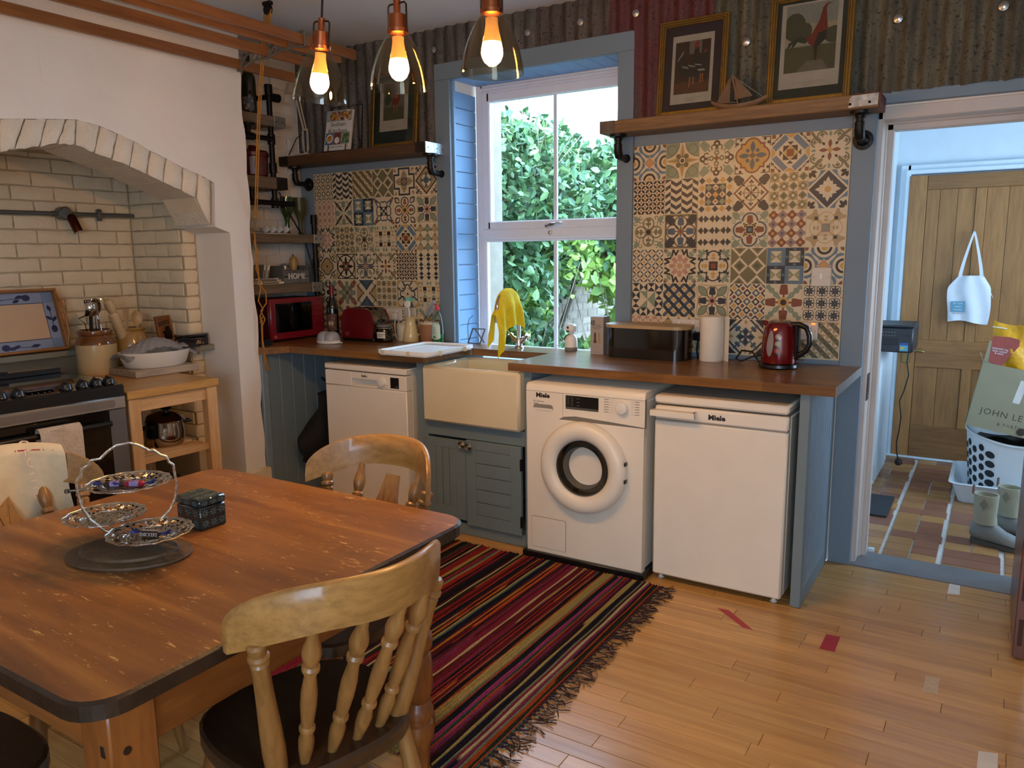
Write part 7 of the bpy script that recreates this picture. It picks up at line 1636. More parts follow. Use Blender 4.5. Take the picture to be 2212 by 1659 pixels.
dkg = P('dark_bottle_glass', '#090b08', .06, coat=.6); olv = P('olive_bottle_glass', '#232713', .08, coat=.5)
def label_mat(name, bgc, fgc, sc):
    m, nt, bs = base(name); v = coords(nt); vo = nd(nt, 'ShaderNodeTexVoronoi'); vo.inputs['Scale'].default_value = sc; nt.links.new(v, vo.inputs['Vector'])
    nt.links.new(ramp(nt, vo.outputs['Distance'], [(.3, H(bgc)), (.42, H(fgc))]), bs.inputs['Base Color']); bs.inputs['Roughness'].default_value = .6; return m
t = bottle('wine_bottle', 'red-capped wine bottle with an ornate label between microwave and toaster', -1.955, -.2, ZT, 1.06, dkg, P('red_foil', '#6d1620', .4), label_mat('ornate_label', '#8a6a4a', '#4a2620', 160))
m = M(); m.lathe([(0, 0), (.017, .0), (0, .0006)], n=20, T=TR((.0150, -.0345, .1), rx=PI/2, rz=.41)); m.build('label_medallion', P('medallion', '#a89a78', .6), t)
bottle('wine_bottle', 'olive green wine bottle on the highest alcove shelf', -2.27, -.485, 2.3035, 1.08, olv, P('dark_foil', '#1a1a18', .4), label_mat('grey_label', '#8c8880', '#4f5160', 40), lz=(.02, .09), r=.042)
ts = thing('toaster', 'red and chrome two-slice toaster by the tiles', 'toaster', (-1.705, -.175, ZT), -.02); tpf = [(-.13, .02), (.125, .02), (.135, .1), (.128, .15), (.105, .19), (.06, .202), (-.06, .202), (-.105, .19), (-.13, .15), (-.137, .1)]
m = M(); m.prism(tpf, .012, FY @ Matrix.Translation((0, 0, .063))); m.prism(tpf, .012, FY @ Matrix.Translation((0, 0, -.075))); m.build('side_panel', P('toaster_red', '#6d1118', .2, .2, coat=.4), ts, ang=50); m = M(); m.prism([(x*.99, z*.995) for x, z in tpf], .125, FY @ Matrix.Translation((0, 0, -.0625))); m.build('chrome_shell', P('toaster_chrome', '#8b8883', .2, 1, var=.1), ts, ang=50)
cbx((-.135, -.07, .0), (.133, .07, .022), .004).build('toaster_base', black_pl, ts); m = M(); m.box((.13, -.016, .12), (.152, .022, .135), 0, .004); m.box((.1335, .0, .05), (.136, .006, .17)); m.build('lever', black_pl, ts)
for y in (-.022, .022): cbx((-.09, y-.012, .2005), (.09, y+.012, .2025)).build('slot', dark_gap, ts)
text('Russell\nHobbs', .012, P('faint_print', '#a8706a', .5), ts, TY(-.1, -.0757, .045), depth=.0001, align='LEFT')
eg = thing('egg_poacher', 'small white plastic egg cooker with a clouded double-domed lid', 'egg cooker', (-1.79, -.41, ZT), .1); M().lathe([(0, 0), (.066, 0), (.072, .004), (.074, .016), (.068, .02), (0, .018)], n=32, sx=1.08, sy=.75).build('tray', white_pl, eg)
frost = P('frosted_plastic', '#9a989a', .35, var=.04); m = M()
for x in (-.026, .026): m.lathe([(.052, .02), (.05, .04), (.042, .058), (.026, .07), (0, .074)], (x, 0, 0), 28, sx=.9)
m.build('domed_lid', frost, eg); cbx((.074, -.008, .004), (.1, .008, .01), .002).build('tab', white_pl, eg)
cj = thing('glass_jar', 'clip-top glass jar of dishwasher tablets with a handwritten label', 'jar', (-1.53, -.2, ZT)); m = M(); m.lathe([(0, .003), (.046, 0), (.05, .008), (.05, .075), (.044, .086), (.042, .092), (.039, .092), (.041, .085), (.047, .074), (.047, .008), (0, .006)], n=32); m.build('jar_body', GLASS('jar_glass', '#c9c8c0', alpha=.14), cj)
M().lathe([(.044, .092), (.047, .094), (.047, .102), (.04, .108), (0, .11)], n=32).build('lid', P('jar_lid_grey', '#6e6a64', .25), cj); m = M(); m.tube([(.047, -.01, .075), (.06, 0, .095), (.048, .012, .1)], .002, 6); m.lathe([(.0505, .083), (.052, .086), (.0505, .089)], n=30); m.build('wire_clip', steel, cj)
m = M(); m.slab(lambda u, v: (.0512*math.sin(-.35+1.15*u), -.0512*math.cos(-.35+1.15*u), .028+.036*v), 12, 2, th=.0005); m.build('label', P('paper_label', '#d8d2c6', .8), cj); text('DISHWASHER\nTABLETS', .0105, ink, cj, TR((.0115, -.0523, .046), rx=PI/2, rz=.24), depth=.0003)
q = random.Random(8)
for i in range(9): a = q.uniform(0, 6.28); r = q.uniform(.01, .03); M().box((-.012, -.008, 0), (.012, .008, .012), 0, .003).build('tablet', P('tablet_%d' % (i % 3), ('#c9c4bc', '#7a7f8a', '#b8a070')[i % 3], .5), cj).matrix_local = TR((r*math.cos(a), r*math.sin(a), .009+.011*(i//4)), rz=a)
M_ = thing('canister', 'small cream lidded canister behind the glass jar', 'canister', (-1.478, -.075, ZT)); crl = P('cream_enamel', '#cdc3a8', .25, var=.02, coat=.3); M().lathe([(0, 0), (.045, 0), (.046, .004), (.046, .09), (0, .09)], n=28).build('canister_body', crl, M_); M().lathe([(.047, .0905), (.048, .094), (.04, .104), (.012, .11), (.01, .118), (0, .12)], n=28).build('lid', crl, M_)
jg = thing('jug', 'slim cream enamel jug holding washing-up brushes', 'jug', (-1.40, -.105, ZT)); m = M(); m.lathe([(0, .003), (.05, 0), (.052, .004), (.047, .05), (.036, .095), (.031, .12), (.034, .138), (.042, .15), (.04, .15), (.031, .137), (.028, .12), (.033, .09), (.044, .05), (.047, .008), (0, .006)], n=32); m.build('jug_body', P('jug_cream', '#d3c08c', .2, var=.03, coat=.4), jg)
M().tube([(.033, .01, .14), (.065, .02, .15), (.088, .025, .125), (.085, .025, .08), (.06, .015, .045), (.045, .01, .04)], .004, 8).build('handle', P('jug_cream', '#d3c08c', .2), jg)
br_ = thing('dish_brush', 'washing-up brush with pale green bristles standing in the jug', 'brush', (-1.405, -.105, ZT+.02), 0, None, .0, -.02); M().tube([(0, 0, 0), (0, 0, .16), (0, -.004, .19)], .006, 8).build('handle', white_pl, br_); m = M(); m.lathe([(0, 0), (.022, .002), (.024, .008), (.018, .014), (0, .015)], n=20, T=TR((0, -.008, .205), rx=PI/2-.3)); m.build('brush_head', white_pl, br_)
q = random.Random(3); m = M()
for i in range(90): a = q.uniform(-.9, .9); b = q.uniform(-.5, .5); m.tube([(0+.014*math.sin(a), .004+.012*b, .212+.008*math.cos(a)), (.036*math.sin(a*1.25), .006+.02*b, .212+.036*math.cos(a))], .0018, 4)
m.build('bristles', P('mint_bristle', '#6fc2b0', .7, var=.1), br_, kind='stuff')
bb2 = thing('bottle_brush', 'white bottle brush on a wire stem leaning out of the jug', 'brush', (-1.375, -.1, ZT+.03), 0, None, 0, .62); M().tube([(0, 0, 0), (0, 0, .17)], .0035, 8).build('stem', steel, bb2); m = M()
for i in range(420): a = q.uniform(0, 6.28); z = .165+.105*i/420; r = .026*math.sin(PI*min(.92, (i/420)*.8+.15))**.5; m.tube([(0, 0, z), (r*math.cos(a), r*math.sin(a), z+q.uniform(-.004, .006))], .0009, 3, cap=False)
m.build('bristles', P('pale_bristle', '#b9b8b4', .8), bb2, kind='stuff')
tpo = thing('utensil_pot', 'terracotta pot with a cream rim beside the jug', 'pot', (-1.285, -.075, ZT)); M().lathe([(0, 0), (.05, 0), (.053, .006), (.056, .108), (0, .108)], n=32).build('pot_body', P('terracotta', '#9a6a48', .7, var=.1), tpo); M().lathe([(.0575, .108), (.059, .112), (.058, .122), (.054, .123), (.053, .108)], n=32).build('rim', P('cream_rim', '#c9b898', .4), tpo)
wl = thing('washing_up_liquid', 'clear bottle of green washing-up liquid with a red cap', 'bottle', (-1.2, -.1, ZT)); m = M(); wp = [(0, .002), (.036, 0), (.039, .006), (.04, .06), (.037, .1), (.033, .14), (.022, .175), (.012, .19), (.011, .2)]; m.lathe(wp, n=32, sy=.7); m.build('bottle_shell', GLASS('clear_plastic', '#eaf5f0', alpha=.16), wl)
M().lathe([(0, .004), (.034, .003), (.037, .008), (.038, .055), (0, .0555)], n=32, sy=.7).build('green_liquid', P('green_liquid', '#0f7a34', .15, coat=.3), wl); M().lathe([(.0125, .196), (.014, .2), (.013, .212), (.007, .218), (.006, .228), (0, .228)], n=18).tube([(-.004, 0, .225), (-.022, 0, .229)], .004, 8).build('cap', P('cap_red', '#c8303a', .35), wl)
m = M(); m.slab(lambda u, v: (.0412*math.sin(-.75+1.7*u)*(1-.1*v), -.7*.0412*math.cos(-.75+1.7*u)-.0006, .022+.1*v*(1-.25*(2*u-1)**2)+.012*(2*u-1)**2), 14, 6, th=.0005); m.build('label', P('green_white_label', '#c4dccb', .5), wl); m = M()
for i in range(6): m.box((-.014, -.0305, .06+i*.007), (.012-(i % 3)*.006, -.03, .0615+i*.007))
for i in range(9): m.box((-.01+i*.002, -.0308, .03), (-.0088+i*.002, -.0302, .045))
m.build('label_print', P('label_green', '#3d7a5a', .5), wl, smooth=False)
dr = thing('draining_tray', 'white plastic draining tray on the worktop beside the sink', 'draining tray', (-1.0, -.475, ZT), -.0); dm2 = P('white_tray', '#e6e8e4', .3, var=.02); m = M(); T = TR((0, 0, 0), rz=.0)
x0, x1, y0, y1 = -.16, .12, -.185, .225
m.prism(rrect(.33, .42, .03, 5), .012, TR((-.0, .01, 0), rz=-.0)); m.build('tray_base', dm2, dr)
m = M(); o = rrect(.345, .435, .035, 6); i_ = rrect(.315, .405, .025, 6); n = len(o); v = [(x, y+.01, .008) for x, y in o]+[(x, y+.01, .026) for x, y in o]+[(x, y+.01, .026) for x, y in i_]+[(x, y+.01, .014) for x, y in i_]; f = []
for k in range(n):
    j = (k+1) % n
    for a in range(3): f.append((a*n+k, a*n+j, (a+1)*n+j, (a+1)*n+k))
m.add(v, f); m.build('tray_rim', dm2, dr)
for x, y in ((-.12, -.2085), (.05, -.2085), (.174, -.1), (.174, .12)): cbx((x-.012, y-.004, 0), (x+.012, y+.004, .027), .002).build('clip', P('tray_clip', '#c9c0a8', .4), dr)
cs2 = thing('coaster_stack', 'stack of black slate coasters on the end of the worktop', 'coasters', (-2.07, -.69, ZT))
for i in range(4): cbx((-.05, -.05, i*.0085), (.05, .05, i*.0085+.007), .001).build('coaster', P('black_slate', '#14161a', .6, var=.2), cs2)
# ================================================================ IN THE ALCOVE
gl = thing('glass_vase', 'clear cut-glass vase beside the wine bottle on the highest alcove shelf', 'vase', (-2.26, -.6, 2.3035)); M().lathe([(0, .005), (.035, 0), (.04, .02), (.05, .2), (.047, .2), (.037, .02), (0, .015)], n=14).build('vase_body', GLASS('vase_glass', '#c8ccca', alpha=.3), gl)
ck2 = thing('casserole_pot', 'dark red ceramic pot with a lid on the second alcove shelf', 'pot', (-2.285, -.475, 1.9435)); rc = P('oxblood_ceramic', '#4f1812', .25, var=.15, coat=.3); M().lathe([(0, 0), (.078, 0), (.085, .01), (.09, .115), (.095, .12), (.095, .14), (0, .14)], n=32).build('pot_body', rc, ck2); M().lathe([(.093, .141), (.085, .152), (.03, .165), (.022, .185), (0, .187)], n=32).build('lid', rc, ck2); m = M(); m.slab(lambda u, v: (.0925*math.cos(-.9+.3*u), .0925*math.sin(-.9+.3*u), .01+.1*v), 6, 2, th=.002); m.build('paper_label', P('bluish_label', '#7a7f98', .5), ck2)
ew = thing('wire_clock', 'round white wire ornament at the chimney end of the third alcove shelf', 'ornament', (-2.27, -.53, 1.6025)); M().tube([(0, .052*math.cos(a), .09+.058*math.sin(a)) for a in np.linspace(0, 2*PI, 33)[:-1]], .004, 8, closed=True).build('ring', P('white_wire', '#b8b4a8', .4), ew); m = M()
for a in (0, .8, 1.6, 2.4): m.tube([(0, .05*math.cos(a), .09+.05*math.sin(a)), (0, -.05*math.cos(a), .09-.05*math.sin(a))], .0012, 5)
m.tube([(0, -.03, .004), (0, 0, .035), (0, .03, .004)], .003, 6); m.build('wire_spokes', steel, ew)
et = thing('egg_tray', 'white wavy-edged ceramic egg tray on the third alcove shelf', 'egg tray', (-2.265, -.35, 1.6025)); wc = P('white_ceramic', '#d8d6d0', .15, coat=.3); m = M()
m.slab(lambda u, v: ((-.05+.1*v)*.9, -.105+.21*u, .038+.009*math.cos(u*8*PI)*(abs(2*v-1))**2-.03*(math.sin(PI*v)*(.5-.5*math.cos(u*8*PI)))), 48, 14, th=.003); m.build('egg_cups', wc, et)
M().box((-.035, -.09, 0), (.035, .09, .006), 0, .002).build('tray_foot', wc, et)
ggl = P('green_bottle_glass', '#1c3a12', .06, coat=.6); gfr = P('frosted_olive_glass', '#3e3d1a', .4)
def goblet(lab, y, mt):
    t = thing('bottle_goblet', lab, 'goblet', (-2.27, y, 1.6025), 0, 'goblets made from cut green bottles'); M().lathe([(0, 0), (.0165, 0), (.016, .012), (.0135, .02), (.0145, .085), (.024, .115), (.036, .14), (.04, .165), (.04, .235), (.037, .235), (.036, .165), (.03, .14), (.012, .115), (0, .11)], n=28).build('goblet_glass', mt, t)
goblet('glossy green bottle-glass goblet, left of the pair on the third alcove shelf', -.245, ggl); goblet('frosted olive bottle-glass goblet beside the blue wall board', -.135, gfr)
def book(lab, loc_, rot, s, c, pc='#c9c2b0'):
    t = thing('small_book', lab, 'book', loc_, rot[2], 'books on the lowest alcove shelf', rot[0], rot[1]); cbx((-s[0]/2, -s[1]/2, 0), (s[0]/2, s[1]/2, s[2]), .001).build('cover', P('bookcover_'+c.strip('#'), c, .5, var=.05), t, smooth=False); cbx((-s[0]/2+.003, -s[1]/2-.0008, .002), (s[0]/2+.0006, s[1]/2+.0008, s[2]-.002)).build('pages', P('book_pages', '#d9d2c0', .8), t, smooth=False)
    m = M(); m.box((s[0]/2+.0006, -s[1]*.35, s[2]*.3), (s[0]/2+.0012, s[1]*.3, s[2]*.7)); m.build('spine_title', ink if c != '#2a2a30' else gp, t, smooth=False)
book('yellow book at the bottom of the flat pile on the lowest alcove shelf', (-2.27, -.47, 1.2955), (0, 0, 0), (.15, .2, .016), '#b0a648'); book('magenta book lying on the yellow book', (-2.275, -.475, 1.312), (0, 0, .05), (.14, .19, .012), '#7a2450')
book('dark book on top of the flat pile', (-2.275, -.485, 1.3245), (0, 0, -.04), (.14, .17, .010), '#2a2a30'); book('white-spined book leaning upright against the crate', (-2.28, -.47, 1.337), (PI/2-.25, 0, 0), (.13, .145, .016), '#b8b2a4'); book('grey leaning book next to the rope', (-2.28, -.50, 1.337), (PI/2-.2, 0, 0), (.13, .155, .014), '#6b6a62')
cr_ = thing('small_crate', 'small grey slatted crate lettered HOME on the lowest alcove shelf', 'crate', (-2.28, -.255, 1.2955)); cw = WOOD('crate_grey', '#4d4d4a', '#7d7d78', 'y', 14, 8, .7, False, .2)
for x in (-.075, .07):
    for z in (.0, .045): cbx((x, -.105, z), (x+.009, .105, z+.038), .001).build('slat', cw, cr_, smooth=False)
for y in (-.105, .094): cbx((-.066, y, 0), (.07, y+.011, .11), .001).build('end_board', P('crate_end', '#55544f', .7, var=.1), cr_, smooth=False)
cbx((-.066, -.094, 0), (.07, .094, .006)).build('crate_floor', cw, cr_, smooth=False); text('HOME', .05, P('letter_white', '#c9c6bc', .5), cr_, TX(.0795, .0, .042), depth=.003, bold=.0012)
m = M(); m.tube([(0, -.08, .1), (.03, -.06, .12), (.02, 0, .105)], .006, 8); m.lathe([(0, .0), (.014, 0), (.014, .02), (0, .02)], (.02, -.04, .09), 14); m.build('contents', steel, cr_)
pm = thing('pepper_mill', 'pale turned wooden pepper mill standing in the small crate', 'pepper mill', (-2.245, -.235, 1.302)); pw_ = WOOD('mill_wood', '#8a6a38', '#b08c50', 'z', 12, 6, .4, False, .05); M().lathe([(0, 0), (.028, 0), (.029, .01), (.022, .05), (.02, .08), (.025, .105), (.026, .115), (0, .115)], n=24).build('mill_body', pw_, pm); M().lathe([(.026, .1155), (.027, .13), (.024, .15), (.012, .162), (0, .164)], n=24).build('mill_head', pw_, pm); M().lathe([(.006, .163), (.008, .17), (.004, .176), (0, .177)], n=12).build('mill_knob', steel, pm)
# ================================================================ CEILING AIRER AND ROPES
ar = thing('clothes_airer', 'four-slat wooden pulley clothes airer with iron ends below the ceiling', 'clothes airer', (-1.58, -1.7, 2.49)); sw_ = WOOD('airer_slat', '#6f4018', '#96602c', 'y', 12, 14, .4, True, .1, .15, rndv=.15)
AX = ((-.26, -.035), (-.045, .0), (.10, .02), (.21, .02))
for dx, dz in AX: cbx((dx-.012, -1.0, dz-.024), (dx+.012, 1.17, dz+.024), .002).build('slat', sw_, ar, smooth=False)
im = P('grey_cast_iron', '#6a675f', .5, .5)
for y in (.8, -.75):
    m = M(); pts_ = [(AX[0][0], AX[0][1]-.03), (-.2, -.005), (-.13, .012), AX[1], (.03, .03), AX[2], (.16, .042), (AX[3][0]+.005, AX[3][1]+.03)]
    m.tube([(x, y, z+.01) for x, z in pts_], .007, 8); m.tube([(-.22, y, -.05), (-.14, y, -.028), (-.045, y, -.03), (.04, y, -.012), (.15, y, -.002), (.215, y, -.01)], .006, 8)
    for dx, dz in AX:
        for s in (-1, 1): m.tube([(dx+s*.016, y, dz-.03), (dx+s*.016, y, dz+.03)], .0055, 6)
        m.tube([(dx-.016, y, dz-.03), (dx+.016, y, dz-.03)], .0055, 6)
    for x, z in ((-.16, -.012), (-.11, -.005), (.0, .005), (.03, .008)): m.tube([(x-.02, y, z-.02), (x+.015, y, z+.02)], .004, 6)
    m.build('iron_end', im, ar)
pu = thing('ceiling_pulley', 'black iron rope pulley fixed to the ceiling', 'pulley', (-1.64, -.865, 2.70)); M().lathe([(0, -.008), (.026, -.008), (.02, 0), (.026, .008), (0, .008)], n=20, T=TR((0, 0, 0), rx=PI/2)).build('wheel', black_metal, pu); cbx((-.03, -.012, .02), (.03, .012, .04), .004).build('pulley_bracket', black_metal, pu)
rpm = P('yellow_rope', '#b0792c', .8, var=.15, vscale=60, bmp=.6, bscale=250)
rp = thing('airer_rope', 'yellow cord from the ceiling pulley to the airer and down by the chimney corner', 'rope')
for o in (0, .02, .034): M().tube([(-1.655+o, -.865, 2.70), (-1.62+o*.3, -.885, 2.60), (-1.612, -.9, 2.53)], .004, 6).build('cord', rpm, rp)
for o in (0, .014): M().tube([(-1.665, -.865+o, 2.70), (-1.83, -.81+o, 2.2), (-1.972, -.752+o, 1.68)], .004, 6).build('cord', rpm, rp)
def RX(u, v, x=-1.972):
    d = fw+Rv*((u-1106)/FPX)-Uv*((v-829.5)/FPX); t = (x-CX[0])/d.x; return Vector(CX)+d*t
tl1 = [(548, 520), (556, 545), (553, 580), (560, 600), (563, 625), (558, 650), (568, 668), (562, 682), (565, 700), (566, 730), (569, 760), (574, 792), (577, 800)]
tl2 = [(546, 500), (552, 560), (557, 612), (571, 632), (572, 655), (560, 672), (569, 690), (563, 704), (564, 735), (570, 770), (577, 800)]
for tl, o in ((tl1, 0), (tl2, .006)): M().tube([tuple(RX(*p)+Vector((o, o, 0))) for p in tl], .004, 6).build('hanging_cord', rpm, rp)
m = M(); kp = [tuple(RX(565, 686+2*i)+Vector((.007*math.cos(i*2), .007*math.sin(i*2), 0))) for i in range(8)]; m.tube(kp, .0045, 6); m.build('knot', rpm, rp)
# ================================================================ UTILITY ROOM THINGS
ap = thing('white_appliance', 'white appliance standing against the utility wall under the printer', 'appliance', (1.05, 1.74, 0)); cbx((-.09, -.29, .02), (-.005, .29, .845), .012).build('casing', util_white, ap); cbx((-.09, -.28, .001), (-.012, .28, .02)).build('plinth', util_white, ap)
cbx((-.09, -.295, .845), (.0, .295, .852), .003).build('top', util_white, ap)
pt_ = thing('printer', 'black printer with a small colourful sticker by the utility doorway', 'printer', (1.08, 1.58, .853)); pk_ = P('printer_black', '#1d2126', .45, var=.06); pk2 = P('printer_dark', '#0d0f12', .3)
cbx((-.10, -.19, 0), (.13, .16, .15), .008).build('printer_body', pk_, pt_); cbx((-.10, -.192, .15), (.132, .16, .165), .006).build('scanner_lid', pk_, pt_); cbx((-.10, -.1935, .05), (.05, -.189, .085)).build('output_slot', pk2, pt_, smooth=False); cbx((-.1, -.196, .005), (.05, -.189, .045), .002).build('paper_tray', pk_, pt_)
m = M(); q = random.Random(2)
for i in range(14): m.box((-.07+.016*(i % 7), -.1925, .1+.02*(i//7)), (-.063+.016*(i % 7), -.19, .103+.02*(i//7)))
m.build('button_print', gp, pt_, smooth=False); m = M(); m.box((.06, -.1925, .01), (.105, -.19, .06), 0); m.box((.06, -.1928, .045), (.105, -.19, .06), 1); m.box((.065, -.1928, .02), (.085, -.19, .035), 2); m.build('sticker', [P('sticker_blue', '#4f9ab0', .4), P('sticker_navy', '#1f4a86', .4), P('sticker_yellow', '#c9a83a', .4)], pt_, smooth=False); cbx((.085, -.1925, .095), (.115, -.19, .11)).build('card_slot', pk2, pt_, smooth=False)
cb2 = thing('printer_cable', 'black cable with a plug dangling below the printer', 'cable', (1.22, 1.39, .0)); M().tube([(-.03, 0, .86), (-.035, 0, .8), (-.02, .0, .72), (-.04, 0, .62), (-.06, 0, .56), (-.045, 0, .46), (-.05, 0, .38), (-.06, 0, .30), (-.055, 0, .24), (-.045, 0, .2)], .004, 6).build('flex', black_pl, cb2); m = M(); m.lathe([(0, -.01), (.022, -.01), (.024, .0), (.02, .012), (0, .014)], n=14, T=TR((-.042, 0, .18), rx=PI/2)); m.build('plug', black_pl, cb2)
tt_ = thing('tote_bag', 'white cotton tote bag with a blue printed patch hanging on the pine door', 'tote bag', (1.455, 2.255, .98)); tcm = P('tote_cotton', '#cfdae2', .9, var=.04, vscale=6, bmp=.2, bscale=30); m = M()
def totef(u, v):
    w = .115+.012*math.sin(v*3)-.03*max(0, v-.72)*2.4+(.0 if v < .78 else -.03*(v-.78)*4); return ((2*u-1)*w+.004*math.sin(v*7), -.012-.018*math.sin(PI*u)-.008*math.sin(u*13+v*3)*(1-.4*v), .31*v+.012*math.sin(u*5)*(1-v))
m.slab(totef, 26, 20, th=.012); m.build('bag_body', tcm, tt_); m = M(); m.slab(lambda u, v: (.10+.04*u, -.006, .22-.06*u+.03*v*(1-u)), 4, 3, th=.002); m.slab(lambda u, v: (-.105-.015*u, -.006, .22+.025*v), 4, 3, th=.002); m.build('side_corner', tcm, tt_)
for s, o in ((0, -.02), (1, -.008)):
    m = M(); top = (.0, o, .60)
    for sx in (-1, 1):
        a = (sx*.062, o, .30); m.slab(lambda u, v: (a[0]+(top[0]-a[0])*v**1.25+(.011*(1-2*u))*(1-.5*v), o-.004*math.sin(PI*v), a[2]+(top[2]-a[2])*v), 3, 12, th=.002)
    m.build('handle', tcm, tt_)
T0 = TR((-.06, -.03, .105), rx=PI/2, rz=-.12); m = M(); m.T = T0; m.box((-.04, -.035, .0), (.04, .035, .004), 0); m.build('printed_patch', P('patch_blue', '#5f9ab5', .8), tt_, smooth=False)
tw4 = P('patch_white', '#e0eaee', .8)
for k, s in enumerate(('fair trade', 'organic', 'recycled')): text(s, .018, tw4, tt_, T0 @ Matrix.Translation((0, .022-.021*k, .0045)), depth=.0003, sx=.85)
text('cotton from india', .009, P('print_dark', '#44545c', .8), tt_, T0 @ Matrix.Translation((0, -.045, .003)), depth=.0003)
M().tube([(0, .0, .6), (0, -.03, .6), (0, -.035, .615)], .005, 8).build('coat_hook', hb, d1).matrix_local = Matrix.Translation((1.455, 2.282, .98-.012))
tu_ = thing('storage_tub', 'low white plastic tub on the utility floor under the laundry basket', 'tub', (1.77, 1.56, 0)); wt2 = P('tub_white', '#d3dde2', .35, var=.02)
def ring_box(m, r0, r1, z0, z1, th=.006, n=6, lip=0):
    a, b = rrect(*r0, .04, n), rrect(*r1, .05, n); N = len(a); c = [(x*(1-th*2/r1[0]), y*(1-th*2/r1[1])) for x, y in b]; d_ = [(x*(1-th*2/r0[0]), y*(1-th*2/r0[1])) for x, y in a]
    v = [(x, y, z0) for x, y in a]+[(x, y, z1) for x, y in b]+([(x*(1+lip/r1[0]), y*(1+lip/r1[1]), z1) for x, y in b] if lip else [])+[(x, y, z1+.002) for x, y in c]+[(x, y, z0+th) for x, y in d_]; L = len(v)//N; f = []
    for k in range(L-1):
        for i in range(N): j = (i+1) % N; f.append((k*N+i, k*N+j, (k+1)*N+j, (k+1)*N+i))
    f.append(tuple(range(N-1, -1, -1))); f.append(tuple(range((L-1)*N, L*N))); m.add(v, f)
m = M(); ring_box(m, (.52, .48), (.60, .56), .001, .12, .006, 6, .03); m.build('tub_body', wt2, tu_)
lb = thing('laundry_basket', 'white laundry basket with oval holes standing in the tub', 'laundry basket', (1.79, 1.56, .009)); m = M()
def bsk(u, v):
    a = 2*PI*u; k = 1/((abs(math.cos(a))**2.6+abs(math.sin(a))**2.6)**(1/2.6)); w, d_ = .235+.035*v, .19+.03*v; dip = .05*max(0, math.cos(a+PI/2))**2*0+.055*max(0, -math.sin(a))**3
    return (k*math.cos(a)*w, k*math.sin(a)*d_, .002+(.40-dip)*v)
m.slab(bsk, 64, 8, th=.005); m.add([bsk(i/40, 0) for i in range(40)], [tuple(range(40))]); m.build('basket_wall', wt2, lb)
m = M(); m.tube([bsk(i/64, 1) for i in range(64)], .008, 8, closed=True); m.build('basket_rim', wt2, lb)
hm = P('basket_hole', '#1c2024', .8); k = 0
for c in range(5):
    for r in range(5):
        u = .555+.028*c; v = .15+.155*r+(.07 if c % 2 else 0)
        if v > .85: continue
        p = Vector(bsk(u, v)); du = (Vector(bsk(u+.005, v))-p).normalized(); dv = (Vector(bsk(u, v+.01))-p).normalized(); nn = du.cross(dv); s = .016 if c < 4 else .026
        m = M(); m.add([tuple(p+nn*.0018*sg_+du*s*math.cos(t)+dv*.021*math.sin(t)) for sg_ in (1,) for t in np.linspace(0, 2*PI, 15)[:-1]], [tuple(range(14))]); m.add([tuple(p-nn*.0072+du*s*math.cos(t)+dv*.021*math.sin(t)) for t in np.linspace(0, 2*PI, 15)[:-1]], [tuple(range(14))]); m.build('hole', hm, lb, smooth=False)
m = M(); m.slab(lambda u, v: (-.2+.4*u, -.16+.32*v, .34+.03*math.sin(u*7)*math.sin(v*6)), 12, 10, th=.02); m.build('dark_laundry', black_soft, lb)
bx_ = thing('cardboard_box', 'tilted beige cardboard box lettered John Lewis in the laundry basket', 'cardboard box', (1.68, 1.46, .42), .0, None, -.12, .17); kb = P('shop_card', '#8f8a70', .7, var=.04); kin = P('card_inside', '#6b5a46', .8); kg = P('card_teal', '#1f4f4a', .6); w, d_, h = .40, .30, .37; x0 = -.17
for nme, a, b in (('front_panel', (x0, -.15, 0), (x0+w, -.146, h)), ('rear_panel', (x0, .146, 0), (x0+w, .15, h)), ('side_panel', (x0, -.146, 0), (x0+.004, .146, h)), ('side_panel', (x0+w-.004, -.146, 0), (x0+w, .146, h)), ('base_panel', (x0+.004, -.146, 0), (x0+w-.004, .146, .004))): cbx(a, b).build(nme, kb, bx_, smooth=False)
cbx((x0-.0008, -.13, .0), (x0, .15, .12)).build('teal_band', kg, bx_, smooth=False); m = M(); m.slab(lambda u, v: (x0-.03*u*(1-.2*v), -.146+.29*v, h+.05*u), 4, 4, th=.003); m.build('side_flap', kb, bx_); m = M(); m.slab(lambda u, v: (x0+.004+.39*v, .146+.03*u, h+.13*u), 4, 4, th=.003); m.build('rear_flap', kb, bx_); m = M(); m.slab(lambda u, v: (x0+.22+.17*v, -.05+.1*u, h-.02+.10*u), 4, 4, th=.003); m.build('loose_flap', kin, bx_)
text('JOHN LEWIS', .05, P('box_print', '#2c332c', .7), bx_, TY(x0+.205, -.1505, .1), depth=.0002, space=1.12, bold=-.0004); text('& PARTNERS', .027, P('box_print', '#2c332c', .7), bx_, TY(x0+.235, -.1505, .045), depth=.0002, space=1.2, bold=-.0004)
m = M(); m.slab(lambda u, v: (x0+.19+.035*u+.01*v, -.1508, .18+.13*v), 3, 6, th=.0006); m.build('parcel_tape', P('clear_tape', '#a8a69c', .15), bx_); m = M(); m.lathe([(0, 0), (.02, 0), (.021, .003), (0, .004)], n=18, T=TY(x0+.27, -.1505, .03)); m.build('round_grip', P('dark_grip', '#2c201a', .6), bx_)
po = thing('yellow_pouch', 'shiny yellow and red pouch sticking out of the cardboard box', 'pouch', (1.68, 1.39, .80), 0, None, -.1, .12); py_ = P('pouch_yellow', '#c9950f', .28, .1, var=.15, vscale=18, bmp=.6, bscale=25); m = M()
m.slab(lambda u, v: ((-.10+.2*u)*(1.0 if v > .3 else .75+.25*v/.3)+.03*(1-v), -.02*math.sin(PI*u)*math.sin(PI*min(1, v*1.1))-.006*math.sin(u*9+v*7), -.02+.27*v-.01*math.sin(PI*u)), 16, 18, th=.03); m.build('pouch_body', py_, po)
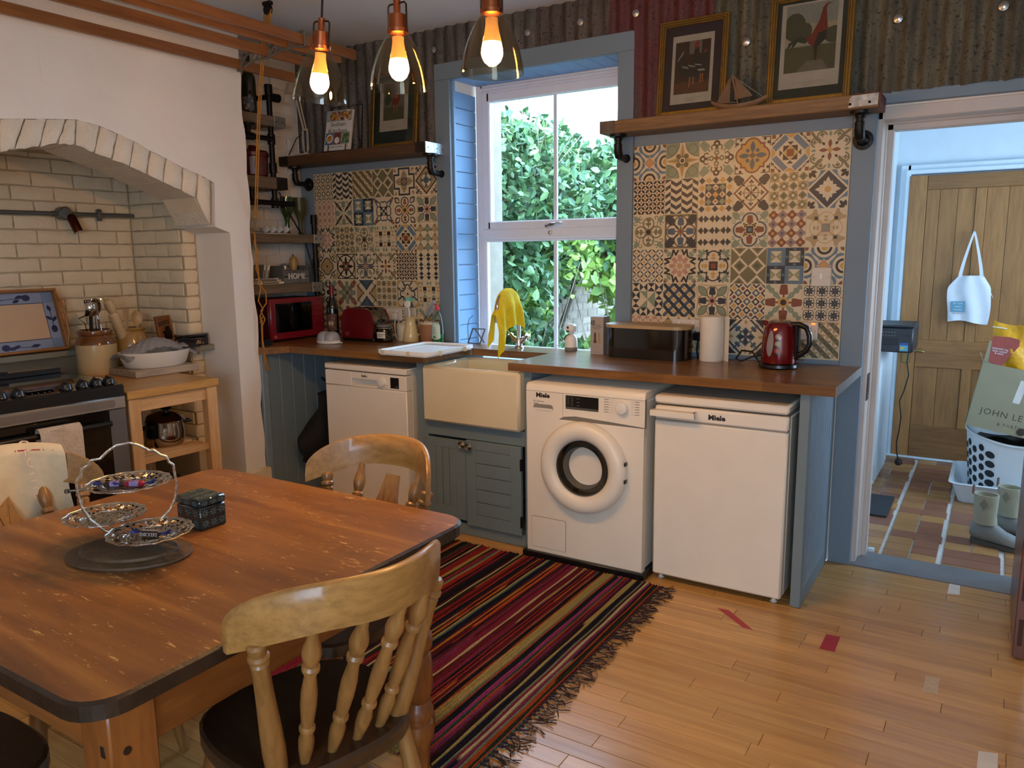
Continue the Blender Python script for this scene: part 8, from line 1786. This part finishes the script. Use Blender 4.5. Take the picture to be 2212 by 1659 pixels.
m = M(); pr_ = [(-.095, .02), (-.03, -.01), (.0, .06), (.035, .13), (.03, .165), (-.02, .172), (-.1, .165)]; m.prism([(x+.012, z) for x, z in pr_], .003, FY @ Matrix.Translation((0, 0, .022))); m.build('red_panel', P('pouch_red', '#8f2d1c', .35, var=.2, vscale=25), po)
text('ORGANIC bag\nready roasted\n& salted', .013, tw4, po, TY(-.04, -.0262, .085), depth=.0003); cbx((-.1, -.012, .215), (-.03, -.006, .219)).build('seal_line', tw4, po, smooth=False)
# boots
bu = P('boot_neoprene', '#9a9a86', .9, var=.06, vscale=20); bl2 = P('boot_rubber', '#7c7f7c', .55, var=.12, vscale=14, bmp=.1); bs_ = P('boot_sole', '#4a4842', .7)
def boot(lab, x, y, rz):
    t = thing('ankle_boot', lab, 'boot', (x, y, .001), rz, 'pair of grey rubber boots'); sh_ = M(); N = 24
    rings = [(0, .105, .052, .044), (-.004, .15, .05, .043), (-.006, .2, .054, .046), (-.006, .255, .056, .048)]
    def ell(cx_, z, a, b): return [(cx_+a*math.cos(2*PI*i/N), b*math.sin(2*PI*i/N), z) for i in range(N)]
    v = [p for r in rings for p in ell(*r)]+ell(-.006, .255, .05, .042)+ell(-.004, .16, .044, .038); f = [(k*N+i, k*N+(i+1) % N, (k+1)*N+(i+1) % N, (k+1)*N+i) for k in range(5) for i in range(N)]; f.append(tuple(range(5*N, 6*N))); sh_.add(v, f); sh_.build('shaft', bu, t)
    ft = M(); secs = [(-.062, .026, .03, .10), (-.045, .036, .012, .118), (0, .043, .01, .125), (.05, .043, .01, .108), (.09, .046, .01, .082), (.135, .05, .01, .066), (.175, .046, .011, .056), (.205, .03, .014, .044), (.215, .01, .02, .032)]
    v = []; K = 18
    for x_, w, z0, z1 in secs:
        for i in range(K): a = 2*PI*i/K; v.append((x_, w*math.cos(a)*(1 if math.sin(a) < 0 else .92), (z0+z1)/2+(z1-z0)/2*math.sin(a)))
    f = [(k*K+i, k*K+(i+1) % K, (k+1)*K+(i+1) % K, (k+1)*K+i) for k in range(len(secs)-1) for i in range(K)]+[tuple(range(K)), tuple(range((len(secs)-1)*K, len(secs)*K))]; ft.add(v, f); ft.build('foot', bl2, t)
    so = M(); o = [(-.064, 0), (-.05, -.034), (0, -.042), (.06, -.04), (.12, -.05), (.17, -.048), (.21, -.024), (.219, 0), (.21, .024), (.17, .048), (.12, .05), (.06, .04), (0, .042), (-.05, .034)]; so.prism(o, .02); so.build('sole', bs_, t, smooth=False)
    M().box((-.07, -.008, .245), (-.063, .008, .29), 0, .001).build('pull_tab', P('boot_tab', '#6b4f44', .8), t); m = M(); m.prism([(.0, .03), (.02, 0), (0, -.03), (-.02, 0)][::-1], .001, TR((.0, -.0475, .21), rx=PI/2)); m.build('side_badge', P('boot_badge', '#77786c', .8), t)
boot('grey rubber boot nearer the doorway, toe to the right', 1.655, .635, -.3); boot('grey rubber boot standing behind its pair by the tub', 1.755, .83, -.45)
bm_ = thing('floor_mat', 'small dark mat on the utility tiles just inside the doorway', 'mat', (1.09, 1.0, .001)); cbx((-.10, -.2, 0), (.1, .2, .012), .003).build('mat_body', P('dark_mat', '#2c2f33', .9, var=.1, bmp=.4), bm_)
# small metal foot of the door frame seen at the tiles
M().box((1.172, .216, .0), (1.2, .24, .02), 0, .002).build('trim_25', util_white, kind='structure')
